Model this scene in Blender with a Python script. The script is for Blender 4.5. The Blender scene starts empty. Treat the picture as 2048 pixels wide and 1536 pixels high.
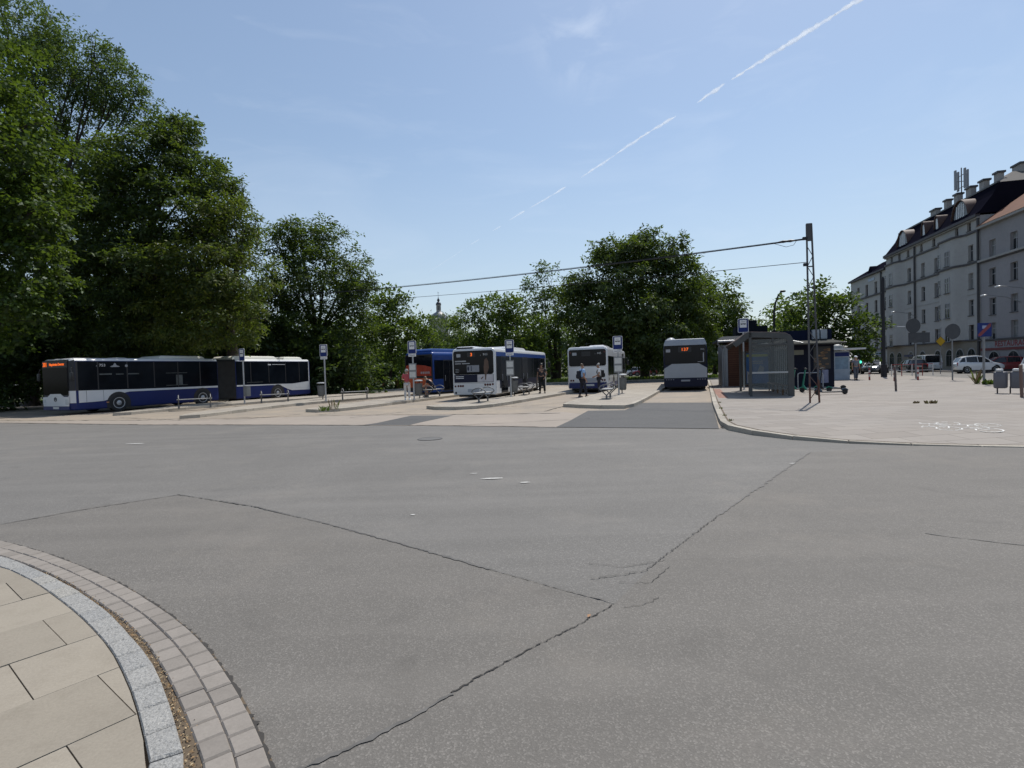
import bpy, math, random
import numpy as np
from math import sin, cos, pi, radians, sqrt, atan2
from mathutils import Vector, Matrix
random.seed(7)
SC = bpy.context.scene
COL = SC.collection

# ------------------------------------------------------------------ survey: photo bearings to ground points
FOC, EYE = 1075.0, 1.6
PITCH, ROLL = radians(1.5), radians(1.75)
FW = Vector((0, cos(PITCH), -sin(PITCH)))
U0 = Vector((0, sin(PITCH), cos(PITCH)))
RT = Vector((1, 0, 0)) * cos(ROLL) - U0 * sin(ROLL)
UP = Vector((1, 0, 0)) * sin(ROLL) + U0 * cos(ROLL)

def ray(px, py):
    return FW + RT * ((px - 1024) / FOC) - UP * ((py - 768) / FOC)

def G(px, py, z=0.0):
    d = ray(px, py)
    t = (z - EYE) / d.z
    return (d.x * t, d.y * t)

def at(px, py, depth):
    d = ray(px, py)
    t = depth / d.y
    return Vector((d.x * t, depth, EYE + d.z * t))

# ------------------------------------------------------------------ materials
MATS = {}

def mat(name, col, rough=0.6, metal=0.0, vary=0.12, scale=3.0, spec=0.5, bump=0.0, bscale=40.0, emit=None, estr=1.0, coat=0.0):
    if name in MATS:
        return MATS[name]
    m = bpy.data.materials.new(name)
    m.use_nodes = True
    nt = m.node_tree
    b = nt.nodes['Principled BSDF']
    b.inputs['Roughness'].default_value = rough
    b.inputs['Metallic'].default_value = metal
    b.inputs['Specular IOR Level'].default_value = spec
    b.inputs['Coat Weight'].default_value = coat
    tc = nt.nodes.new('ShaderNodeTexCoord')
    nz = nt.nodes.new('ShaderNodeTexNoise')
    nz.inputs['Scale'].default_value = scale
    nz.inputs['Detail'].default_value = 5
    nt.links.new(tc.outputs['Object'], nz.inputs['Vector'])
    mr = nt.nodes.new('ShaderNodeMapRange')
    mr.inputs[1].default_value = 0.25
    mr.inputs[2].default_value = 0.75
    mr.inputs[3].default_value = 1 - vary
    mr.inputs[4].default_value = 1 + vary
    nt.links.new(nz.outputs[0], mr.inputs[0])
    hs = nt.nodes.new('ShaderNodeHueSaturation')
    hs.inputs['Color'].default_value = (*col, 1)
    nt.links.new(mr.outputs[0], hs.inputs['Value'])
    nt.links.new(hs.outputs[0], b.inputs['Base Color'])
    if bump:
        n2 = nt.nodes.new('ShaderNodeTexNoise')
        n2.inputs['Scale'].default_value = bscale
        n2.inputs['Detail'].default_value = 4
        nt.links.new(tc.outputs['Object'], n2.inputs['Vector'])
        bp = nt.nodes.new('ShaderNodeBump')
        bp.inputs['Strength'].default_value = bump
        bp.inputs['Distance'].default_value = 0.02
        nt.links.new(n2.outputs[0], bp.inputs['Height'])
        nt.links.new(bp.outputs[0], b.inputs['Normal'])
    if emit:
        b.inputs['Emission Color'].default_value = (*emit, 1)
        b.inputs['Emission Strength'].default_value = estr
    MATS[name] = m
    return m

class Nodes:
    """small wrapper for building node graphs"""
    def __init__(s, name):
        s.m = bpy.data.materials.new(name)
        s.m.use_nodes = True
        s.t = s.m.node_tree
        s.b = s.t.nodes['Principled BSDF']
        MATS[name] = s.m
        s.tc = s.t.nodes.new('ShaderNodeTexCoord')
    def n(s, kind, **kw):
        o = s.t.nodes.new(kind)
        for k, v in kw.items():
            if k.startswith('i_'):
                o.inputs[k[2:].replace('_', ' ')].default_value = v
            elif k.startswith('n_'):
                o.inputs[int(k[2:])].default_value = v
            else:
                setattr(o, k, v)
        return o
    def l(s, a, b):
        s.t.links.new(a, b)
    def noise(s, scale, detail=4, src=None, rough=0.5, dist=0.0):
        o = s.n('ShaderNodeTexNoise', i_Scale=scale, i_Detail=detail, i_Roughness=rough, i_Distortion=dist)
        s.l(src or s.tc.outputs['Object'], o.inputs['Vector'])
        return o.outputs[0]
    def ramp(s, fac, stops):
        r = s.n('ShaderNodeValToRGB')
        el = r.color_ramp.elements
        while len(el) < len(stops):
            el.new(0.5)
        for e, (p, c) in zip(el, stops):
            e.position = p
            e.color = (*c, 1) if len(c) == 3 else c
        s.l(fac, r.inputs[0])
        return r.outputs[0]
    def mix(s, fac, a, b, mode='MIX'):
        o = s.n('ShaderNodeMix', data_type='RGBA', blend_type=mode)
        if isinstance(fac, (int, float)):
            o.inputs[0].default_value = fac
        else:
            s.l(fac, o.inputs[0])
        for i, v in ((6, a), (7, b)):
            if isinstance(v, tuple):
                o.inputs[i].default_value = (*v, 1)
            else:
                s.l(v, o.inputs[i])
        return o.outputs[2]
    def mr(s, v, a, b, c, d):
        o = s.n('ShaderNodeMapRange')
        s.l(v, o.inputs[0])
        for i, x in zip((1, 2, 3, 4), (a, b, c, d)):
            o.inputs[i].default_value = x
        return o.outputs[0]
    def bump(s, h, strength=0.3, dist=0.01):
        o = s.n('ShaderNodeBump', i_Strength=strength, i_Distance=dist)
        s.l(h, o.inputs['Height'])
        s.l(o.outputs[0], s.b.inputs['Normal'])

def asphalt(name, base, light, tint=(0.5, 0.5, 0.5), scale=85, streak=True):
    N = Nodes(name)
    v = N.n('ShaderNodeTexVoronoi', i_Scale=scale)
    N.l(N.tc.outputs['Object'], v.inputs['Vector'])
    stone = N.ramp(v.outputs['Color'], [(0.15, tuple(c * 0.84 for c in base)), (0.62, base), (0.98, light)])
    fine = N.noise(scale * 2.2, 3)
    c = N.mix(N.mr(fine, 0.35, 0.65, 0.0, 0.45), stone, tuple(x * 0.66 for x in base))
    big = N.noise(0.22, 7, rough=0.62, dist=0.8)
    c = N.mix(N.mr(big, 0.38, 0.62, 0.0, 0.42), c, tuple(x * 0.70 for x in base))
    sp2 = N.noise(1.1, 5, rough=0.55, dist=1.2)
    c = N.mix(N.mr(sp2, 0.60, 0.74, 0.0, 0.38), c, tuple(x * 0.55 for x in base))
    dus = N.noise(0.5, 6, rough=0.7)
    c = N.mix(N.mr(dus, 0.52, 0.72, 0.0, 0.40), c, (base[0] * 1.38, base[1] * 1.33, base[2] * 1.26))
    mp = N.n('ShaderNodeMapping')
    mp.inputs['Rotation'].default_value = (0, 0, radians(-62))
    mp.inputs['Scale'].default_value = (0.12, 1.7, 1)
    N.l(N.tc.outputs['Object'], mp.inputs['Vector'])
    st = N.noise(1.2, 4, mp.outputs[0])
    c = N.mix(N.mr(st, 0.45, 0.75, 0.0, 0.30), c, tuple(min(1, x * 1.35) for x in base))
    mid = N.noise(3.5, 6, rough=0.65)
    c = N.mix(N.mr(mid, 0.52, 0.72, 0.0, 0.25), c, tuple(x * 0.7 for x in base))
    sp = N.n('ShaderNodeTexVoronoi', i_Scale=9.0)
    N.l(N.tc.outputs['Object'], sp.inputs['Vector'])
    c = N.mix(N.mr(sp.outputs['Distance'], 0.0, 0.06, 0.4, 0.0), c, (0.36, 0.34, 0.30))
    N.l(c, N.b.inputs['Base Color'])
    N.b.inputs['Roughness'].default_value = 0.82
    N.b.inputs['Specular IOR Level'].default_value = 0.35
    h = N.n('ShaderNodeMath', operation='ADD')
    N.l(v.outputs['Distance'], h.inputs[0])
    N.l(fine, h.inputs[1])
    N.bump(h.outputs[0], 0.4, 0.004)
    return N.m

def concrete(name, a, b, stain, scale=1.0, joints=None, rot=0.0, jcol=None):
    N = Nodes(name)
    big = N.noise(0.5 * scale, 6, rough=0.62)
    c = N.ramp(big, [(0.3, a), (0.7, b)])
    med = N.noise(4 * scale, 6, rough=0.7, dist=0.4)
    c = N.mix(N.mr(med, 0.5, 0.78, 0, 0.45), c, stain)
    fine = N.noise(70, 3)
    c = N.mix(N.mr(fine, 0.35, 0.65, 0, 0.30), c, tuple(x * 0.66 for x in a))
    hgt = fine
    if joints:
        mp = N.n('ShaderNodeMapping')
        mp.inputs['Rotation'].default_value = (0, 0, rot)
        N.l(N.tc.outputs['Object'], mp.inputs['Vector'])
        br = N.n('ShaderNodeTexBrick')
        br.inputs['Color1'].default_value = (1, 1, 1, 1)
        br.inputs['Color2'].default_value = (0.86, 0.85, 0.84, 1)
        br.inputs['Mortar'].default_value = (*(jcol or (0.5, 0.48, 0.45)), 1)
        br.inputs['Scale'].default_value = 1.0
        br.inputs['Mortar Size'].default_value = joints[2]
        br.inputs['Mortar Smooth'].default_value = 0.3
        br.inputs['Brick Width'].default_value = joints[0]
        br.inputs['Row Height'].default_value = joints[1]
        N.l(mp.outputs[0], br.inputs['Vector'])
        c = N.mix(1.0, c, br.outputs['Color'], 'MULTIPLY')
    N.l(c, N.b.inputs['Base Color'])
    N.b.inputs['Roughness'].default_value = 0.85
    N.b.inputs['Specular IOR Level'].default_value = 0.3
    N.bump(hgt, 0.35, 0.004)
    return N.m

def leafmat(name, col, col2, trans=0.38):
    N = Nodes(name)
    gi = N.n('ShaderNodeNewGeometry')
    rnd = gi.outputs['Random Per Island']
    dark = tuple(c * 0.55 for c in col)
    c = N.ramp(rnd, [(0.0, dark), (0.45, col), (0.85, col2), (1.0, tuple(min(1, x * 1.25) for x in col2))])
    big = N.noise(0.45, 4)
    c = N.mix(N.mr(big, 0.42, 0.68, 0.0, 0.6), c, tuple(x * 0.9 for x in col2))
    N.t.nodes.remove(N.b)
    out = [n for n in N.t.nodes if n.type == 'OUTPUT_MATERIAL'][0]
    d = N.n('ShaderNodeBsdfDiffuse')
    t = N.n('ShaderNodeBsdfTranslucent')
    g = N.n('ShaderNodeBsdfGlossy', i_Roughness=0.5)
    g.inputs['Color'].default_value = (0.9, 0.95, 1, 1)
    N.l(c, d.inputs[0])
    tcx = N.mix(0.5, c, (0.20, 0.30, 0.02), 'MIX')
    N.l(tcx, t.inputs[0])
    m1 = N.n('ShaderNodeMixShader')
    m1.inputs[0].default_value = trans
    N.l(d.outputs[0], m1.inputs[1])
    N.l(t.outputs[0], m1.inputs[2])
    m2 = N.n('ShaderNodeMixShader')
    m2.inputs[0].default_value = 0.022
    N.l(m1.outputs[0], m2.inputs[1])
    N.l(g.outputs[0], m2.inputs[2])
    N.l(m2.outputs[0], out.inputs[0])
    return N.m

def glassmat(name, col, alpha, rough=0.03):
    """clear sheet glass: mostly transparent with a reflection"""
    N = Nodes(name)
    out = [n for n in N.t.nodes if n.type == 'OUTPUT_MATERIAL'][0]
    N.b.inputs['Base Color'].default_value = (*col, 1)
    N.b.inputs['Roughness'].default_value = rough
    tr = N.n('ShaderNodeBsdfTransparent')
    tr.inputs[0].default_value = (0.82, 0.86, 0.86, 1)
    m = N.n('ShaderNodeMixShader')
    m.inputs[0].default_value = alpha
    N.l(tr.outputs[0], m.inputs[1])
    N.l(N.b.outputs[0], m.inputs[2])
    N.l(m.outputs[0], out.inputs[0])
    return N.m

# ------------------------------------------------------------------ mesh builder
class MB:
    def __init__(s):
        s.v, s.f, s.m = [], [], []
    def add(s, vs, fs, mi=0, mx=None):
        o = len(s.v)
        if mx is not None:
            vs = [tuple(mx @ Vector(v)) for v in vs]
        s.v += [tuple(v) for v in vs]
        s.f += [tuple(i + o for i in f) for f in fs]
        s.m += [mi] * len(fs)
        return s
    def box(s, x0, x1, y0, y1, z0, z1, mi=0, mx=None):
        vs = [(x, y, z) for z in (z0, z1) for y in (y0, y1) for x in (x0, x1)]
        return s.add(vs, [(0, 2, 3, 1), (4, 5, 7, 6), (0, 1, 5, 4), (2, 6, 7, 3), (0, 4, 6, 2), (1, 3, 7, 5)], mi, mx)
    def bevbox(s, x0, x1, y0, y1, z0, z1, r, mi=0, mx=None, top_only=False):
        """box with chamfered vertical + horizontal edges (stacked rounded outlines)"""
        def ring(ins, z):
            a, b, c, d = x0 + ins, x1 - ins, y0 + ins, y1 - ins
            q = max(r - ins, r * 0.3)
            return [(a + q, c, z), (b - q, c, z), (b, c + q, z), (b, d - q, z), (b - q, d, z), (a + q, d, z), (a, d - q, z), (a, c + q, z)]
        rings = []
        if not top_only:
            rings += [ring(r, z0), ring(r * 0.3, z0 + r * 0.3), ring(0, z0 + r)]
        else:
            rings += [ring(0, z0)]
        rings += [ring(0, z1 - r), ring(r * 0.3, z1 - r * 0.3), ring(r, z1)]
        return s.loft(rings, mi, mx)
    def loft(s, rings, mi=0, mx=None, caps=True, closed=True):
        n = len(rings[0])
        vs = [p for r in rings for p in r]
        fs = []
        for k in range(len(rings) - 1):
            for i in range(n if closed else n - 1):
                j = (i + 1) % n
                fs.append((k * n + i, k * n + j, (k + 1) * n + j, (k + 1) * n + i))
        if caps:
            fs.append(tuple(reversed(range(n))))
            fs.append(tuple((len(rings) - 1) * n + i for i in range(n)))
        return s.add(vs, fs, mi, mx)
    def tube(s, pts, r, n=8, mi=0, mx=None, caps=True):
        pts = [Vector(p) for p in pts]
        rs = r if isinstance(r, (list, tuple)) else [r] * len(pts)
        rings = []
        prev = None
        for i, p in enumerate(pts):
            t = (pts[min(i + 1, len(pts) - 1)] - pts[max(i - 1, 0)])
            t = t.normalized() if t.length > 1e-9 else Vector((0, 0, 1))
            a = prev if prev is not None else (Vector((1, 0, 0)) if abs(t.x) < 0.9 else Vector((0, 1, 0)))
            u = (a - t * a.dot(t))
            u = u.normalized() if u.length > 1e-6 else t.orthogonal().normalized()
            prev = u
            w = t.cross(u)
            rings.append([p + (u * cos(2 * pi * k / n) + w * sin(2 * pi * k / n)) * rs[i] for k in range(n)])
        return s.loft(rings, mi, mx, caps)
    def lathe(s, prof, n=16, mi=0, mx=None, caps=True):
        rings = [[(r * cos(2 * pi * k / n), r * sin(2 * pi * k / n), z) for k in range(n)] for r, z in prof]
        return s.loft(rings, mi, mx, caps)
    def prism(s, poly, z0, z1, mi=0, mx=None):
        n = len(poly)
        if sum(poly[i][0] * poly[(i + 1) % n][1] - poly[(i + 1) % n][0] * poly[i][1] for i in range(n)) < 0:
            poly = poly[::-1]
        return s.loft([[(x, y, z0) for x, y in poly], [(x, y, z1) for x, y in poly]], mi, mx)
    def ball(s, c, rx, ry, rz, nu=12, nv=8, mi=0, mx=None):
        rings = []
        for j in range(nv + 1):
            a = -pi / 2 + pi * j / nv
            q = max(cos(a), 0.02)
            rings.append([(c[0] + rx * q * cos(2 * pi * k / nu), c[1] + ry * q * sin(2 * pi * k / nu), c[2] + rz * sin(a)) for k in range(nu)])
        return s.loft(rings, mi, mx)
    def build(s, name, mats, parent=None, smooth=None, loc=None):
        me = bpy.data.meshes.new(name)
        me.from_pydata(s.v, [], s.f)
        for m in (mats if isinstance(mats, (list, tuple)) else [mats]):
            me.materials.append(m)
        me.polygons.foreach_set('material_index', s.m)
        if smooth:
            me.polygons.foreach_set('use_smooth', [True] * len(s.f))
            me.set_sharp_from_angle(angle=radians(smooth))
        me.validate()
        o = bpy.data.objects.new(name, me)
        COL.objects.link(o)
        if parent is not None:
            o.parent = parent
        if loc:
            o.location = loc
        return o

def tag(o, label=None, cat=None, group=None, kind=None):
    if label: o['label'] = label
    if cat: o['category'] = cat
    if group: o['group'] = group
    if kind: o['kind'] = kind
    return o

def thing(name, label, cat, loc=(0, 0, 0), rz=0.0, group=None):
    o = bpy.data.objects.new(name, None)
    COL.objects.link(o)
    o.location = loc
    o.rotation_euler = (0, 0, rz)
    o.empty_display_size = 0.3
    return tag(o, label, cat, group)

def dup(root, loc, rz, label, group=None):
    """a copy of a thing with copies of its parts and their sub-parts"""
    r = root.copy()
    COL.objects.link(r)
    r.location = loc
    r.rotation_euler = (0, 0, rz)
    r['label'] = label
    if group: r['group'] = group
    for ch in list(root.children):
        c = ch.copy()
        COL.objects.link(c)
        c.parent = r
        for g in list(ch.children):
            d = g.copy()
            COL.objects.link(d)
            d.parent = c
    return r

def text(name, s, size, m, parent, mx, align='CENTER', ext=0.002, bold=0.0, sx=1.0):
    cu = bpy.data.curves.new('tmp_text', 'FONT')
    cu.body = s
    cu.size = size
    cu.align_x = align
    cu.align_y = 'CENTER'
    cu.extrude = ext
    cu.offset = bold
    cu.resolution_u = 3
    o = bpy.data.objects.new('tmp_text', cu)
    COL.objects.link(o)
    dg = bpy.context.evaluated_depsgraph_get()
    dg.update()
    me = bpy.data.meshes.new_from_object(o.evaluated_get(dg))
    bpy.data.objects.remove(o)
    me.name = name
    me.transform(mx @ Matrix.Diagonal((sx, 1, 1, 1)))
    me.materials.clear()
    me.materials.append(m)
    ob = bpy.data.objects.new(name, me)
    COL.objects.link(ob)
    ob.parent = parent
    return ob

def face_mx(origin, right, up):
    """matrix taking text/flat XY into a plane with the given right and up directions"""
    r = Vector(right).normalized()
    u = Vector(up).normalized()
    n = r.cross(u)
    m = Matrix((r, u, n)).transposed().to_4x4()
    m.translation = Vector(origin)
    return m

def chaikin(p, it=2, closed=True):
    for _ in range(it):
        q = []
        n = len(p)
        if not closed:
            q.append(p[0])
        for i in range(n if closed else n - 1):
            a, b = p[i], p[(i + 1) % n]
            q.append(tuple(a[k] * 0.75 + b[k] * 0.25 for k in range(len(a))))
            q.append(tuple(a[k] * 0.25 + b[k] * 0.75 for k in range(len(a))))
        if not closed:
            q.append(p[-1])
        p = q
    return p

def resample(p, step, closed=False):
    if closed:
        p = list(p) + [p[0]]
    L = [0.0]
    for a, b in zip(p, p[1:]):
        L.append(L[-1] + math.dist(a, b))
    n = max(2, int(round(L[-1] / step)))
    out = []
    k = 0
    for i in range(n + 1):
        d = L[-1] * i / n
        while k < len(L) - 2 and L[k + 1] < d:
            k += 1
        t = (d - L[k]) / max(1e-9, L[k + 1] - L[k])
        out.append(tuple(p[k][c] + (p[k + 1][c] - p[k][c]) * t for c in range(len(p[0]))))
    return out[:-1] if closed else out

def offset(p, d, closed=False):
    """shift a 2-D polyline sideways by d to its left"""
    out = []
    n = len(p)
    for i in range(n):
        a = p[(i - 1) % n] if (closed or i > 0) else p[i]
        b = p[(i + 1) % n] if (closed or i < n - 1) else p[i]
        tx, ty = b[0] - a[0], b[1] - a[1]
        l = math.hypot(tx, ty) or 1
        out.append((p[i][0] - ty / l * d, p[i][1] + tx / l * d) + tuple(p[i][2:]))
    return out

def ccw(p):
    return p if sum(p[i][0] * p[(i + 1) % len(p)][1] - p[(i + 1) % len(p)][0] * p[i][1] for i in range(len(p))) > 0 else p[::-1]

def stones(mb, outer, inner, z0, z1, gap=0.008, closed=False, jit=0.003, mi=0, zlist=None):
    n = len(outer)
    for i in range(n if closed else n - 1):
        j = (i + 1) % n
        a, b, c, d = outer[i], outer[j], inner[j], inner[i]
        L = math.dist(a[:2], b[:2]) or 1
        g = gap / L
        def lp(p, q, t):
            return (p[0] + (q[0] - p[0]) * t, p[1] + (q[1] - p[1]) * t)
        q = [lp(a, b, g), lp(a, b, 1 - g), lp(d, c, 1 - g), lp(d, c, g)]
        dz = random.uniform(-jit, jit)
        zt = [z1 + dz] * 4 if zlist is None else [zlist[i] + dz, zlist[j] + dz, zlist[j] + dz, zlist[i] + dz]
        e = 0.012
        cx = sum(p[0] for p in q) / 4
        cy = sum(p[1] for p in q) / 4
        q2 = [(p[0] + (cx - p[0]) / max(0.05, math.dist(p, (cx, cy))) * e, p[1] + (cy - p[1]) / max(0.05, math.dist(p, (cx, cy))) * e) for p in q]
        vs = [(p[0], p[1], z0) for p in q] + [(p[0], p[1], z - e * 0.7) for p, z in zip(q, zt)] + [(p[0], p[1], z) for p, z in zip(q2, zt)]
        fs = [(0, 1, 5, 4), (1, 2, 6, 5), (2, 3, 7, 6), (3, 0, 4, 7), (4, 5, 9, 8), (5, 6, 10, 9), (6, 7, 11, 10), (7, 4, 8, 11), (8, 9, 10, 11)]
        mb.add(vs, fs, mi)

def sheet(name, poly, z, m, kind='structure'):
    me = bpy.data.meshes.new(name)
    p = ccw([tuple(q[:2]) for q in poly])
    me.from_pydata([(x, y, z) for x, y in p], [], [tuple(range(len(p)))])
    me.materials.append(m)
    o = bpy.data.objects.new(name, me)
    COL.objects.link(o)
    tag(o, kind=kind)
    return o

def crack(name, pts, w, z, m, jit=0.03, step=0.06, label=None):
    """an irregular thin ribbon along a line on the ground"""
    p = resample(pts, step)
    rnd = random.Random(len(pts) * 13 + int(abs(pts[0][0]) * 100))
    mb = MB()
    q = []
    for i, a in enumerate(p):
        q.append((a[0] + rnd.uniform(-jit, jit), a[1] + rnd.uniform(-jit, jit)))
    L = offset(q, 1)
    vs, fs = [], []
    for a, b in zip(q, L):
        d = (b[0] - a[0], b[1] - a[1])
        h = w * 0.5 * rnd.choice((0.15, 0.5, 0.8, 1.0, 1.3)) * rnd.uniform(0.6, 1.1)
        h2 = w * 0.5 * rnd.choice((0.15, 0.5, 0.8, 1.0, 1.3)) * rnd.uniform(0.6, 1.1)
        vs += [(a[0] + d[0] * h, a[1] + d[1] * h, z), (a[0] - d[0] * h2, a[1] - d[1] * h2, z)]
    for i in range(len(q) - 1):
        fs.append((2 * i + 1, 2 * i + 3, 2 * i + 2, 2 * i))
    mb.add(vs, fs)
    o = mb.build(name, m)
    tag(o, kind='structure')
    return o
# ------------------------------------------------------------------ ground materials
ASPH = asphalt('asphalt', (0.161, 0.149, 0.134), (0.275, 0.256, 0.232), scale=125)
ASPH2 = asphalt('asphalt_old', (0.166, 0.157, 0.145), (0.285, 0.27, 0.25), scale=105)
ASPHN = asphalt('asphalt_new', (0.088, 0.087, 0.086), (0.19, 0.185, 0.18), scale=110)
TAR = mat('tar', (0.100, 0.094, 0.087), 0.7, vary=0.3, scale=9)
CRK = mat('crack_dark', (0.045, 0.041, 0.037), 0.95)
CRKR = mat('crack_road', (0.070, 0.065, 0.060), 0.95, vary=0.3, scale=15)
BAY = concrete('bay_concrete', (0.36, 0.295, 0.225), (0.25, 0.222, 0.19), (0.17, 0.155, 0.14), scale=1.4)
BAYL = concrete('bay_gravel', (0.345, 0.295, 0.248), (0.285, 0.248, 0.212), (0.25, 0.215, 0.19))
PAVE = concrete('island_paving', (0.40, 0.36, 0.30), (0.335, 0.30, 0.26), (0.25, 0.225, 0.19), joints=(0.5, 0.5, 0.006), rot=radians(20))
PLAZ = concrete('plaza_paving', (0.325, 0.29, 0.255), (0.28, 0.254, 0.228), (0.27, 0.245, 0.225), scale=0.7, joints=(1.0, 0.5, 0.008), rot=radians(-3), jcol=(0.42, 0.4, 0.38))
KERB = concrete('kerb_concrete', (0.44, 0.40, 0.335), (0.34, 0.305, 0.255), (0.19, 0.165, 0.135), scale=3)
SLAB = concrete('slab_concrete', (0.315, 0.277, 0.222), (0.275, 0.243, 0.198), (0.215, 0.182, 0.14), scale=1.6)
SETT = concrete('sett_concrete', (0.285, 0.255, 0.225), (0.24, 0.215, 0.19), (0.19, 0.17, 0.15), scale=2.0)
REDP = concrete('red_tactile', (0.34, 0.185, 0.14), (0.29, 0.165, 0.13), (0.22, 0.13, 0.11), joints=(0.2, 0.1, 0.006))

def granite():
    N = Nodes('granite')
    v = N.n('ShaderNodeTexVoronoi', i_Scale=170.0)
    N.l(N.tc.outputs['Object'], v.inputs['Vector'])
    c = N.ramp(v.outputs['Color'], [(0.1, (0.19, 0.185, 0.175)), (0.45, (0.285, 0.28, 0.268)), (0.9, (0.395, 0.388, 0.37))])
    gi = N.n('ShaderNodeNewGeometry')
    c = N.mix(1.0, c, N.ramp(gi.outputs['Random Per Island'], [(0, (0.84, 0.85, 0.86)), (0.8, (1.0, 0.99, 0.97)), (1, (1.06, 1.0, 0.88))]), 'MULTIPLY')
    big = N.noise(6, 5)
    c = N.mix(N.mr(big, 0.4, 0.7, 0, 0.3), c, (0.26, 0.255, 0.24))
    N.l(c, N.b.inputs['Base Color'])
    N.b.inputs['Roughness'].default_value = 0.7
    N.bump(N.noise(55, 5), 0.9, 0.012)
    return N.m
GRAN = granite()
SOIL = concrete('joint_dirt', (0.10, 0.075, 0.05), (0.16, 0.12, 0.08), (0.06, 0.045, 0.03), scale=12)

def grassmat(name, a, b):
    N = Nodes(name)
    c = N.ramp(N.noise(9, 6, rough=0.7), [(0.3, a), (0.7, b)])
    c = N.mix(N.mr(N.noise(0.6, 4), 0.4, 0.7, 0, 0.5), c, (0.14, 0.13, 0.05))
    N.l(c, N.b.inputs['Base Color'])
    N.b.inputs['Roughness'].default_value = 0.9
    N.bump(N.noise(30, 4), 1.0, 0.05)
    return N.m
GRASS = grassmat('grass_soil', (0.035, 0.06, 0.014), (0.07, 0.11, 0.022))
EARTH = grassmat('earth', (0.07, 0.075, 0.03), (0.10, 0.10, 0.05))

def weather(m_, amt=0.4, col=(0.12, 0.105, 0.085), island=0.12):
    """stains plus a slight tone of its own for every stone"""
    nt = m_.node_tree
    b = nt.nodes['Principled BSDF']
    src = b.inputs['Base Color'].links[0].from_socket
    tc = [n for n in nt.nodes if n.type == 'TEX_COORD'][0]
    nz = nt.nodes.new('ShaderNodeTexNoise')
    nz.inputs['Scale'].default_value = 2.6
    nz.inputs['Detail'].default_value = 8
    nz.inputs['Roughness'].default_value = 0.68
    nz.inputs['Distortion'].default_value = 0.9
    nt.links.new(tc.outputs['Object'], nz.inputs['Vector'])
    mr_ = nt.nodes.new('ShaderNodeMapRange')
    for i_, v_ in zip((1, 2, 3, 4), (0.55, 0.75, 0.0, amt)):
        mr_.inputs[i_].default_value = v_
    nt.links.new(nz.outputs[0], mr_.inputs[0])
    mx_ = nt.nodes.new('ShaderNodeMix')
    mx_.data_type = 'RGBA'
    nt.links.new(mr_.outputs[0], mx_.inputs[0])
    nt.links.new(src, mx_.inputs[6])
    mx_.inputs[7].default_value = (*col, 1)
    gi = nt.nodes.new('ShaderNodeNewGeometry')
    m2_ = nt.nodes.new('ShaderNodeMapRange')
    m2_.inputs[3].default_value = 1 - island
    m2_.inputs[4].default_value = 1 + island * 0.7
    nt.links.new(gi.outputs['Random Per Island'], m2_.inputs[0])
    hs = nt.nodes.new('ShaderNodeHueSaturation')
    nt.links.new(mx_.outputs[2], hs.inputs['Color'])
    nt.links.new(m2_.outputs[0], hs.inputs['Value'])
    nt.links.new(hs.outputs[0], b.inputs['Base Color'])
weather(SLAB, 0.28, (0.17, 0.145, 0.11))
weather(SETT, 0.35, (0.13, 0.115, 0.095))
weather(KERB, 0.55, (0.11, 0.095, 0.07), 0.16)
weather(PLAZ, 0.22, (0.20, 0.18, 0.155), 0.0)
weather(PAVE, 0.30, (0.18, 0.155, 0.12), 0.0)
weather(BAY, 0.45, (0.12, 0.11, 0.095), 0.0)
weather(BAYL, 0.30, (0.20, 0.17, 0.145), 0.0)
# ------------------------------------------------------------------ ground, road, bays
sheet('ground', [(-3000, -3000), (3000, -3000), (3000, 3000), (-3000, 3000)], -0.06, EARTH)
sheet('road', [(-70, -30), (75, -30), (75, 150), (-70, 150)], 0.0, ASPH2)

tan_edge = [G(*p) for p in ((0, 846), (300, 850), (520, 850), (740, 851), (905, 852), (1110, 855), (1250, 856), (1434, 858))]
bay = [(-40, 30)] + tan_edge + [(7.5, 15.0), (17.5, 46), (20, 50.5), (14.6, 50.8), (4.5, 52), (-10, 47), (-16, 41), (-26, 41), (-44, 40)]
sheet('bus_bay_paving', bay, 0.004, BAY)
# pale gravelly strip at the mouth of the bays
strip = tan_edge[:6] + [G(*p) for p in ((1180, 832), (1128, 824), (1000, 829), (860, 829), (640, 832), (480, 838), (200, 841), (0, 843))]
sheet('gravel_strip', strip, 0.008, BAYL)
sheet('asphalt_patch', [G(*p) for p in ((726, 850.5), (752, 847), (822, 832), (906, 831.5), (838, 846), (818, 850.8))], 0.012, ASPHN)
sheet('lane_asphalt', [G(*p) for p in ((1112, 855), (1140, 842), (1176, 822), (1250, 821), (1280, 806.5), (1424, 805.5), (1438, 858), (1300, 856.5))], 0.012, ASPHN)
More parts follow.
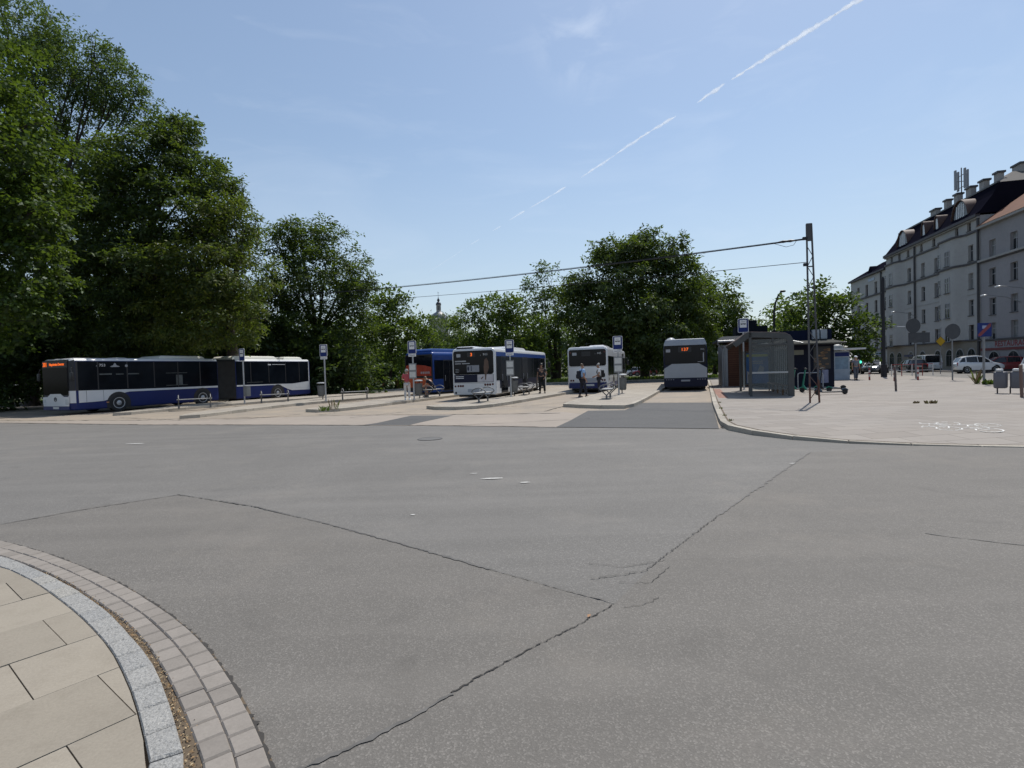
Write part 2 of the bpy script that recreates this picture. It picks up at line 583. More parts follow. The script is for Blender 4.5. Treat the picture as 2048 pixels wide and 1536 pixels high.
# the worn middle of the carriageway is older and greyer, the foreground newer
fore = [(-40, -20), (-40, 2)] + [G(*p) for p in ((0, 1050), (180, 1015), (360, 990), (500, 1015), (640, 1045), (820, 1093), (980, 1140), (1110, 1178), (1228, 1210), (1310, 1130), (1440, 1030), (1530, 965), (1620, 905))] + [(7.4, 9.7), (20, 7), (40, -2), (40, -20)]
sheet('road_resurfaced', fore, 0.004, ASPH)
Z1 = 0.009
crack('road_seam', [G(*p) for p in ((0, 1050), (180, 1018), (360, 990))], 0.028, Z1, TAR, 0.006, 0.04)
crack('road_seam', [G(*p) for p in ((355, 990), (500, 1012), (640, 1045), (820, 1094), (980, 1140))], 0.036, Z1, TAR, 0.006, 0.035)
crack('road_seam', [G(*p) for p in ((980, 1140), (1110, 1176), (1228, 1207))], 0.018, Z1, TAR, 0.006, 0.03)
crack('road_crack', [G(*p) for p in ((1228, 1210), (1150, 1255), (1060, 1300), (960, 1355), (900, 1390))], 0.011, Z1, CRK, 0.007, 0.018)
crack('road_seam', [G(*p) for p in ((905, 1388), (820, 1440), (735, 1482), (660, 1515), (560, 1560))], 0.030, Z1, TAR, 0.004, 0.025)
crack('road_crack', [G(*p) for p in ((1180, 1160), (1290, 1143), (1320, 1120), (1440, 1030))], 0.012, Z1, CRKR, 0.012, 0.025)
crack('road_seam', [G(*p) for p in ((1440, 1030), (1530, 968), (1620, 905))], 0.034, Z1, TAR, 0.012, 0.05)
crack('road_seam', [G(*p) for p in ((1850, 1068), (1900, 1075), (2048, 1092), (2200, 1112))], 0.026, Z1, TAR, 0.008, 0.05)
for pts in (((1240, 1165), (1300, 1168), (1340, 1135)), ((1180, 1128), (1250, 1135), (1330, 1122)), ((1250, 1216), (1290, 1212), (1320, 1196)),
            ((830, 889), (870, 893), (930, 893), (1000, 895), (1120, 895))):
    crack('road_crack', [G(*p) for p in pts], 0.007, Z1, CRKR, 0.012, 0.03)
for pts, w in ((((0, 842), (300, 841), (700, 831), (1000, 829), (1120, 827)), 0.10), (((240, 836), (380, 842), (500, 838), (600, 829)), 0.06), (((1440, 838), (1445, 857)), 0.06), ((tuple((x, y) for x, y in ((0, 846), (300, 850), (520, 850), (740, 851)))), 0.06),
               (((818, 851), (1000, 853), (1110, 855)), 0.05), (((1282, 806), (1424, 804)), 0.06), (((980, 815), (1060, 812), (1180, 800)), 0.05), (((700, 836), (830, 822), (860, 818)), 0.05), (((1090, 823), (1130, 812)), 0.06), (((905, 852), (1180, 838)), 0.04)):
    crack('bay_joint', [G(*p) for p in pts], w, 0.017, CRK, 0.02, 0.2)
# manhole cover set into the road
m = MB()
m.lathe([(0.30, 0.0), (0.30, 0.012), (0.27, 0.013), (0.27, 0.010), (0.02, 0.010)], 28)
mh = m.build('manhole_cover', mat('iron_worn', (0.115, 0.110, 0.104), 0.7, 0.1), loc=(*G(860, 878), 0.001))
tag(mh, 'round dark iron manhole cover flush with the carriageway', 'manhole cover')

# chips of worn white paint
WPAINT = mat('worn_paint', (0.62, 0.61, 0.58), 0.8, vary=0.25, scale=14)
for i, (px, py, w, l) in enumerate(((270, 888, 0.10, 0.55), (985, 958, 0.06, 0.40), (1050, 966, 0.05, 0.16), (948, 948, 0.03, 0.14), (826, 1031, 0.025, 0.07), (1585, 928, 0.04, 0.10))):
    x, y = G(px, py)
    r = random.Random(i)
    poly = [(x + l / 2 * cos(a) * r.uniform(0.7, 1), y + w / 2 * sin(a) * r.uniform(0.6, 1)) for a in [k * pi / 5 for k in range(10)]]
    sheet('paint_marking', poly, 0.0125, WPAINT)

# ------------------------------------------------------------------ platforms between the bays
def island(name, poly, z=0.14):
    p = chaikin(ccw(poly), 2)
    ring = resample(p, 0.98, closed=True)
    inner = offset(ring, 0.15, closed=True)
    m = MB()
    stones(m, ring, inner, 0.0, z, 0.006, True, 0.004)
    k = m.build('kerb', KERB)
    tag(k, kind='structure')
    c = offset(ring, 0.14, closed=True)
    t = MB()
    t.prism([q[:2] for q in c], 0.006, z - 0.006)
    o = t.build(name, PAVE)
    tag(o, kind='structure')
    return ring

island('platform', [(2.0, 22.3), (2.2, 21.8), (4.1, 20.0), (4.7, 20.7), (8.0, 29.7), (11.2, 38.6), (12.4, 42.5), (9.6, 43.2), (8.3, 40), (5.1, 31.0)])
island('platform', [(-3.9, 23.9), (-3.6, 23.0), (-2.6, 22.25), (-1.6, 22.5), (-0.6, 23.7), (1.2, 27.8), (3.1, 32.2), (5.6, 38.5), (7.0, 43.0), (4.0, 43.2), (2.5, 39.5), (0.4, 32.2), (-1.2, 28.1)])
island('platform', [(-9.3, 24.2), (-9.1, 23.4), (-7.6, 23.3), (-6.6, 26.0), (-5.2, 29.6), (-3.4, 34.3), (-0.2, 43), (-3.4, 44), (-5.6, 37.6), (-7.2, 33.2), (-8.3, 28.5)])
island('platform', [(-13.9, 22.2), (-13.3, 21.7), (-12.9, 23.0), (-12.5, 26.0), (-11.5, 30.4), (-9.1, 33.8), (-7.0, 37.6), (-3.6, 44.6), (-6.2, 46), (-10.2, 39.2), (-12.9, 35.6), (-13.9, 31), (-14.3, 25)])
island('platform', [(-19.1, 25.6), (-18.6, 25.0), (-17.9, 27.2), (-16.0, 32.4), (-13.6, 36.2), (-10.6, 41.4), (-12.8, 42.6), (-16.2, 38.6), (-18.6, 34), (-19.5, 30)])

# ------------------------------------------------------------------ the paved square on the right
near = [(18.4, 50.6, .12), (16.9, 46.3, .12), (13.2, 36.0, .12), (9.44, 25.5, .12), (7.6, 20.4, .12), (5.95, 15.6, .12), (5.35, 13.9, .12), (5.15, 13.0, .12), (5.12, 12.4, .115), (5.3, 11.7, .10), (5.75, 10.8, .07), (6.3, 10.25, .045), (7.2, 9.75, .022), (8.7, 9.14, .016), (11.5, 8.3, .016), (15.5, 7.1, .016), (24, 4.5, .016), (34, 1.4, .016)]
near_s = chaikin(near, 2, closed=False)
ks = resample(near_s, 1.0)
# travelling down the list the square lies on the left-hand side
inn = offset([q[:2] for q in ks], 0.16)
m = MB()
stones(m, [q[:2] for q in ks], inn, -0.01, 0.12, 0.006, False, 0.003, zlist=[q[2] for q in ks])
tag(m.build('kerb', KERB), kind='structure')
PZ = 0.112
def plaza_z(x, y):
    return PZ
a = [(p[0], p[1], q[2] - 0.004) for p, q in zip(offset([q[:2] for q in ks], 0.155), ks)]
b = [(p[0], p[1], PZ) for p in offset([q[:2] for q in ks], 1.5)]
m = MB()
n = len(a)
m.add(a + b, [(i, i + 1, n + i + 1, n + i) for i in range(n - 1)])
bb = [p for p in b]
far = [(36, 6, PZ), (31, 13, PZ), (27.5, 20, PZ), (27.3, 27, PZ), (29.5, 33.5, PZ), (33, 44, PZ), (35.5, 54, PZ), (22, 53, PZ)]
poly = bb + far
m.add(poly, [tuple(range(len(poly)))])
pl = m.build('plaza_pavement', PLAZ)
tag(pl, kind='structure')
# outer kerb of the square along the far road
fk = resample([q[:2] for q in far], 1.2)
m = MB()
stones(m, offset(fk, -0.14), fk, 0.0, PZ + 0.004)
tag(m.build('kerb', KERB), kind='structure')
# dark joint behind the near kerb (grown with dirt)
jd = offset([q[:2] for q in ks], 0.175)
m = MB()
o2 = offset([q[:2] for q in ks], 0.215)
zz = [q[2] + 0.0015 for q in ks]
i0 = 8
vs = [(p[0], p[1], z + 0.002) for p, z in zip(jd, zz)] + [(p[0], p[1], z + 0.002) for p, z in zip(o2, zz)]
m.add(vs, [(i, i + 1, len(jd) + i + 1, len(jd) + i) for i in range(len(jd) - 1)])
tag(m.build('kerb_joint', SOIL), kind='structure')
sheet('tactile_paving', [G(1424, 778, PZ), G(1440, 778, PZ), G(1457, 796, PZ), G(1438, 796, PZ)], PZ + 0.004, REDP)

# bicycle symbols, worn white, on the square
def bike_mark(px, py, rot, seed, k_=1.55):
    r = random.Random(seed)
    x, y = G(px, py, PZ)
    m = MB()
    def stroke(p, w=0.045):
        q = resample(p, 0.06)
        L = offset(q, 1)
        for i in range(len(q) - 1):
            if r.random() < 0.22:
                continue
            d0 = (L[i][0] - q[i][0], L[i][1] - q[i][1])
            d1 = (L[i + 1][0] - q[i + 1][0], L[i + 1][1] - q[i + 1][1])
            h = w / 2 * r.uniform(0.6, 1.1)
            m.add([(q[i][0] + d0[0] * h, q[i][1] + d0[1] * h, 0), (q[i][0] - d0[0] * h, q[i][1] - d0[1] * h, 0), (q[i + 1][0] - d1[0] * h, q[i + 1][1] - d1[1] * h, 0), (q[i + 1][0] + d1[0] * h, q[i + 1][1] + d1[1] * h, 0)], [(0, 1, 2, 3)])
    for cx in (-0.42, 0.42):
        stroke([(k_ * (cx + 0.27 * cos(k * pi / 10)), k_ * 0.27 * sin(k * pi / 10)) for k in range(21)], .055)
    for s in ([(-0.42, 0), (-0.2, 0.42), (0.3, 0.42), (0.0, 0), (-0.42, 0)], [(0.0, 0.0), (-0.24, 0.56)], [(-0.36, 0.58), (-0.12, 0.56)], [(0.42, 0), (0.25, 0.6), (0.42, 0.66)]):
        stroke([(a_ * k_, b_ * k_) for a_, b_ in s], .055)
    o = m.build('bicycle_marking', WPAINT, loc=(x, y, PZ + 0.004))
    o.rotation_euler = (0, 0, rot)
    o.scale = (1, .62, 1)
    tag(o, kind='structure')
bike_mark(1897, 852, radians(52), 1, 1.25)
bike_mark(1977, 855, radians(50), 2, 1.25)

# ------------------------------------------------------------------ grass strips, far kerbs, far pavements
def lawn(poly, z=0.10):
    p = resample(ccw(poly), 1.5, closed=True)
    m = MB()
    stones(m, p, offset(p, 0.13, True), 0.0, z + 0.02, 0.006, True)
    tag(m.build('kerb', KERB), kind='structure')
    t = MB()
    t.prism([q[:2] for q in offset(p, 0.12, True)], 0.004, z)
    tag(t.build('lawn', GRASS), kind='structure')
lawn([(-52, 46), (-26, 43.2), (-16.6, 44.8), (-14.4, 47.2), (-11.2, 51.2), (-4, 57), (-6, 68), (-52, 66)])
lawn([(3.2, 58.2), (11.6, 58.6), (17, 57.6), (27, 55.2), (32, 70), (14, 82), (3, 84)])
sheet('park_ground', [(-70, 66.5), (-5.5, 68.5), (2.5, 85), (14, 83), (16, 100), (16, 150), (-70, 150)], 0.02, GRASS)
sheet('park_ground', [(14.5, 92), (50, 90), (56, 150), (16.5, 150)], 0.02, GRASS)

# ------------------------------------------------------------------ foreground corner: slabs, granite kerb, setts
def ext(p, head, tail):
    return chaikin(head + p + tail, 2, closed=False)
set_out = ext([(-5.3, 5.48), (-4.48, 5.04), (-3.86, 4.67), (-3.14, 4.2), (-2.61, 3.8), (-2.2, 3.46), (-1.87, 3.16), (-1.56, 2.82), (-1.32, 2.54), (-1.14, 2.3), (-1.01, 2.13)], [(-14, 7.6), (-10, 7.0), (-7, 6.2)], [(-0.62, 1.4), (-0.36, 0.6), (-0.25, -0.5), (-0.3, -3)])
set_in = ext([(-5.0, 5.07), (-4.28, 4.68), (-3.79, 4.37), (-3.46, 4.15), (-3.11, 3.89), (-2.78, 3.65), (-2.48, 3.41), (-2.24, 3.19), (-1.98, 2.93), (-1.74, 2.67), (-1.54, 2.44), (-1.39, 2.26), (-1.27, 2.11)], [(-14, 7.1), (-10, 6.5), (-6.8, 5.78)], [(-0.88, 1.4), (-0.62, 0.6), (-0.51, -0.5), (-0.56, -3)])
gr_out = ext([(-4.95, 5.03), (-4.28, 4.66), (-3.54, 4.18), (-3.09, 3.86), (-2.72, 3.57), (-2.39, 3.27), (-2.09, 3.0), (-1.87, 2.76), (-1.66, 2.51), (-1.50, 2.31), (-1.37, 2.15)], [(-14, 7.04), (-10, 6.44), (-6.8, 5.74)], [(-0.99, 1.4), (-0.73, 0.6), (-0.62, -0.5), (-0.67, -3)])
gr_in = ext([(-4.53, 4.67), (-3.99, 4.34), (-3.41, 3.93), (-2.96, 3.59), (-2.68, 3.36), (-2.41, 3.13), (-2.17, 2.89), (-1.94, 2.65), (-1.75, 2.43), (-1.61, 2.26), (-1.52, 2.16)], [(-14, 6.72), (-10, 6.12), (-6.4, 5.42)], [(-1.2, 1.4), (-0.95, 0.6), (-0.84, -0.5), (-0.89, -3)])
def nearest_on(poly, pts):
    """for every point the closest point on a polyline"""
    out = []
    for p in pts:
        best = None
        for a, b in zip(poly, poly[1:]):
            dx, dy = b[0] - a[0], b[1] - a[1]
            t = max(0, min(1, ((p[0] - a[0]) * dx + (p[1] - a[1]) * dy) / (dx * dx + dy * dy + 1e-12)))
            q = (a[0] + dx * t, a[1] + dy * t)
            d = math.dist(p, q)
            if best is None or d < best[0]:
                best = (d, q)
        out.append(best[1])
    return out
ZS = 0.032
sheet('kerb_bed', [q[:2] for q in offset(set_out, 0.012)] + [(-14, -3)], 0.0075, SOIL)
m = MB()
go = resample(gr_out, 0.235)
stones(m, go, nearest_on(gr_in, go), -0.03, ZS, 0.004, False, 0.003)
tag(m.build('granite_kerb', GRAN), kind='structure')
m = MB()
mid = [((a[0] + b[0]) / 2, (a[1] + b[1]) / 2) for a, b in zip(resample(set_out, 0.05), nearest_on(set_in, resample(set_out, 0.05)))]
so = resample(set_out, 0.155)
stones(m, so, nearest_on(mid, so), -0.03, 0.022, 0.0035, False, 0.003)
mi_ = resample(mid, 0.152)
mi_ = [mi_[0]] + [((a[0] + b[0]) / 2, (a[1] + b[1]) / 2) for a, b in zip(mi_, mi_[1:])]
stones(m, mi_, nearest_on(set_in, mi_), -0.03, 0.022, 0.0035, False, 0.003)
tag(m.build('sett_strip', SETT), kind='structure')
# dirt filled joint between granite and setts
base = [(p[0], p[1]) for p in set_out] + [(p[0], p[1]) for p in gr_in][::-1]
bed = MB()
A = resample(offset(set_out, 0.01), 0.2)
B = nearest_on(gr_in, A)
bed.add([(p[0], p[1], 0.0105) for p in A] + [(p[0], p[1], 0.0105) for p in B], [(i, len(A) + i, len(A) + i + 1, i + 1) for i in range(len(A) - 1)])
tag(bed.build('kerb_joint', SOIL), kind='structure')
# litter of seeds and crumbs in that joint
dm = MB()
r = random.Random(5)
for q in resample([((a[0] + b[0]) / 2, (a[1] + b[1]) / 2) for a, b in zip(resample(gr_out, 0.02), nearest_on(set_in, resample(gr_out, 0.02)))], 0.02):
    if q[1] < 1.6 or q[0] < -4:
        continue
    for _ in range(4):
        x, y = q[0] + r.gauss(0, 0.016), q[1] + r.gauss(0, 0.016)
        s = r.uniform(0.004, 0.010)
        a_ = r.uniform(0, pi)
        z = 0.012 + r.uniform(0, 0.012)
        mx = Matrix.Translation((x, y, z)) @ Matrix.Rotation(a_, 4, 'Z') @ Matrix.Rotation(r.uniform(-.5, .5), 4, 'X')
        dm.add([(-s, 0, 0), (0, -s * .5, 0.003), (s, 0, 0), (0, s * .5, 0.004)], [(0, 1, 2, 3)], r.choice((0, 0, 1, 2)), mx)
dl = dm.build('joint_litter', [mat('dry_leaf', (0.30, 0.19, 0.09), 0.8), mat('seed_husk', (0.42, 0.33, 0.20), 0.8), mat('dark_crumb', (0.05, 0.035, 0.025), 0.9)])
tag(dl, 'brown leaf crumbs and seeds caught in the gap beside the granite kerb', 'litter', kind='stuff')
# crumbling edge of the asphalt where it meets the setts
crack('road_edge', [q for q in resample(set_out, 0.1) if q[1] > 0.5 and q[0] > -8], 0.035, 0.0125, CRK, 0.008, 0.025)

# slabs
def clip(poly, region):
    out = poly
    for i in range(len(region)):
        a, b = region[i], region[(i + 1) % len(region)]
        inp, out = out, []
        if not inp:
            break
        for k in range(len(inp)):
            p, q = inp[k], inp[(k + 1) % len(inp)]
            sp = (b[0] - a[0]) * (p[1] - a[1]) - (b[1] - a[1]) * (p[0] - a[0])
            sq = (b[0] - a[0]) * (q[1] - a[1]) - (b[1] - a[1]) * (q[0] - a[0])
            if sp >= 0:
                out.append(p)
            if (sp >= 0) != (sq >= 0):
                t = sp / (sp - sq)
                out.append((p[0] + (q[0] - p[0]) * t, p[1] + (q[1] - p[1]) * t))
    return out
reg = [q for q in resample(offset(gr_in, -0.006), 0.25) if q[0] > -9 and q[1] > -1]
reg = ccw([q[:2] for q in reg] + [(-9, -1)])
dirv, nrm = (0.61, 0.79), (0.79, -0.61)
m = MB()
w_, l_ = 0.57, 0.62
r = random.Random(3)
for i in range(-22, 24):
    for j in range(-20, 20):
        s0 = 0.605 + j * l_ + (0.26 if i % 2 else 0.0)
        t0 = -1.96 * 0.79 - 2.34 * 0.61 + i * w_
        g = 0.0028
        quad = [(s0 + g, t0 + g), (s0 + l_ - g, t0 + g), (s0 + l_ - g, t0 + w_ - g), (s0 + g, t0 + w_ - g)]
        P = [(dirv[0] * s + nrm[0] * t, dirv[1] * s + nrm[1] * t) for s, t in quad]
        if all(p[0] < -9 or p[1] < -1 for p in P):
            continue
        c = clip(ccw(P), reg)
        if len(c) >= 3:
            m.prism(c, -0.02, ZS - 0.003 + r.uniform(-0.0025, 0.0025))
tag(m.build('paving_slabs', SLAB), kind='structure')
# ------------------------------------------------------------------ vehicle materials
WHITE = mat('white_paint', (0.60, 0.61, 0.62), 0.28, vary=0.06, scale=1.2, coat=0.4)
BLUE = mat('blue_paint', (0.010, 0.020, 0.105), 0.35, vary=0.08, scale=1.2, spec=0.3)
SKYB = mat('mid_blue_paint', (0.011, 0.046, 0.20), 0.3, vary=0.08, spec=0.35)
NAVY = mat('navy_paint', (0.007, 0.010, 0.030), 0.4, vary=0.1, spec=0.2)
BLACK = mat('black_plastic', (0.014, 0.014, 0.016), 0.5)
RUB = mat('tyre_rubber', (0.020, 0.020, 0.020), 0.85)
BELL = mat('bellows_rubber', (0.040, 0.040, 0.040), 0.9, vary=0.25)
RIM = mat('rim_steel', (0.42, 0.43, 0.44), 0.45, 0.6)
DGLASS = mat('tinted_glass', (0.005, 0.006, 0.009), 0.05, vary=0.4, scale=0.9, spec=0.17)
DGLASS2 = mat('side_glass', (0.006, 0.008, 0.011), 0.14, vary=0.5, scale=1.1, spec=0.09)
WSCR = mat('windscreen_glass', (0.003, 0.0035, 0.004), 0.12, spec=0.03)
DARKP = mat('dark_panel', (0.022, 0.024, 0.030), 0.45)
GREYP = mat('grey_panel', (0.30, 0.32, 0.35), 0.4, vary=0.05)
CREAM = mat('cream_pod', (0.66, 0.65, 0.58), 0.45, vary=0.06)
REDL = mat('red_lamp', (0.070, 0.008, 0.008), 0.25)
LAMPG = mat('lamp_glass', (0.55, 0.57, 0.58), 0.12)
LED = mat('led_orange', (0.3, 0.06, 0.01), 0.5, emit=(1.0, 0.16, 0.015), estr=0.85)
LETW = mat('white_lettering', (0.62, 0.63, 0.64), 0.6)
LETG = mat('grey_lettering', (0.30, 0.31, 0.33), 0.6)
PLATE = mat('number_plate', (0.55, 0.55, 0.52), 0.5)
ORNG = mat('orange_advert', (0.42, 0.075, 0.022), 0.35, vary=0.25, scale=2)
REDAD = mat('red_advert', (0.30, 0.045, 0.025), 0.25, vary=0.3, scale=2)
YEL = mat('yellow_plastic', (0.6, 0.42, 0.03), 0.4)
SEATB = mat('seat_fabric', (0.04, 0.06, 0.14), 0.8)
INTER = mat('interior_pale', (0.34, 0.36, 0.36), 0.5, vary=0.2)

REAR = ((1, 0, 0), (0, 0, 1))
RIGHT = ((0, 1, 0), (0, 0, 1))
LEFT = ((0, -1, 0), (0, 0, 1))
FRONT = ((-1, 0, 0), (0, 0, 1))

def rrect(x0, x1, z0, z1, r=0.06, n=4):
    out = []
    for cx, cz, a in ((x1 - r, z0 + r, -pi / 2), (x1 - r, z1 - r, 0), (x0 + r, z1 - r, pi / 2), (x0 + r, z0 + r, pi)):
        out += [(cx + r * cos(a + k * pi / 2 / n), cz + r * sin(a + k * pi / 2 / n)) for k in range(n + 1)]
    return out

def plate(name, polys, m, parent, origin, side, t=0.012, lift=0.0):
    """thin raised panel(s) on one face of a vehicle or sign"""
    mx = face_mx(origin, *side)
    mb = MB()
    for p in (polys if isinstance(polys[0][0], (list, tuple)) else [polys]):
        mb.prism(p, lift, lift + t, 0, mx)
    return mb.build(name, m, parent)

def section(hw, zb, zt, r=0.22, rb=0.06):
    right = [(hw - rb, zb), (hw, zb + rb), (hw, 0.60), (hw, 1.22)] + [(hw - r + r * cos(k * pi / 10), zt - r + r * sin(k * pi / 10)) for k in range(6)]
    return right + [(-x, z) for x, z in reversed(right)]

def shell(mb, y0, y1, hw, zb, zt, r=0.22, rear=0.10, front=0.16, mi=0):
    def ring(y, ins):
        return [(x, y, z) for x, z in section(hw - ins, zb + ins * 0.4, zt - ins * 0.8, max(0.05, r - ins * 0.2))]
    rings = [ring(y0, rear), ring(y0 + 0.03, rear * 0.4), ring(y0 + 0.12, 0), ring(y0 + 0.14, 0), ring(y1 - 0.26, 0), ring(y1 - 0.24, 0.0), ring(y1 - 0.07, front * 0.4), ring(y1, front)]
    mb.loft(rings, mi)

def wheel(parent, x, y, side, r=0.48, w=0.28, name='wheel', rimm=None, hub=True):
    """side = +1 for the right flank, -1 for the left"""
    mx = Matrix.Translation((x, y, r)) @ Matrix.Rotation(side * pi / 2, 4, 'Y')
    m = MB()
    m.lathe([(r * 0.55, -w), (r * 0.93, -w), (r, -w * 0.82), (r, -w * 0.18), (r * 0.93, 0.0), (r * 0.66, 0.012), (r * 0.62, -0.02)], 26, 0, mx)
    ty = m.build(name, RUB, parent, smooth=40)
    q = MB()
    q.lathe([(r * 0.64, -0.03), (r * 0.63, 0.006), (r * 0.56, 0.004), (r * 0.50, -0.05), (r * 0.30, -0.055), (r * 0.27, 0.0), (r * 0.16, 0.02), (0.01, 0.022)], 20, 0, mx)
    if hub:
        for k in range(10):
            a = k * pi / 5
            q.lathe([(0.016, -0.05), (0.016, -0.02), (0.004, -0.018)], 6, 0, mx @ Matrix.Translation((r * 0.40 * cos(a), r * 0.40 * sin(a), 0)))
    q.build('rim', rimm or RIM, ty, smooth=40)
    return ty

def arch(parent, x, y, side, r, z0=0.2, m=None, sidev=None):
    """dark wheel housing on the flank"""
    s = 1 if side > 0 else -1
    pts = [(r * cos(k * pi / 14), r * sin(k * pi / 14) + 0.48 - z0) for k in range(15)] + [(-r, 0), (r, 0)]
    return plate('wheel_arch', [(a, b + z0) for a, b in pts], m or BLACK, parent, (x, y, 0), RIGHT if s > 0 else LEFT, 0.006)

def txt(parent, s, size, m, origin, side, name='lettering', align='CENTER', bold=0.0, sx=1.0):
    mx = face_mx(origin, *side)
    mx.translation = Vector(origin) + mx.to_3x3() @ Vector((0, 0, 0.022))
    return text(name, s, size, m, parent, mx, align, 0.003, bold, sx)

def roof_pod(parent, x0, x1, y0, y1, z0, h, m, name='roof_unit'):
    mb = MB()
    s = 0.35
    def rg(i, z):
        return [(x0 + i, y0 + i * 1.6, z), (x1 - i, y0 + i * 1.6, z), (x1 - i, y1 - i * 1.6, z), (x0 + i, y1 - i * 1.6, z)]
    mb.loft([rg(0, z0), rg(0.03, z0 + h * 0.55), rg(0.10, z0 + h * 0.9), rg(0.2, z0 + h)])
    return mb.build(name, m, parent, smooth=30)

def mirror(parent, x, y, z, side):
    m = MB()
    m.tube([(x, y, z + 0.45), (x + side * 0.16, y + 0.14, z + 0.42), (x + side * 0.24, y + 0.16, z + 0.2)], 0.02, 6)
    m.bevbox(x + side * 0.24 - 0.1, x + side * 0.24 + 0.1, y + 0.10, y + 0.22, z - 0.2, z + 0.2, 0.04)
    return m.build('wing_mirror', BLACK, parent, smooth=30)

def round_lamps(parent, pts, r, m, origin, side, name='tail_light'):
    out = []
    for a, b in pts:
        mx = face_mx(origin, *side) @ Matrix.Translation((a, b, 0))
        q = MB()
        q.lathe([(r * 1.25, 0), (r * 1.2, 0.015), (r, 0.016), (r * 0.9, 0.024), (0.005, 0.03)], 12, 0, mx)
        out.append(q.build(name, m, parent, smooth=40))
    return out

HW = 1.275
def bus_base(label, x, y, a, L, H, paint, group='buses standing in the bays'):
    t = thing('bus', label, 'bus', (x, y, 0), -a, group)
    m = MB()
    shell(m, 0, L, HW, 0.28, H)
    m.build('body', paint, t, smooth=35)
    u = MB()
    u.box(-1.1, 1.1, 0.5, L - 0.5, 0.16, 0.30)
    u.build('underbody', BLACK, t)
    for s in (-1, 1):
        for wy in (3.1, L - 2.75):
            arch(t, s * HW, wy, s, 0.60, 0.28)
            wheel(t, s * (HW + 0.012), wy, s)
    return t

def flank(t, L, H, win0, win1, lower=None, lowz=(0.3, 0.9), doors=(0.32, 5.4, 9.6), top=None, topz=(2.45, 2.72)):
    """right-hand flank: window band, door leaves, colour bands"""
    plate('window_band', rrect(0.13, L - 0.45, win0, win1, 0.05), DGLASS2, t, (HW, 0, 0), RIGHT, 0.008)
    if lower:
        plate('skirt', [(0.7, lowz[0]), (L - 0.5, lowz[0]), (L - 0.5, lowz[1]), (0.7, lowz[1])], lower, t, (HW, 0, 0), RIGHT, 0.005)
    if top:
        plate('roof_band', [(0.16, topz[0]), (L - 0.36, topz[0]), (L - 0.36, topz[1]), (0.16, topz[1])], top, t, (HW, 0, 0), RIGHT, 0.007)
    for d in doors:
        dr = plate('door', rrect(d, d + 1.25, 0.34, win1 + 0.02, 0.05), BLACK, t, (HW, 0, 0), RIGHT, 0.014)
        plate('pane', [rrect(d + 0.06, d + 0.60, 0.42, win1 - 0.05, 0.04), rrect(d + 0.65, d + 1.19, 0.42, win1 - 0.05, 0.04)], DGLASS, dr, (HW, 0, 0), RIGHT, 0.018)
        for q in (0.16, 1.09):
            h = MB()
            h.tube([(HW + 0.03, d + q, 1.0), (HW + 0.045, d + q, 1.1), (HW + 0.045, d + q, 1.3), (HW + 0.03, d + q, 1.38)], 0.014, 6)
            h.build('handle', GREYP, dr)
    for k in range(int((L - 1.2) / 1.6)):
        yy = 1.7 + k * 1.6
        plate('window_pillar', [(yy, win0 + 0.02), (yy + 0.05, win0 + 0.02), (yy + 0.05, win1 - 0.02), (yy, win1 - 0.02)], BLACK, t, (HW, 0, 0), RIGHT, 0.0105)

# ---- bus with dark advert rear, blue roof band (number 911)
a = radians(17)
t = bus_base('white bus with dark advert on its rear, number 911 and blue roof band', -3.31 + 1.22, 29.9 - 0.37, a, 12.0, 2.86, WHITE)
plate('rear_window', rrect(-1.17, 1.17, 1.42, 2.72, 0.14, 5), DGLASS, t, (0, 0, 0), REAR, 0.014)
plate('engine_flap', [(-1.15, 0.98), (1.15, 0.98), (1.15, 1.41), (-1.15, 1.41)], NAVY, t, (0, 0, 0), REAR, 0.012)
pk = mat('pale_advert', (0.46, 0.44, 0.46), 0.35, vary=0.2, scale=3)
plate('advert', [(0.22, 1.0), (1.13, 1.0), (1.13, 1.40), (0.22, 1.40)], pk, t, (0, 0, 0), REAR, 0.016)
skin_ad = mat('tan_advert', (0.085, 0.045, 0.030), 0.4, vary=0.3, scale=4)
plate('advert', [[(0.62, 1.45), (0.78, 1.42), (0.90, 1.75), (0.88, 2.1), (0.78, 2.3), (0.66, 2.2), (0.60, 1.8)], [(0.66, 1.12), (0.72, 1.10), (0.76, 1.42), (0.66, 1.42)], [(0.44, 1.13), (0.58, 1.25), (0.56, 1.30), (0.42, 1.2)]], skin_ad, t, (0, 0, 0), REAR, 0.018)
plate('route_board', rrect(-0.38, 0.34, 1.55, 1.92, 0.02), mat('board_grey', (0.20, 0.21, 0.24), 0.4), t, (0, 0, 0), REAR, 0.02)
plate('advert', [[(-0.30 + 0.05 * cos(k), 1.74 + 0.13 * sin(k)) for k in [j * pi / 6 for j in range(12)]], [(-0.14, 1.6), (-0.10, 1.6), (-0.10, 1.88), (-0.14, 1.88)]], NAVY, t, (0, 0, 0), REAR, 0.024)
for q_ in ((-1.08, 2.12, -0.42, 2.19), (-1.08, 2.00, -0.72, 2.05), (-0.66, 2.00, -0.2, 2.05), (-1.06, 1.70, -0.86, 1.72), (-1.06, 1.62, -0.84, 1.64), (-1.06, 1.54, -0.88, 1.56)):
    plate('advert_line', [(q_[0], q_[1]), (q_[2], q_[1]), (q_[2], q_[3]), (q_[0], q_[3])], LETG, t, (0, 0, 0), REAR, 0.018)
for zz_ in (1.29, 1.20):
    plate('advert_line', [(-1.06, zz_), (-0.58, zz_), (-0.58, zz_ + .035), (-1.06, zz_ + .035)], LETW, t, (0, 0, 0), REAR, 0.018)
plate('sticker', rrect(-0.98, -0.74, 2.38, 2.56, 0.03), GREYP, t, (0, 0, 0), REAR, 0.02)
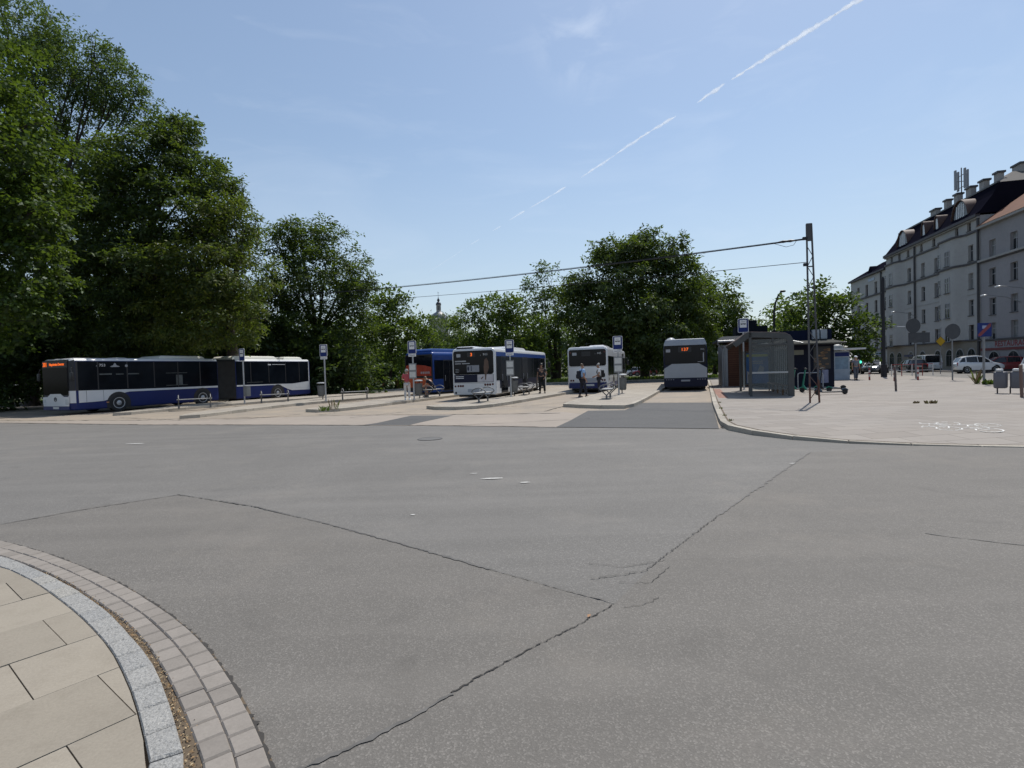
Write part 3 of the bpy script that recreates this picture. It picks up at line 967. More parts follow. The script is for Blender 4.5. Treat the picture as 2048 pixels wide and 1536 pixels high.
plate('display', rrect(-0.34, 0.12, 2.38, 2.62, 0.02), BLACK, t, (0, 0, 0), REAR, 0.018)
txt(t, '3', 0.24, LED, (-0.10, -0.004, 2.50), REAR, 'display_digits', bold=0.006)
txt(t, '911', 0.17, LETW, (0.72, 0, 2.49), REAR, sx=1.1)
txt(t, 'B', 0.08, LETG, (0.44, 0, 2.46), REAR)
round_lamps(t, [(-1.10, 0.78), (1.10, 0.86)], 0.045, REDL, (0, 0, 0), REAR)
round_lamps(t, [(-0.92, 0.79), (-0.78, 0.79), (-0.65, 0.79), (0.66, 0.84), (0.80, 0.84), (0.94, 0.84)], 0.05, REDL, (0, 0, 0), REAR)
round_lamps(t, [(-1.08, 0.42)], 0.05, BLACK, (0, 0, 0), REAR, 'tow_eye')
plate('number_plate', rrect(-0.36, 0.30, 0.44, 0.62, 0.02), GREYP, t, (0, 0, 0), REAR, 0.018)
plate('panel_seam', [(-1.14, 0.92), (1.14, 0.92), (1.14, 0.928), (-1.14, 0.928)], BLACK, t, (0, 0, 0), REAR, 0.004)
flank(t, 12.0, 2.86, 1.05, 2.38, NAVY, (0.62, 1.06), (0.95, 5.3, 10.2), SKYB, (2.38, 2.62))
mirror(t, HW, 11.7, 1.9, 1)
roof_pod(t, -1.1, 0.05, 0.1, 2.6, 2.82, 0.16, WHITE)
roof_pod(t, -0.9, 0.95, 3.4, 7.4, 2.82, 0.22, WHITE)
m = MB(); m.box(-1.0, -0.05, 0.06, 0.12, 2.83, 2.93); m.build('roof_grille', BLACK, t)

# ---- white midi bus (number 143)
t = bus_base('white bus with plain white rear panel and number 143, two men behind it', 3.56 + 1.22, 34.2 - 0.37, a, 12.0, 2.90, WHITE)
plate('rear_window', rrect(-1.17, 1.17, 1.70, 2.74, 0.13, 5), DGLASS, t, (0, 0, 0), REAR, 0.014)
plate('rear_skirt', rrect(-1.19, 1.19, 0.30, 0.66, 0.05), BLUE, t, (0, 0, 0), REAR, 0.012)
plate('engine_flap', rrect(-0.42, 0.62, 0.72, 0.94, 0.02), GREYP, t, (0, 0, 0), REAR, 0.009)
plate('panel_seam', [[(-1.17, 1.66), (1.17, 1.66), (1.17, 1.672), (-1.17, 1.672)], [(-1.17, 0.70), (1.17, 0.70), (1.17, 0.71), (-1.17, 0.71)]], BLACK, t, (0, 0, 0), REAR, 0.004)
plate('number_plate', rrect(-0.10, 0.40, 0.44, 0.56, 0.02), PLATE, t, (0, 0, 0), REAR, 0.02)
plate('sticker', rrect(-0.95, -0.67, 2.38, 2.56, 0.03), GREYP, t, (0, 0, 0), REAR, 0.02)
plate('display', rrect(-0.36, 0.20, 2.32, 2.62, 0.02), BLACK, t, (0, 0, 0), REAR, 0.018)
txt(t, '143', 0.17, LETW, (0.74, 0, 2.48), REAR, sx=1.1)
txt(t, 'B', 0.08, LETG, (0.50, 0, 2.45), REAR)
round_lamps(t, [(-1.08, 2.56), (1.08, 2.56), (-1.06, 0.80), (-0.92, 0.80), (0.92, 0.80), (1.06, 0.80)], 0.05, REDL, (0, 0, 0), REAR)
flank(t, 12.0, 2.90, 1.10, 2.30, BLUE, (0.34, 0.62), (5.4, 10.2), None)
plate('vent', rrect(0.45, 0.62, 1.0, 1.16, 0.02), BLACK, t, (HW, 0, 0), RIGHT, 0.012)
plate('vent', rrect(0.45, 0.62, 0.78, 0.94, 0.02), BLACK, t, (HW, 0, 0), RIGHT, 0.012)
plate('route_display', rrect(9.2, 10.6, 2.38, 2.62, 0.04), BLACK, t, (HW, 0, 0), RIGHT, 0.012)
mirror(t, HW, 11.7, 1.9, 1)
roof_pod(t, 0.0, 1.05, 0.5, 3.2, 2.86, 0.16, WHITE)
roof_pod(t, -0.55, 0.35, 0.2, 0.9, 2.88, 0.07, GREYP)
m = MB(); m.tube([(-0.1, 0.5, 2.95), (-0.1, 0.5, 3.2)], 0.012, 6); m.tube([(-0.25, 0.5, 3.1), (0.1, 0.5, 3.14)], 0.01, 6); m.build('aerial', BLACK, t)

# ---- dark rear electric bus (number 095) showing 137
t = bus_base('dark backed bus with grey panel and lit 137 in its rear window', 9.36 + 1.22, 33.1 - 0.37, a, 12.0, 2.84, NAVY)
m = MB()
def fr(i, z, yi):
    return [(-HW + i, yi, z), (HW - i, yi, z), (HW - i, 11.4, z), (-HW + i, 11.4, z)]
m.loft([fr(0.03, 2.78, -0.02), fr(0.05, 2.90, 0.0), fr(0.14, 3.14, 0.10), fr(0.22, 3.17, 0.18)])
m.build('roof_fairing', GREYP, t, smooth=25)
plate('rear_window', rrect(-1.2, 1.2, 1.60, 2.76, 0.10, 4), DGLASS, t, (0, 0, 0), REAR, 0.012)
plate('rear_panel', [(-1.24, 0.80), (1.24, 0.80), (1.24, 1.38), (0.78, 1.66), (-0.78, 1.66), (-1.24, 1.38)], GREYP, t, (0, 0, 0), REAR, 0.03)
plate('rear_skirt', rrect(-1.24, 1.24, 0.26, 0.78, 0.06), NAVY, t, (0, 0, 0), REAR, 0.02)
plate('number_plate', rrect(-0.26, 0.26, 0.58, 0.68, 0.02), LETG, t, (0, 0, 0), REAR, 0.03)
round_lamps(t, [(-1.12, 0.70), (-0.98, 0.70), (-0.84, 0.70), (-0.70, 0.70), (0.70, 0.70), (0.84, 0.70), (0.98, 0.70), (1.12, 0.70)], 0.022, LETG, (0, -0.02, 0), REAR)
plate('sticker', rrect(-1.12, -0.86, 2.38, 2.56, 0.03), LETG, t, (0, 0, 0), REAR, 0.016)
plate('display', rrect(-0.40, 0.36, 2.36, 2.68, 0.02), BLACK, t, (0, 0, 0), REAR, 0.015)
txt(t, '137', 0.26, LED, (-0.02, -0.002, 2.52), REAR, 'display_digits', bold=0.002, sx=1.12)
txt(t, '095', 0.14, LETG, (1.0, 0, 2.50), REAR, sx=1.1)
plate('window_sticker', [[(1.02, 1.78), (1.08, 1.78), (1.08, 2.3), (1.02, 2.3)], [(0.72, 1.74), (1.08, 1.74), (1.08, 1.77), (0.72, 1.77)]], LETG, t, (0, 0, 0), REAR, 0.014)
m = MB()
m.ball((-0.82, 0.9, 3.08), 0.30, 0.5, 0.24)
m.build('roof_dome', GREYP, t, smooth=60)
flank(t, 12.0, 2.84, 1.0, 2.4, None, (0.3, 0.8), (0.95, 5.3, 10.2))

# ---- blue bus with orange advert
b = radians(34)
t = bus_base('blue bus with orange and red advert across its rear, turning into its bay', -7.25 + 1.057, 36.6 - 0.713, b, 12.0, 2.95, SKYB)
plate('rear_surround', rrect(-1.24, 1.24, 0.36, 2.80, 0.12, 4), BLACK, t, (0, 0, 0), REAR, 0.010)
plate('rear_window', rrect(-1.16, 1.16, 1.35, 2.72, 0.10, 4), DGLASS, t, (0, 0, 0), REAR, 0.02)
plate('advert', [(-1.14, 1.38), (1.14, 1.38), (1.14, 1.95), (0.5, 2.08), (-0.6, 2.16), (-1.14, 2.1)], REDAD, t, (0, 0, 0), REAR, 0.025)
plate('advert', [(-1.15, 0.62), (1.15, 0.62), (1.15, 1.20), (-1.15, 1.28)], ORNG, t, (0, 0, 0), REAR, 0.02)
plate('advert_text', [[(0.2 + k * 0.17, 1.52), (0.3 + k * 0.17, 1.52), (0.3 + k * 0.17, 1.66), (0.2 + k * 0.17, 1.66)] for k in range(5)], LETG, t, (0, 0, 0), REAR, 0.028)
round_lamps(t, [(-1.1, 0.5), (1.1, 0.5), (-0.95, 0.5), (0.95, 0.5)], 0.05, REDL, (0, -0.01, 0), REAR)
plate('number_plate', rrect(-0.26, 0.26, 0.44, 0.56, 0.02), PLATE, t, (0, 0, 0), REAR, 0.02)
flank(t, 12.0, 2.95, 1.15, 2.40, SKYB, (0.34, 1.12), (1.0, 5.3, 10.2), SKYB, (2.42, 2.66))
plate('sticker', [[(2.5, 2.50), (3.3, 2.50), (3.3, 2.58), (2.5, 2.58)], [(4.4, 2.50), (5.0, 2.50), (5.0, 2.58), (4.4, 2.58)]], LETG, t, (HW, 0, 0), RIGHT, 0.012)
roof_pod(t, -0.9, 1.1, 0.1, 3.0, 2.92, 0.26, SKYB)

# ---- articulated bus coming towards us on the left
aw = radians(24)
z0 = 29.0
Px, Py = -0.732 * z0, z0
ox, oy = Px - HW * cos(aw), Py + HW * sin(aw)
t = thing('articulated_bus', 'long white and dark blue articulated bus under the trees, route 301', 'articulated bus', (ox, oy, 0), pi - aw, 'buses standing in the bays')
YF, YB0, YB1, YR = 2.25, -5.95, -7.26, -13.86
m = MB()
HA = 2.88
shell(m, YB0, YF, HW, 0.22, HA, rear=0.02, front=0.22)
for i_, f_ in enumerate(m.f):
    cy_ = sum(m.v[q][1] for q in f_) / len(f_)
    cz_ = sum(m.v[q][2] for q in f_) / len(f_)
    if len(f_) == 4 and cy_ > YF - 0.245:
        m.m[i_] = 2 if 0.6 < cz_ < 1.22 else (1 if 1.22 < cz_ < HA - 0.12 else (2 if cz_ >= HA - 0.12 else 0))
m.build('front_body', [BLUE, BLACK, WHITE], t, smooth=35)
m = MB()
shell(m, YR, YB1, HW, 0.22, HA, rear=0.12, front=0.02)
m.build('rear_body', BLUE, t, smooth=35)
m = MB()
n = 17
rings = []
for k in range(n * 2 + 1):
    yy = YB0 + (YB1 - YB0) * k / (n * 2)
    d = 0.06 if k % 2 else 0.0
    rings.append([(x, yy, z) for x, z in section(HW - 0.03 - d, 0.26 + d, HA - 0.02 - d)])
rings.reverse()
m.loft(rings)
m.build('bellows', BELL, t)
# white roof edges (proud caps over the cant rail)
def capstrip(y0, y1, name='roof_edge'):
    mb = MB()
    sec = section(HW + 0.008, 0.22, HA + 0.008)
    arc = [p for p in sec if p[1] > HA - 0.17]
    rg = [[(x, y, z) for x, z in arc] for y in (y0, y1)]
    mb.loft(rg, caps=False, closed=False)
    return mb.build(name, WHITE, t, smooth=40)
capstrip(YB0 + 0.02, YF - 0.25)
capstrip(YR + 0.14, YB1 - 0.02)
def lp(name, poly, m_, lift=0.0, th=0.01):
    """panel on the left flank given as (local y, z)"""
    return plate(name, [(-y, z) for y, z in poly], m_, t, (-HW, 0, 0), LEFT, th, lift)
lp('window_band', [(YF - 0.36, 1.22), (YF - 0.36, 2.70), (YB0 + 0.04, 2.70), (YB0 + 0.04, 1.18), (-1, 1.18)], DGLASS2)
lp('window_band', [(YB1 - 0.04, 1.16), (YB1 - 0.04, 2.70), (YR + 0.22, 2.70), (YR + 0.22, 1.24), (YR + 1.8, 1.10), (YR + 3.2, 1.12)], DGLASS2)
lp('white_stripe', [(YF - 0.36, 1.22), (0.9, 1.22), (-1.0, 1.175), (YB0 + 0.04, 1.17), (YB0 + 0.04, 1.06), (-0.55, 1.06), (-0.35, 1.02), (0.05, 0.86), (0.45, 0.70), (0.75, 0.63), (1.2, 0.61), (YF - 0.36, 0.60)], WHITE, 0.0, 0.007)
lp('white_stripe', [(YB1 - 0.04, 1.15), (YB1 - 0.04, 1.05), (YR + 3.6, 1.05), (YR + 2.9, 0.98), (YR + 2.3, 0.72), (YR + 1.9, 0.60), (YR + 0.14, 0.58), (YR + 0.14, 2.7), (YR + 0.20, 2.7), (YR + 0.22, 1.22), (YR + 1.8, 1.09), (YR + 3.2, 1.11)], WHITE, 0.0, 0.007)
for yy in (1.0, -0.45, -1.9, -3.3, -4.7, -8.4, -9.9, -11.4, -12.7):
    lp('window_pillar', [(yy, 1.24), (yy - 0.06, 1.24), (yy - 0.06, 2.68), (yy, 2.68)], BLACK, 0.0, 0.013)
for (y0, y1, zz, h) in ((0.9, 0.3, 2.0, .07), (0.1, -0.3, 2.0, .05), (-0.5, -1.1, 2.0, .06), (-2.6, -3.9, 2.02, .03), (-2.6, -3.9, 1.30, .03), (-3.2, -3.6, 1.32, .6), (-8.1, -9.4, 1.28, .03)):
    lp('interior_trim', [(y0, zz), (y0, zz + h), (y1, zz + h), (y1, zz)], mat('seen_interior', (0.07, 0.08, 0.08), 0.4, vary=0.5, scale=5), 0.0, 0.0105)
lp('panel_seam', [(1.55, 0.62), (1.55, 1.2), (1.535, 1.2), (1.535, 0.62)], BLACK, 0.0, 0.009)
lp('panel_seam', [(0.75, 0.64), (0.75, 1.2), (0.738, 1.2), (0.738, 0.64)], BLACK, 0.0, 0.009)
lp('flap', [(YR + 1.5, 0.78), (YR + 1.5, 0.98), (YR + 0.95, 0.98), (YR + 0.95, 0.78)], mat('flap_white', (0.62, 0.63, 0.63), 0.4), 0.0, 0.012)
lp('reflector', [(0.62, 0.52), (0.62, 0.57), (0.50, 0.57), (0.50, 0.52)], mat('orange_lens', (0.5, 0.22, 0.1), 0.3), 0.0, 0.012)
for wy in (0.0, -5.1 + 0.25, -10.66):
    for s in (-1, 1):
        arch(t, s * (HW + 0.003), wy, s, 0.60, 0.22)
        wheel(t, s * (HW + 0.014), wy, s)
txt(t, '753', 0.19, LETW, (-HW, 0.75, 2.50), LEFT, sx=1.1)
txt(t, 'P', 0.10, LETG, (-HW, 1.02, 2.46), LEFT)
lp('crest', [(0.38, 2.44), (0.30, 2.41), (-0.05, 2.41), (-0.12, 2.44), (0.05, 2.50), (0.08, 2.58), (0.13, 2.63), (0.18, 2.58), (0.21, 2.50)], LETG, 0.0, 0.014)
round_lamps(t, [(0.45, 2.47)], 0.06, LETG, (-HW, 0, 0), LEFT, 'sticker')
plate('roof_line_text', [(8.9 + 1.35, 2.49), (8.9 + 2.5, 2.49), (8.9 + 2.5, 2.525), (8.9 + 1.35, 2.525)], LETW, t, (-HW, 0, 0), LEFT, 0.014)
plate('roof_line_mark', [(8.9 + 0.98, 2.46), (8.9 + 1.24, 2.46), (8.9 + 1.24, 2.54), (8.9 + 0.98, 2.54)], LETW, t, (-HW, 0, 0), LEFT, 0.014)
FO = (0, YF, 0)
plate('windscreen', rrect(-1.10, 1.10, 1.02, 2.42, 0.10), WSCR, t, FO, FRONT, 0.018)
plate('front_surround', rrect(-1.115, 1.115, 0.95, 2.77, 0.08), BLACK, t, FO, FRONT, 0.008)
lp('corner_panel', [(YF - 0.25, 1.22), (YF - 0.25, 2.70), (YF - 0.36, 2.70), (YF - 0.36, 1.22)], BLACK)
plate('front_mask', [(-1.12, 0.45), (1.12, 0.45), (1.16, 0.92), (0.72, 0.93), (0.45, 1.08), (-0.45, 1.08), (-0.72, 0.93), (-1.16, 0.92)], WHITE, t, FO, FRONT, 0.03)
plate('front_bumper', rrect(-1.16, 1.16, 0.26, 0.44, 0.04), BLUE, t, FO, FRONT, 0.025)
plate('number_plate', rrect(-0.26, 0.26, 0.31, 0.42, 0.02), PLATE, t, FO, FRONT, 0.035)
m = MB()
mx = face_mx((0, YF + 0.03, 0.80), *FRONT)
m.tube([(0.10 * cos(k * pi / 10), 0.10 * sin(k * pi / 10), 0.01) for k in range(21)], 0.014, 6, 0, mx)
for k in range(3):
    m.tube([(0, 0, 0.01), (0.1 * cos(pi / 2 + k * 2 * pi / 3), 0.1 * sin(pi / 2 + k * 2 * pi / 3), 0.01)], 0.01, 5, 0, mx)
m.build('emblem', BLACK, t)
for s in (-1, 1):
    plate('headlight', rrect(s * 1.0 - 0.14, s * 1.0 + 0.14, 0.52, 0.80, 0.06), LAMPG, t, FO, FRONT, 0.038)
plate('display', rrect(-1.10, 1.10, 2.42, 2.74, 0.04), BLACK, t, FO, FRONT, 0.012)
txt(t, '301', 0.30, LED, (0.84, YF, 2.58), FRONT, 'display_digits', bold=0.007, sx=0.85)
txt(t, 'Niepołomice Dworzec', 0.185, LED, (-0.22, YF, 2.58), FRONT, 'display_text', bold=0.004, sx=0.78)
mirror(t, -HW + 0.05, YF - 0.15, 1.95, -1)
mirror(t, HW - 0.05, YF - 0.15, 1.95, 1)
roof_pod(t, -1.0, 0.9, -5.3, -2.4, HA - 0.03, 0.22, CREAM)
roof_pod(t, -0.6, 0.6, -1.0, -0.1, HA - 0.03, 0.10, CREAM, 'roof_hatch')
roof_pod(t, -1.05, 0.9, -10.9, -7.2, HA - 0.03, 0.26, CREAM)
roof_pod(t, -0.95, 0.9, -13.4, -11.6, HA - 0.03, 0.24, CREAM)
round_lamps(t, [(1.22, 1.02), (1.22, 0.90), (1.22, 0.78)], 0.05, REDL, (0, YR, 0), ((1, 0, 0), (0, 0, 1)))

# ------------------------------------------------------------------ cars
CGL = mat('car_glass', (0.012, 0.015, 0.018), 0.05, spec=0.7)
CW = mat('car_white', (0.72, 0.73, 0.74), 0.22, vary=0.03, coat=0.6)
CS = mat('car_silver', (0.36, 0.38, 0.40), 0.28, 0.4, vary=0.03, coat=0.6)
CR = mat('car_red', (0.20, 0.016, 0.018), 0.24, vary=0.05, coat=0.6)
CD = mat('car_dark', (0.030, 0.032, 0.038), 0.25, vary=0.05, coat=0.6)
CB = mat('car_palebl', (0.34, 0.42, 0.50), 0.25, vary=0.03, coat=0.6)
TAIL = mat('tail_red', (0.35, 0.02, 0.02), 0.2)
KIND = {
    # lower body: (y, half width, bottom, shoulder); cabin: (y, base z, roof z, half width base, half width roof)
    'suv': dict(L=4.4, low=[(0, .72, .45, .95), (.10, .84, .34, 1.06), (.5, .91, .28, 1.10), (1.4, .92, .26, 1.06), (2.9, .92, .26, 1.02), (3.5, .91, .28, .98), (4.1, .84, .32, .86), (4.35, .72, .42, .74), (4.4, .62, .5, .66)],
                cab=[(.10, 1.04, 1.10, .70, .62), (.45, 1.06, 1.50, .80, .62), (.9, 1.06, 1.62, .84, .64), (1.9, 1.04, 1.66, .85, .65), (2.5, 1.02, 1.58, .85, .63), (3.35, .98, 1.02, .82, .70)], wb=(.85, 3.5), wr=.36),
    'hatch': dict(L=4.1, low=[(0, .70, .42, .82), (.1, .80, .30, .92), (.5, .87, .24, .95), (2.7, .88, .22, .92), (3.2, .87, .24, .88), (3.8, .80, .28, .76), (4.05, .66, .4, .62), (4.1, .6, .45, .56)],
                  cab=[(.08, .90, .96, .70, .60), (.42, .93, 1.34, .77, .58), (.9, .93, 1.44, .80, .60), (1.8, .92, 1.47, .81, .61), (2.4, .91, 1.40, .81, .60), (3.15, .88, .92, .78, .66)], wb=(.72, 3.25), wr=.32),
    'van': dict(L=4.4, low=[(0, .80, .40, .98), (.06, .88, .30, 1.02), (.4, .90, .24, 1.04), (3.0, .90, .22, 1.02), (3.5, .88, .24, .98), (4.1, .82, .28, .82), (4.35, .70, .4, .66), (4.4, .6, .46, .58)],
                cab=[(.03, .98, 1.66, .84, .74), (.12, 1.0, 1.80, .85, .72), (.6, 1.0, 1.84, .86, .73), (2.2, 1.0, 1.83, .86, .73), (2.8, 1.0, 1.70, .85, .70), (3.5, .97, 1.02, .82, .72)], wb=(.78, 3.45), wr=.33),
}
def car(kind, paint, label, x, y, rz, group='cars on the far street', zz=0.0):
    K = KIND[kind]
    L = K['L']
    t = thing('parked_car', label, 'car', (x, y, zz), rz, group)
    m = MB()
    rings = []
    for yy, hw, zb, zs in K['low']:
        zm = zb + (zs - zb) * 0.55
        half = [(hw * 0.86, zb), (hw * 0.97, zb + 0.06), (hw, zm), (hw * 0.985, zs - 0.10), (hw * 0.93, zs - 0.02), (hw * 0.80, zs)]
        rings.append([(a_, yy, b_) for a_, b_ in half] + [(-a_, yy, b_) for a_, b_ in reversed(half)])
    m.loft(rings)
    m.build('body', paint, t, smooth=50)
    # cabin: glass shell with painted roof and pillars over it
    m = MB()
    rings = []
    for yy, zb, zt, h0, h1 in K['cab']:
        rings.append([(h0, yy, zb - 0.05), (h1 + (h0 - h1) * .45, yy, zb + (zt - zb) * .55), (h1, yy, zt - 0.02), (-h1, yy, zt - 0.02), (-(h1 + (h0 - h1) * .45), yy, zb + (zt - zb) * .55), (-h0, yy, zb - 0.05)])
    m.loft(rings)
    m.build('windows', CGL, t, smooth=30)
    m = MB()
    top = K['cab'][1:-1]
    rr = []
    for yy, zb, zt, h0, h1 in top:
        rr.append([(h1 + 0.025, yy, zt - 0.09), (h1 + 0.01, yy, zt - 0.01), (h1 * 0.7, yy, zt + 0.02), (-h1 * 0.7, yy, zt + 0.02), (-h1 - 0.01, yy, zt - 0.01), (-h1 - 0.025, yy, zt - 0.09)])
    m.loft(rr)
    for s in (-1, 1):
        def pil(i, j, w=0.05):
            A, B = K['cab'][i], K['cab'][j]
            m.tube([(s * A[3] * 0.985, A[0], A[1] - 0.02), (s * (B[4] + 0.015), B[0], B[2] - 0.05)], w, 6)
        pil(len(K['cab']) - 1, len(K['cab']) - 2)
        pil(0, 1, 0.07)
        A = K['cab'][3]
        m.tube([(s * A[3], A[0], A[1]), (s * (A[4] + 0.012), A[0] - 0.05, A[2] - 0.05)], 0.035, 6)
        A = K['cab'][2]
        m.tube([(s * A[3], A[0] - 0.12, A[1]), (s * (A[4] + 0.012), A[0] - 0.1, A[2] - 0.05)], 0.06, 6)
    m.build('roof', paint, t, smooth=40)
    for s in (-1, 1):
        for wy in K['wb']:
            mm = MB()
            mm.lathe([(K['wr'] * 1.17, 0), (K['wr'] * 1.17, 0.012), (0.02, 0.013)], 20, 0, Matrix.Translation((s * 0.895, wy, K['wr'])) @ Matrix.Rotation(s * pi / 2, 4, 'Y'))
            mm.build('wheel_arch', BLACK, t)
            wheel(t, s * 0.925, wy, s, K['wr'], 0.2, hub=False)
        plate('headlight', rrect(s * 0.52 - 0.16, s * 0.52 + 0.16, K['low'][-3][3] - 0.22, K['low'][-3][3] - 0.08, 0.05), LAMPG, t, (0, L - 0.12, 0), FRONT, 0.03)
        plate('tail_light', rrect(s * 0.66 - 0.10, s * 0.66 + 0.10, K['low'][1][3] - 0.32, K['low'][1][3] - 0.02, 0.04), TAIL, t, (0, 0.06, 0), REAR, 0.06)
        mm = MB()
        mm.bevbox(s * 0.98 - 0.1, s * 0.98 + 0.1, L * .66, L * .66 + 0.12, K['low'][4][3] - 0.04, K['low'][4][3] + 0.12, 0.04)
        mm.build('wing_mirror', paint, t, smooth=40)
    plate('grille', rrect(-0.48, 0.48, .45, .60, 0.04), BLACK, t, (0, L - 0.06, 0), FRONT, 0.04)
    plate('number_plate', rrect(-0.26, 0.26, .62, .73, 0.01), PLATE, t, (0, 0.02, 0), REAR, 0.05)
    mm = MB()
    mm.box(-0.84, 0.84, 0.12, L - 0.3, 0.17, 0.34)
    mm.build('underbody', BLACK, t)
    return t

def heading(dx, dy):
    return atan2(-dx, dy)
sv = G(1905, 747.5)
HE = heading(0.55, -0.42)
dxy = (-0.02, 0)
car('suv', CW, 'large white SUV with black windows crossing in front of the corner house', 41.2, 50.0, heading(0.94, -0.34)).scale = (.84, .80, .97)
car('hatch', CR, 'dark red car behind the white SUV', 47.6, 49.4, heading(-0.9, 0.45))
car('van', CW, 'white van seen from behind, parked by the arches', 46.3, 59.0, heading(0.25, 0.97))
car('hatch', CS, 'silver grey car parked behind the red railing', 41.6, 60.6, heading(-0.75, -0.65))
car('hatch', CD, 'dark car parked between the silver car and the white van', 43.6, 57.4, heading(0.3, 0.95))
car('hatch', CR, 'dark red car with bright bonnet left of the lamp post', 38.6, 61.0, heading(0.35, 0.93))
car('hatch', CW, 'white car partly behind the man in a white cap', 35.6, 60.2, heading(-0.2, -0.97))
car('suv', CW, 'white car with dark windscreen cut by the right edge', 30.6, 31.2, heading(-0.55, -0.83))
car('hatch', CW, 'white car with its bonnet in the sun under the big lime tree', 18.4, 86.5, heading(0.97, -0.2), 'cars in the park car park')
car('hatch', CR, 'red car parked under the big lime tree', 23.2, 85.0, heading(-0.95, 0.25), 'cars in the park car park')
car('hatch', CB, 'pale blue car beyond the brown timber kiosk', 33.0, 83.0, heading(0.97, -0.2), 'cars in the park car park')
# ------------------------------------------------------------------ street furniture
GALV = mat('galvanised', (0.36, 0.37, 0.38), 0.45, 0.5, vary=0.12, scale=5)
GREYM = mat('grey_metal', (0.20, 0.205, 0.21), 0.5, 0.3, vary=0.12)
DGREY = mat('dark_grey_metal', (0.024, 0.024, 0.028), 0.6, spec=0.25)
SIGNB = mat('sign_blue', (0.008, 0.022, 0.13), 0.5, spec=0.25, vary=0.05)
SIGNW = mat('sign_white', (0.66, 0.66, 0.66), 0.45, vary=0.05)
SIGNG = mat('sign_back', (0.055, 0.057, 0.062), 0.6, spec=0.3)
PAPER = mat('paper_board', (0.52, 0.52, 0.50), 0.6, vary=0.12, scale=9)
TXT = mat('print_dark', (0.05, 0.05, 0.055), 0.6)
PZI = 0.14

def stop_sign(px, py, label, zb=PZI, H=3.05, board=True, plate2=True, yaw=None, lean=0.0, scale=0.86, first=False):
    x, y = G(px, py, zb)
    rz = -radians(17) if yaw is None else yaw
    t = thing('bus_stop_sign', label, 'bus stop sign', (x, y, zb), rz, 'bus stop signs')
    t.rotation_euler = (0, lean, rz)
    m = MB()
    m.tube([(0, 0, -0.02), (0, 0, H - 0.05)], 0.042, 10)
    m.lathe([(0.07, 0), (0.07, 0.04), (0.045, 0.05)], 12)
    m.build('pole', GALV, t, smooth=40)
    s = scale
    F0 = (0, -0.045, 0)
    top = H
    p0 = plate('sign_panel', rrect(-0.29 * s, 0.29 * s, top - 0.82 * s, top, 0.06, 4), SIGNW, t, F0, REAR, 0.02)
    plate('blue_field', rrect(-0.265 * s, 0.265 * s, top - 0.795 * s, top - 0.025, 0.05, 4), SIGNB, p0, F0, REAR, 0.003, 0.020)
    plate('white_field', rrect(-0.185 * s, 0.185 * s, top - 0.53 * s, top - 0.08 * s, 0.015), SIGNW, p0, F0, REAR, 0.003, 0.0235)
    plate('bus_symbol', [rrect(-0.15 * s, 0.15 * s, top - 0.34 * s, top - 0.29 * s, 0.015), rrect(-0.12 * s, -0.05 * s, top - 0.36 * s, top - 0.335 * s, 0.01), rrect(0.05 * s, 0.12 * s, top - 0.36 * s, top - 0.335 * s, 0.01), rrect(-0.10 * s, 0.10 * s, top - 0.20 * s, top - 0.185 * s, 0.004)], TXT, p0, F0, REAR, 0.003, 0.027)
    if plate2:
        n = plate('name_plate', rrect(-0.26 * s, 0.26 * s, top - 0.99 * s, top - 0.84 * s, 0.01), SIGNW, t, F0, REAR, 0.012)
        plate('name_line', rrect(-0.20 * s, 0.18 * s, top - 0.94 * s, top - 0.89 * s, 0.005), LETG, n, F0, REAR, 0.002, 0.012)
    if board:
        b = plate('timetable_board', rrect(-0.22, 0.22, 1.15, 1.98, 0.02), GREYM, t, F0, REAR, 0.03)
        plate('timetable', [rrect(-0.18, 0.18, 1.62, 1.92, 0.01), rrect(-0.18, 0.18, 1.22, 1.52, 0.01)], PAPER, b, F0, REAR, 0.003, 0.030)
    return t

stop_sign(1238, 789.5, 'bus stop sign with timetable board on the platform beside the number 143 bus')
stop_sign(1022.5, 793.5, 'bus stop sign in front of the open door of the 911 bus', H=3.1)
stop_sign(828.5, 799.5, 'bus stop sign next to the woman in a red top', H=3.2)
stop_sign(652, 802, 'bus stop sign with bare pole and litter bin off the tail of the articulated bus', board=False, H=3.25)
stop_sign(489.5, 807, 'narrow bus stop sign standing in front of the articulated bus, with bin on its pole', board=False, plate2=False, yaw=-radians(30), H=3.15)
stop_sign(1488.5, 779, 'bus stop sign rising above the bus shelter roof', zb=PZ, H=3.95, board=False, plate2=False, yaw=-radians(17), scale=0.95)

def bench(px, py, label, rz, zb=PZI, proto=None):
    x, y = G(px, py, zb)
    if proto:
        return dup(proto, (x, y, zb), rz, label)
    t = thing('bench', label, 'bench', (x, y, zb), rz, 'steel benches on the platforms')
    SM = mat('bench_steel', (0.13, 0.133, 0.137), 0.55, 0.2)
    for s in (-0.72, 0.72):
        m = MB()
        m.tube([(0, s, -0.02), (0, s, 0.20)], 0.042, 10)
        for q in (-1, 1):
            m.tube([(0, s, 0.17), (q * 0.10, s, 0.27), (q * 0.22, s, 0.38), (q * 0.34, s, 0.50)], 0.024, 8)
        m.tube([(-0.34, s, 0.50), (-0.27, s, 0.585), (-0.15, s, 0.65), (0, s, 0.675), (0.15, s, 0.65), (0.27, s, 0.585), (0.34, s, 0.50)], 0.024, 8)
        m.tube([(-0.24, s, 0.42), (0.24, s, 0.42)], 0.018, 6)
        m.build('end_frame', SM, t, smooth=40)
    m = MB()
    for k in range(5):
        xx = -0.20 + 0.10 * k
        m.bevbox(xx - 0.044, xx + 0.044, -0.80, 0.80, 0.43, 0.465, 0.012)
    m.build('seat', mat('seat_slats', (0.26, 0.26, 0.255), 0.6, 0.0, vary=0.15), t)
    return t
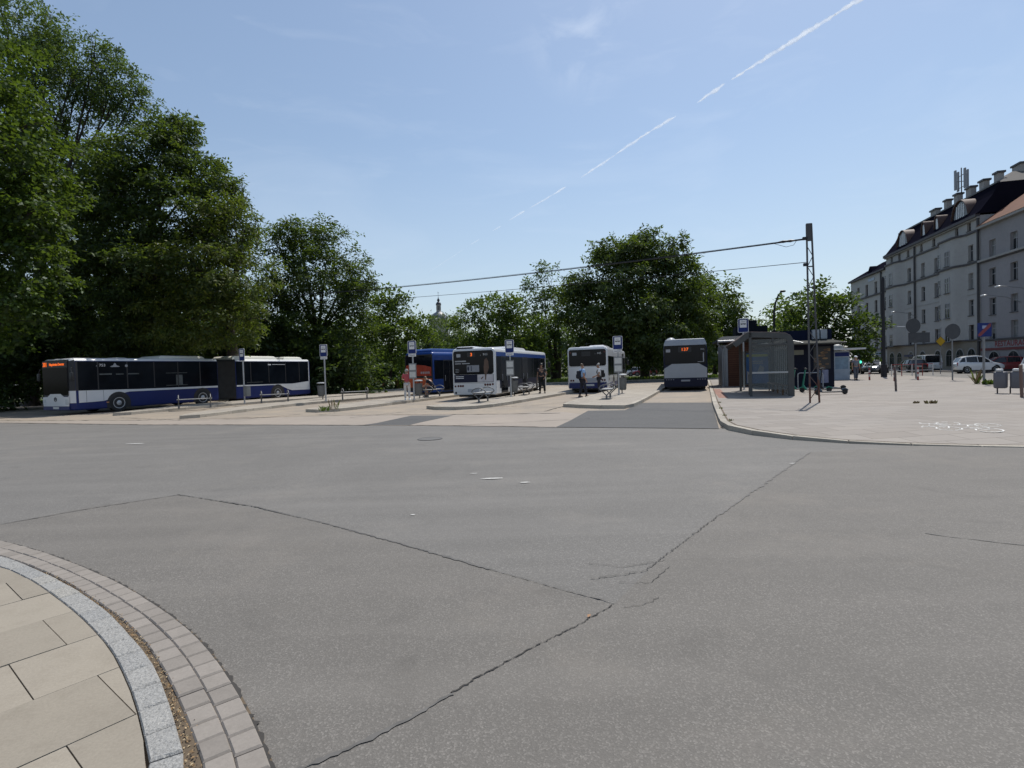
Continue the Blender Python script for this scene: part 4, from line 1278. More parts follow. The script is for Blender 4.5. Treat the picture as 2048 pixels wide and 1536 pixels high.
bp = bench(1217, 796.5, 'steel bench beside the sign pole on the platform right of the two talking men', -radians(17))
bench(967, 803.5, 'steel bench nearest the rounded tip of the middle platform', -radians(14), proto=bp)
bench(1053, 789, 'steel bench on the middle platform beside the man in dark clothes', -radians(14), proto=bp)
bench(868, 793.5, 'steel bench where the bent man sits, behind the blue bus', -radians(20), proto=bp)
bench(710, 798, 'steel bench left of the woman in red, farther along the kerb with the bin', -radians(62), proto=bp)
bench(550, 804, 'steel bench in front of the rear wheel of the articulated bus', -radians(60), proto=bp)
bench(390, 815, 'steel bench in front of the middle wheel of the articulated bus', -radians(60), proto=bp)

def bin_(px, py, label, zb=PZI, proto=None, rz=0.0):
    x, y = G(px, py, zb)
    if proto:
        return dup(proto, (x, y, zb), rz, label)
    t = thing('litter_bin', label, 'litter bin', (x, y, zb), rz, 'grey litter bins')
    BM = mat('bin_metal', (0.15, 0.155, 0.155), 0.5, 0.3, vary=0.15, scale=6)
    m = MB()
    prof = [(0.15, 0.18), (0.17, 0.20), (0.195, 0.5), (0.215, 0.80), (0.22, 0.86), (0.205, 0.86), (0.19, 0.5), (0.02, 0.24)]
    m.lathe(prof, 22)
    for k in range(22):
        a = 2 * pi * k / 22
        m.tube([(0.178 * cos(a), 0.178 * sin(a), 0.22), (0.222 * cos(a), 0.222 * sin(a), 0.84)], 0.008, 5)
    m.build('basket', BM, t, smooth=40)
    m = MB()
    m.lathe([(0.235, 0.98), (0.245, 1.0), (0.235, 1.03), (0.15, 1.06), (0.02, 1.065)], 22)
    m.build('lid', mat('bin_lid', (0.45, 0.46, 0.46), 0.4, 0.4), t, smooth=40)
    m = MB()
    m.tube([(0, 0.24, -0.02), (0, 0.24, 1.0)], 0.03, 8)
    m.tube([(0, 0.24, 0.99), (0, 0.1, 1.02)], 0.02, 6)
    m.tube([(0, 0.24, 0.3), (0, 0.14, 0.3)], 0.02, 6)
    m.build('post', DGREY, t, smooth=40)
    m = MB()
    for k in range(3):
        a = 2 * pi * k / 3 + 0.5
        m.tube([(0.215 * cos(a), 0.215 * sin(a), 0.84), (0.22 * cos(a), 0.22 * sin(a), 1.0)], 0.012, 5)
    m.build('lid_bracket', DGREY, t)
    return t
bn = bin_(1246, 786.5, 'grey litter bin right of the sign pole by the number 143 bus')
bin_(1029, 791.5, 'grey litter bin behind the sign pole at the door of the 911 bus', proto=bn)
bin_(838, 797, 'grey litter bin between the woman in red and the bent man', proto=bn)
bin_(643, 799, 'grey litter bin at the sign pole off the tail of the articulated bus', proto=bn)
# small box bin hung on the pole of the leftmost sign
x, y = G(489.5, 807, PZI)
t = thing('wall_bin', 'small square grey bin hung on the leftmost bus stop pole', 'litter bin', (x, y, PZI), -radians(30))
m = MB(); m.bevbox(0.08, 0.44, -0.12, 0.12, 0.42, 0.98, 0.03); m.build('box', mat('bin_box', (0.19, 0.195, 0.19), 0.5), t)
m = MB(); m.box(0.07, 0.45, -0.13, 0.13, 0.985, 1.01); m.build('lid', GALV, t)
m = MB(); m.box(0.03, 0.085, -0.03, 0.03, 0.5, 0.9); m.build('bracket', DGREY, t)

# ------------------------------------------------------------------ people
SKIN = mat('skin', (0.40, 0.23, 0.155), 0.55, vary=0.06)
SKIN2 = mat('skin_tanned', (0.30, 0.165, 0.105), 0.55, vary=0.06)

def skinmesh(name, nodes, edges, m, parent, sub=1, smooth=60):
    """one continuous surface grown round a skeleton: nodes {name: (xyz, radius)}"""
    keys = list(nodes)
    idx = {k: i for i, k in enumerate(keys)}
    me = bpy.data.meshes.new('tmp_skel')
    me.from_pydata([nodes[k][0] for k in keys], [(idx[a], idx[b]) for a, b in edges], [])
    o = bpy.data.objects.new('tmp_skel', me)
    COL.objects.link(o)
    o.modifiers.new('s', 'SKIN')
    for k in keys:
        sv_ = me.skin_vertices[0].data[idx[k]]
        r = nodes[k][1]
        sv_.radius = r if isinstance(r, tuple) else (r, r)
        sv_.use_root = (idx[k] == 0)
    if sub:
        s_ = o.modifiers.new('u', 'SUBSURF')
        s_.levels = sub
        s_.render_levels = sub
    dg = bpy.context.evaluated_depsgraph_get()
    dg.update()
    nm = bpy.data.meshes.new_from_object(o.evaluated_get(dg))
    bpy.data.objects.remove(o)
    nm.name = name
    nm.materials.clear()
    nm.materials.append(m)
    nm.polygons.foreach_set('use_smooth', [True] * len(nm.polygons))
    ob = bpy.data.objects.new(name, nm)
    COL.objects.link(ob)
    if parent is not None:
        ob.parent = parent
    return ob

def lerp(a, b, t):
    return tuple(a[i] + (b[i] - a[i]) * t for i in range(3))

def person(label, loc, rz, J, shirt, legs, hair, skinm=None, sleeve=0.55, leglen=1.0, shoes=None, hairlen=0.0, hairm=None, cap=None, slim=1.0, belly=0.0, group=None, skirt=False):
    """J: joints in local metres, facing +y"""
    sk = skinm or SKIN
    t = thing('person', label, 'person', loc, rz, group)
    N, E = {}, []
    def nd(k, p, r):
        N[k] = (p, r)
    def ed(*ks):
        for a, b in zip(ks, ks[1:]):
            E.append((a, b))
    w = slim
    nd('pelvis', J['pelvis'], (0.135 * w, 0.11 * w))
    nd('waist', J['waist'], (0.125 * w, 0.10 * w))
    nd('chest', J['chest'], (0.15 * w, 0.115 * w))
    nd('neck', J['neck'], 0.055)
    nd('jaw', J['jaw'], 0.066)
    nd('head', J['head'], (0.082, 0.092))
    nd('crown', J['crown'], 0.055)
    ed('pelvis', 'waist', 'chest', 'neck', 'jaw', 'head', 'crown')
    hd = Vector(J['crown']) - Vector(J['jaw'])
    fw = Vector(J.get('face', (0, 1, 0))).normalized()
    nose = Vector(lerp(J['jaw'], J['head'], 0.45)) + fw * 0.105
    nd('nose', tuple(nose), 0.014)
    E.append(('jaw', 'nose'))
    rt = fw.cross(hd.normalized())
    for s, q in ((-1, 'L'), (1, 'R')):
        ear = Vector(lerp(J['jaw'], J['head'], 0.6)) + rt * (s * 0.085)
        nd('ear' + q, tuple(ear), 0.016)
        E.append(('head', 'ear' + q))
        sh, el, wr = J['shoulder' + q], J['elbow' + q], J['wrist' + q]
        nd('sh' + q, sh, 0.066 * w)
        nd('ua' + q, lerp(sh, el, 0.5), 0.052 * w)
        nd('el' + q, el, 0.043 * w)
        nd('fa' + q, lerp(el, wr, 0.35), 0.042 * w)
        nd('wr' + q, wr, 0.028)
        ed('chest', 'sh' + q, 'ua' + q, 'el' + q, 'fa' + q, 'wr' + q)
        d = (Vector(wr) - Vector(el)).normalized()
        d = Vector(J.get('hand' + q, tuple(d))).normalized()
        side = d.cross(fw)
        side = side.normalized() if side.length > 0.1 else Vector((1, 0, 0))
        inner = -Vector((s, 0, 0))
        pm = Vector(wr) + d * 0.075
        nd('pm' + q, tuple(pm), (0.036, 0.020))
        ed('wr' + q, 'pm' + q)
        spread = d.cross(inner)
        spread = spread.normalized() if spread.length > 0.1 else Vector((0, 1, 0))
        for k, (off, ln) in enumerate(((0.030, 0.072), (0.010, 0.082), (-0.010, 0.076), (-0.030, 0.058))):
            b0 = pm + spread * off + d * 0.028
            b1 = b0 + d * ln * 0.5 + inner * 0.006
            b2 = b0 + d * ln * 0.92 + inner * 0.026
            nd('f%d0' % k + q, tuple(b0), 0.0095)
            nd('f%d1' % k + q, tuple(b1), 0.0088)
            nd('f%d2' % k + q, tuple(b2), 0.0075)
            ed('pm' + q, 'f%d0' % k + q, 'f%d1' % k + q, 'f%d2' % k + q)
        th = Vector(wr) + d * 0.035 + spread * 0.030
        nd('t0' + q, tuple(th), 0.011)
        nd('t1' + q, tuple(th + d * 0.035 + spread * 0.022 + inner * 0.012), 0.0095)
        ed('wr' + q, 't0' + q, 't1' + q)
        hp, kn, an = J['hip' + q], J['knee' + q], J['ankle' + q]
        nd('hp' + q, hp, 0.092 * w)
        nd('th' + q, lerp(hp, kn, 0.5), 0.078 * w)
        nd('kn' + q, kn, 0.056 * w)
        nd('cf' + q, lerp(kn, an, 0.32), 0.056 * w)
        nd('an' + q, an, 0.036)
        ed('pelvis', 'hp' + q, 'th' + q, 'kn' + q, 'cf' + q, 'an' + q)
        nd('toe' + q, J['toe' + q], 0.030)
        ed('an' + q, 'toe' + q)
    body = skinmesh('body', N, E, sk, t, 1)
    # eyes
    m = MB()
    for s in (-1, 1):
        e = Vector(lerp(J['jaw'], J['head'], 0.72)) + fw * 0.082 + rt * (s * 0.030)
        m.ball(tuple(e), 0.010, 0.010, 0.008, 6, 5)
    m.build('eyes', TXT, t)
    # shirt
    S = {k: (N[k][0], tuple((r + 0.022) for r in (N[k][1] if isinstance(N[k][1], tuple) else (N[k][1],) * 2))) for k in ('pelvis', 'waist', 'chest')}
    hem = Vector(J['pelvis'])
    wv = Vector(J['waist'])
    S['pelvis'] = (tuple(hem + (wv - hem) * 0.15), (0.152 * w + belly * .3, 0.13 * w + belly * .5))
    if belly:
        S['waist'] = (tuple(wv + fw * belly * 0.6), (0.15 * w, 0.12 * w + belly))
    S['collar'] = (lerp(J['chest'], J['neck'], 0.75), (0.085, 0.08))
    SE = [('pelvis', 'waist'), ('waist', 'chest'), ('chest', 'collar')]
    for q in 'LR':
        sh, el = J['shoulder' + q], J['elbow' + q]
        S['sh' + q] = (sh, (0.083 * w, 0.083 * w))
        if sleeve <= 1:
            S['sl' + q] = (lerp(sh, el, sleeve), (0.070 * w, 0.070 * w))
            SE += [('chest', 'sh' + q), ('sh' + q, 'sl' + q)]
        else:
            S['sl' + q] = (el, (0.058 * w, 0.058 * w))
            S['sm' + q] = (lerp(el, J['wrist' + q], min(1, sleeve - 1)), (0.045 * w, 0.045 * w))
            SE += [('chest', 'sh' + q), ('sh' + q, 'sl' + q), ('sl' + q, 'sm' + q)]
    skinmesh('shirt', S, SE, shirt, t, 1)
    T = {'pelvis': (lerp(J['pelvis'], J['waist'], 0.25), (0.148 * w, 0.125 * w))}
    TE = []
    for q in 'LR':
        hp, kn, an = J['hip' + q], J['knee' + q], J['ankle' + q]
        T['hp' + q] = (hp, (0.106 * w, 0.106 * w))
        T['th' + q] = (lerp(hp, kn, 0.5), (0.094 * w, 0.094 * w))
        TE += [('pelvis', 'hp' + q), ('hp' + q, 'th' + q)]
        if leglen > 0.5:
            T['kn' + q] = (kn, (0.078 * w, 0.078 * w))
            T['cf' + q] = (lerp(kn, an, 0.4), (0.074 * w, 0.074 * w))
            T['an' + q] = (lerp(kn, an, 0.98), (0.068 * w, 0.068 * w))
            TE += [('th' + q, 'kn' + q), ('kn' + q, 'cf' + q), ('cf' + q, 'an' + q)]
        else:
            T['kn' + q] = (lerp(hp, kn, 0.92), (0.092 * w, 0.092 * w))
            TE += [('th' + q, 'kn' + q)]
    skinmesh('trousers' if leglen > 0.5 else 'shorts', T, TE, legs, t, 1)
    for q in 'LR':
        an, toe = Vector(J['ankle' + q]), Vector(J['toe' + q])
        d = (toe - an)
        d.z = 0
        a_ = atan2(-d.x, d.y) if d.length > 1e-4 else 0
        m = MB()
        rg = []
        for yy, hw, h in ((-0.075, 0.032, 0.06), (-0.05, 0.042, 0.085), (0.0, 0.044, 0.095), (0.08, 0.046, 0.07), (0.14, 0.046, 0.052), (0.185, 0.030, 0.035)):
            rg.append([(hw, yy, -0.045 + 0.0), (hw, yy, -0.02), (hw * 0.8, yy, h - 0.045), (-hw * 0.8, yy, h - 0.045), (-hw, yy, -0.02), (-hw, yy, -0.045)])
        m.loft(rg, 0, Matrix.Translation((an.x, an.y, toe.z + 0.02)) @ Matrix.Rotation(a_, 4, 'Z'))
        m.build('shoe', shoes or BLACK, t, smooth=50)
    # hair / cap
    hp_ = Vector(J['head'])
    up = hd.normalized()
    mx = Matrix((rt, fw, up)).transposed().to_4x4()
    mx.translation = hp_ - fw * 0.012 + up * 0.022
    m = MB()
    rings = []
    for j in range(7):
        a_ = j / 6 * pi / 2
        zz = 0.098 * sin(a_)
        q = cos(a_) if j < 6 else 0.05
        rings.append([(0.092 * q * cos(2 * pi * k / 14), 0.104 * q * sin(2 * pi * k / 14), zz - (0.055 if sin(2 * pi * k / 14) < -0.2 and j == 0 else 0)) for k in range(14)])
    if hairlen:
        rings.insert(0, [(0.085 * cos(2 * pi * k / 14), -0.02 + 0.095 * sin(2 * pi * k / 14) * (1 if sin(2 * pi * k / 14) < 0 else 0.2), -hairlen) for k in range(14)])
    m.loft(rings, 0, mx)
    m.build('hair', hair, t, smooth=70)
    if cap:
        m = MB()
        r2 = [[(x_ * 1.10, y_ * 1.08, max(z_, -0.005) + 0.012) for x_, y_, z_ in rg] for rg in rings[-7:]]
        m.loft(r2, 0, mx)
        m.add([(-0.08, 0.08, 0.012), (0.08, 0.08, 0.012), (0.06, 0.19, -0.012), (-0.06, 0.19, -0.012), (-0.08, 0.08, 0.022), (0.08, 0.08, 0.022), (0.06, 0.19, 0.0), (-0.06, 0.19, 0.0)], [(0, 3, 2, 1), (4, 5, 6, 7), (0, 1, 5, 4), (1, 2, 6, 5), (2, 3, 7, 6), (3, 0, 4, 7)], 0, mx)
        m.build('cap', cap, t, smooth=60)
    return t

def stand(h=1.76, **kw):
    s = h / 1.76
    J = dict(pelvis=(0, 0, .95), waist=(0, .005, 1.10), chest=(0, 0, 1.33), neck=(0, -.005, 1.475), jaw=(0, .02, 1.565), head=(0, .01, 1.655), crown=(0, 0, 1.725),
             shoulderL=(-.185, -.005, 1.42), shoulderR=(.185, -.005, 1.42), elbowL=(-.235, -.03, 1.14), elbowR=(.235, -.03, 1.14), wristL=(-.245, .05, .90), wristR=(.245, .05, .90),
             hipL=(-.095, 0, .90), hipR=(.095, 0, .90), kneeL=(-.105, .025, .50), kneeR=(.105, .025, .50), ankleL=(-.115, -.02, .085), ankleR=(.115, -.02, .085), toeL=(-.13, .12, .03), toeR=(.13, .12, .03))
    J.update(kw)
    return {k: tuple(c * s for c in v) if k not in ('face', 'handL', 'handR') else v for k, v in J.items()}

HAIRD = mat('dark_hair', (0.022, 0.016, 0.012), 0.55)
HAIRB = mat('brown_hair', (0.10, 0.06, 0.032), 0.55)
HAIRG = mat('grey_hair', (0.34, 0.33, 0.31), 0.6)
NAVYC = mat('navy_cloth', (0.014, 0.016, 0.026), 0.85, vary=0.2, scale=8)
BLACKC = mat('black_cloth', (0.012, 0.012, 0.014), 0.85, vary=0.2, scale=8)
REDC = mat('coral_cloth', (0.42, 0.075, 0.085), 0.85, vary=0.12, scale=8)
CREAMC = mat('cream_cloth', (0.55, 0.52, 0.49), 0.85, vary=0.10, scale=8)
LBLUE = mat('light_blue_cloth', (0.30, 0.46, 0.70), 0.85, vary=0.10, scale=8)
WHITEC = mat('white_cloth', (0.72, 0.73, 0.74), 0.85, vary=0.06, scale=8)
GREYC = mat('grey_cloth', (0.16, 0.17, 0.20), 0.85, vary=0.15, scale=8)
CHARC = mat('charcoal_cloth', (0.030, 0.028, 0.034), 0.85, vary=0.2, scale=8)

def foot(px, py, z):
    x, y = G(px, py, z)
    return (x, y, z)
# woman in red, arm raised to her head, seen from behind
person('woman in a coral red top and cream trousers seen from behind, hand at her ear', foot(815, 799.5, PZI), radians(8),
       stand(1.68, elbowR=(.31, .10, 1.27), wristR=(.15, .10, 1.56), handR=(-.25, 0, .9), elbowL=(-.27, .04, 1.17), wristL=(-.20, .22, 1.16), handL=(.5, .6, 0)), REDC, CREAMC, HAIRG, sleeve=0.75, shoes=WHITEC, slim=0.94, hairlen=0.02)
# man in dark clothes
person('man in dark t-shirt and dark trousers standing on the platform beside the 911 bus', foot(1084, 786.5, PZI), radians(165),
       stand(1.80, hipL=(-.1, 0, .9), kneeL=(-.15, .02, .5), ankleL=(-.17, -.02, .085), toeL=(-.2, .12, .03), face=(.3, .9, -.2), elbowL=(-.30, -.06, 1.14), wristL=(-.22, .10, .95)), CHARC, BLACKC, HAIRD, SKIN2, sleeve=0.6, slim=1.06)
st = thing('tmp', 'x', 'x')
bpy.data.objects.remove(st)
# man in light blue shirt
person('man in a light blue shirt and navy trousers talking behind the 143 bus', foot(1166, 794, 0.0), radians(-75),
       stand(1.82, face=(-.1, .95, -.35), kneeR=(.12, .10, .50), ankleR=(.14, .14, .085), toeR=(.16, .28, .03), kneeL=(-.10, -.04, .50), ankleL=(-.12, -.14, .085), toeL=(-.13, .0, .03), elbowR=(.24, -.02, 1.13), wristR=(.22, .10, .90)), LBLUE, NAVYC, HAIRB, sleeve=0.6, belly=0.07, slim=1.08)
# man in white shirt with backpack facing left
person('man in a white shirt and dark trousers facing the man in light blue', foot(1199, 789, 0.0), radians(85),
       stand(1.84, face=(.1, .95, -.35), elbowL=(-.22, .02, 1.12), wristL=(-.14, .24, 1.03), elbowR=(.24, .0, 1.12), wristR=(.18, .22, 1.02), jaw=(0, .05, 1.56), head=(0, .05, 1.65), crown=(0, .03, 1.72)), WHITEC, NAVYC, HAIRG, SKIN2, sleeve=0.6)
def backpack(label, loc, rz, m_):
    t = thing('backpack', label, 'backpack', loc, rz, 'backpacks of the two talking men')
    m = MB()
    m.bevbox(-0.15, 0.15, -0.30, -0.13, 1.00, 1.44, 0.05)
    m.bevbox(-0.11, 0.11, -0.35, -0.29, 1.03, 1.25, 0.03)
    m.build('bag', m_, t, smooth=40)
    for s in (-1, 1):
        m = MB()
        m.tube([(s * .11, -.13, 1.40), (s * .13, -.06, 1.50), (s * .13, .08, 1.46), (s * .14, .13, 1.32), (s * .15, .06, 1.12), (s * .13, -.14, 1.06)], 0.018, 6)
        m.build('strap', m_, t, smooth=40)
    return t
backpack('black backpack worn by the man in the white shirt', foot(1199, 789, 0.0), radians(85), BLACKC)
backpack('navy backpack worn by the man in the light blue shirt', foot(1166, 794, 0.0), radians(-75), NAVYC)
# bent man sitting on the bench
bx, by = G(868, 793.5, PZI)
person('bent man in a dark shirt sitting on the bench behind the blue bus', (bx - 0.05, by + 0.1, PZI), radians(75),
       dict(pelvis=(0, -.02, .56), waist=(0, .03, .70), chest=(0, .22, .92), neck=(0, .36, 1.02), jaw=(0, .44, 1.05), head=(0, .50, 1.12), crown=(0, .53, 1.19), face=(0, .8, -.6),
            shoulderL=(-.18, .28, .98), shoulderR=(.18, .28, .98), elbowL=(-.2, .38, .72), elbowR=(.2, .38, .72), wristL=(-.10, .58, .66), wristR=(.10, .58, .66),
            hipL=(-.1, .0, .55), hipR=(.1, .0, .55), kneeL=(-.12, .43, .53), kneeR=(.12, .43, .53), ankleL=(-.12, .44, .09), ankleR=(.12, .44, .09), toeL=(-.13, .58, .03), toeR=(.13, .58, .03)),
       NAVYC, CHARC, HAIRB, sleeve=0.6, leglen=0.4, shoes=BLACK)
# distant man in a white cap
person('man in a white cap and grey clothes walking across the square', foot(1712, 760.5, PZ), radians(170),
       stand(1.74, kneeR=(.11, .10, .50), ankleR=(.12, .12, .085), toeR=(.13, .26, .03), kneeL=(-.1, -.02, .5), ankleL=(-.11, -.16, .085), toeL=(-.12, -.02, .03)), GREYC, mat('grey_trousers', (0.085, 0.095, 0.12), 0.85), HAIRG, sleeve=0.6, cap=WHITEC)

# ------------------------------------------------------------------ bus shelter
SHM = mat('shelter_frame', (0.062, 0.064, 0.064), 0.5, 0.2, vary=0.15)
SHG = glassmat('shelter_glass', (0.26, 0.275, 0.28), 0.20, 0.12)
OP = Nodes('opal_roof')
OP.t.nodes.remove(OP.b)
opo = [n for n in OP.t.nodes if n.type == 'OUTPUT_MATERIAL'][0]
opa = OP.n('ShaderNodeBsdfTranslucent')
opa.inputs[0].default_value = (0.42, 0.36, 0.35, 1)
opb = OP.n('ShaderNodeBsdfDiffuse')
opb.inputs[0].default_value = (0.22, 0.2, 0.195, 1)
opm = OP.n('ShaderNodeMixShader')
opm.inputs[0].default_value = 0.5
OP.l(opa.outputs[0], opm.inputs[1])
OP.l(opb.outputs[0], opm.inputs[2])
OP.l(opm.outputs[0], opo.inputs[0])
OPAL = OP.m
sx, sy = G(1587, 792, PZ)
t = thing('bus_shelter', 'grey steel and glass bus shelter with curved roof beside the kerb', 'bus shelter', (sx, sy, PZ), -radians(18.5))
t.scale = (1, 1, .95)
SL = 5.3
# local x to the right, y along the kerb; back wall at x=0, roof reaches left to x=-2.35
prof = [(0.05, 0.0), (0.05, 2.35), (0.02, 2.58), (-0.08, 2.74), (-0.26, 2.85), (-0.9, 2.92), (-1.68, 2.97), (-1.82, 2.94), (-2.15, 2.66), (-2.38, 2.50)]
def rib(y, w, d, name):
    o = offset(prof, d)
    m = MB()
    rings = []
    vs = []
    for (x1, z1), (x2, z2) in zip(prof, [q[:2] for q in o]):
        rings.append([(x1, y, z1), (x1, y + w, z1), (x2, y + w, z2), (x2, y, z2)])
    m.loft(rings)
    return m.build(name, SHM, t)
rib(0.0, 0.10, 0.24, 'end_frame')
rib(SL - 0.1, 0.10, 0.24, 'end_frame')
for k in range(1, 9):
    rib(SL * k / 9 - 0.03, 0.05, 0.10, 'roof_rib')
m = MB()
rp = prof[1:]
m.loft([[(x, y, z + 0.008) for x, z in rp] + [(x * 0.995, y, z + 0.03) for x, z in reversed(rp)] for y in (0.08, SL - 0.08)])
m.build('roof', OPAL, t)
m = MB()
m.box(-0.02, 0.0, 0.12, SL - 0.12, 0.25, 2.2)
m.build('back_glass', SHG, t)
for k in range(9):
    y = 0.3 + k * (SL - 0.6) / 8
    m = MB(); m.box(-0.03, 0.03, y - 0.02, y + 0.02, 0.0, 2.45); m.build('back_mullion', GALV, t)
for z in (0.24, 1.08, 2.2):
    m = MB(); m.box(-0.035, -0.021, 0.12, SL - 0.12, z - 0.03, z + 0.03); m.build('back_rail', GALV, t)
# near end panel: glass between the end frame and the front post
m = MB(); m.box(-1.60, -0.18, 0.035, 0.05, 0.30, 2.62); m.build('end_glass', SHG, t)
m = MB(); m.box(-1.60, -0.18, SL - 0.06, SL - 0.045, 0.30, 2.2); m.build('end_glass', SHG, t)
for y in (0.0, SL - 0.1):
    m = MB(); m.box(-1.72, -1.61, y, y + 0.1, 0.0, 2.96 if y == 0 else 2.9); m.build('post', SHM, t)
m = MB(); m.box(-1.61, -0.19, 0.0, 0.06, 1.05, 1.13); m.build('end_rail', GALV, t)
m = MB(); m.box(-1.62, -0.19, 0.0, 0.06, 2.32, 2.40); m.build('end_rail', SHM, t)
m = MB(); m.box(-0.80, -0.74, 0.01, 0.05, 2.40, 2.86); m.build('end_mullion', SHM, t)
m = MB(); m.box(-1.70, -1.64, 0.10, SL - 0.1, 2.72, 2.90); m.build('fascia', SHM, t)
m = MB(); m.box(-0.45, -0.12, 0.5, SL - 0.5, 0.44, 0.48)
for y in (0.8, 2.3, 3.8, 5.2):
    m.box(-0.32, -0.26, y, y + 0.06, 0.0, 0.44)
m.build('bench_seat', mat('shelter_wood', (0.16, 0.095, 0.05), 0.6), t)
m = MB()
for k in range(10):
    y = 0.5 + k * (SL - 1.0) / 9
    m.box(-0.26, -0.20, y, y + 0.26, 2.46, 2.62)
m.build('roof_light_strip', mat('pale_panel', (0.5, 0.5, 0.5), 0.4), t)
# advert panel at the far end of the shelter
AD = MB(); AD.box(-1.45, -0.30, SL - 0.32, SL - 0.22, 0.35, 2.15)
AD.build('poster_case', SHM, t)
plate('poster', rrect(-1.40, -0.35, 0.42, 2.08, 0.03), mat('poster_blue', (0.02, 0.10, 0.30), 0.3, vary=0.3, scale=2), t, (0, SL - 0.33, 0), REAR, 0.004)
plate('poster_band', [[(-1.38, 1.88), (-0.37, 1.88), (-0.37, 2.02), (-1.38, 2.02)]], mat('poster_lime', (0.30, 0.36, 0.05), 0.4), t, (0, SL - 0.335, 0), REAR, 0.004)
plate('poster_band', [[(-1.1, 1.60), (-0.6, 1.60), (-0.6, 1.66), (-1.1, 1.66)], [(-1.1, 1.50), (-0.6, 1.50), (-0.6, 1.55), (-1.1, 1.55)], [(-0.9, 1.0), (-0.6, 1.0), (-0.55, 1.3), (-0.75, 1.4)], [(-1.38, 0.45), (-1.2, 0.45), (-1.22, 1.0), (-1.36, 1.1)]], LETG, t, (0, SL - 0.335, 0), REAR, 0.006)
# leaning rail inside + people-height post by the kerb side
rail = MB()
rail.tube([(-1.62, 1.2, 0.0), (-1.62, 1.2, 1.0)], 0.04, 8)
rail.build('lean_post', SHM, t)

# ------------------------------------------------------------------ kiosks
TIMB = concrete('timber_boards', (0.17, 0.075, 0.045), (0.11, 0.050, 0.032), (0.07, 0.035, 0.025), scale=2, joints=(6.0, 0.14, 0.012), jcol=(0.25, 0.2, 0.2))
# board courses are laid on the wall faces: swap so that courses stack in z
def fix_boards(m_):
    nt = m_.node_tree
    mp = [n for n in nt.nodes if n.type == 'MAPPING'][0]
    mp.inputs['Rotation'].default_value = (radians(90), 0, 0)
fix_boards(TIMB)
NVY = mat('navy_timber', (0.006, 0.008, 0.020), 0.7, spec=0.2, vary=0.25, scale=2)
ROOFG = mat('roof_felt', (0.060, 0.064, 0.068), 0.9, spec=0.05, vary=0.15)
kx, ky = G(1457, 773, PZ)
t = thing('timber_kiosk', 'brown timber kiosk with grey felt roof and gutter behind the bus shelter', 'kiosk', (kx, ky, PZ), -radians(17))
m = MB(); m.box(0, 5.0, 0, 3.4, 0, 2.85); m.build('wall', TIMB, t)
m = MB(); m.box(-0.36, -0.02, -0.1, 3.3, 0, 2.65); m.build('side_cladding', mat('kiosk_side', (0.30, 0.31, 0.32), 0.5), t)
m = MB()
m.loft([[(-0.7, -0.5, 2.86), (5.2, -0.5, 2.86), (5.2, 3.7, 2.86), (-0.7, 3.7, 2.86)], [(-0.7, -0.5, 2.98), (5.2, -0.5, 2.98), (5.2, 3.7, 2.98), (-0.7, 3.7, 2.98)], [(-0.3, 0.2, 3.22), (5.0, 0.2, 3.22), (5.0, 3.2, 3.22), (-0.3, 3.2, 3.22)]])
m.build('roof', ROOFG, t)
m = MB()
m.tube([(-0.62, -0.55, 2.88), (5.1, -0.55, 2.90)], 0.07, 8)
m.tube([(-0.62, -0.55, 2.86), (-0.62, -0.5, 2.7), (-0.25, -0.16, 2.45), (-0.2, -0.14, 0.05)], 0.045, 8)
m.build('gutter', GALV, t, smooth=40)
m = MB(); m.box(0.6, 2.5, 1.0, 2.8, 3.2, 3.85); m.box(1.3, 1.9, 1.2, 2.0, 3.85, 4.25); m.build('roof_box', mat('dark_roof_box', (0.006, 0.008, 0.013), 0.7, spec=0.1), t)
pv = plate('window', rrect(1.1, 3.6, 0.9, 2.1, 0.03), DGLASS2, t, (0, 0, 0), REAR, 0.03)

qx, qy = G(1669, 773, PZ)
t = thing('navy_kiosk', 'dark navy bakery kiosk with pale canopy and bread posters', 'kiosk', (qx, qy, PZ), radians(-14))
m = MB(); m.box(-3.6, 0, 0, 3.2, 0, 2.45); m.build('wall', NVY, t)
m = MB(); m.box(-3.4, 0.0, 0.35, 3.0, 2.55, 3.25); m.build('roof_fascia', mat('navy_fascia', (0.004, 0.008, 0.026), 0.6, vary=0.2, spec=0.1), t)
m = MB()
m.loft([[(-3.9, -0.95, 2.40), (0.35, -0.95, 2.40), (0.35, 3.4, 2.40), (-3.9, 3.4, 2.40)], [(-3.9, -0.95, 2.46), (0.35, -0.95, 2.46), (0.35, 3.4, 2.46), (-3.9, 3.4, 2.46)], [(-3.3, 0.2, 2.68), (-0.1, 0.2, 2.68), (-0.1, 3.1, 2.68), (-3.3, 3.1, 2.68)]])
m.build('canopy', mat('canopy_felt', (0.075, 0.074, 0.066), 0.9, spec=0.05, vary=0.15), t)
brd = [mat('bread_crust', (0.20, 0.115, 0.05), 0.6, vary=0.3, scale=6), mat('bread_dark', (0.10, 0.055, 0.028), 0.6, vary=0.3, scale=6), mat('poster_black', (0.012, 0.011, 0.012), 0.4)]
pc = plate('bread_poster', rrect(-1.05, -0.18, 1.02, 2.28, 0.02), brd[2], t, (0, 0, 0), REAR, 0.02)
r = random.Random(11)
lo = []
for k in range(14):
    cx, cz = -0.95 + 0.68 * r.random() + 0.05, 1.12 + 1.05 * (k // 2) / 6.5
    w_, h_ = r.uniform(0.10, 0.19), r.uniform(0.05, 0.085)
    lo.append((k, [(min(-0.2, max(-1.03, cx + w_ * cos(a_ * pi / 6))), cz + h_ * sin(a_ * pi / 6)) for a_ in range(12)]))
for k, p_ in lo:
    plate('bread_picture', p_, brd[k % 2], pc, (0, 0, 0), REAR, 0.001 + k * 0.0006, 0.020)
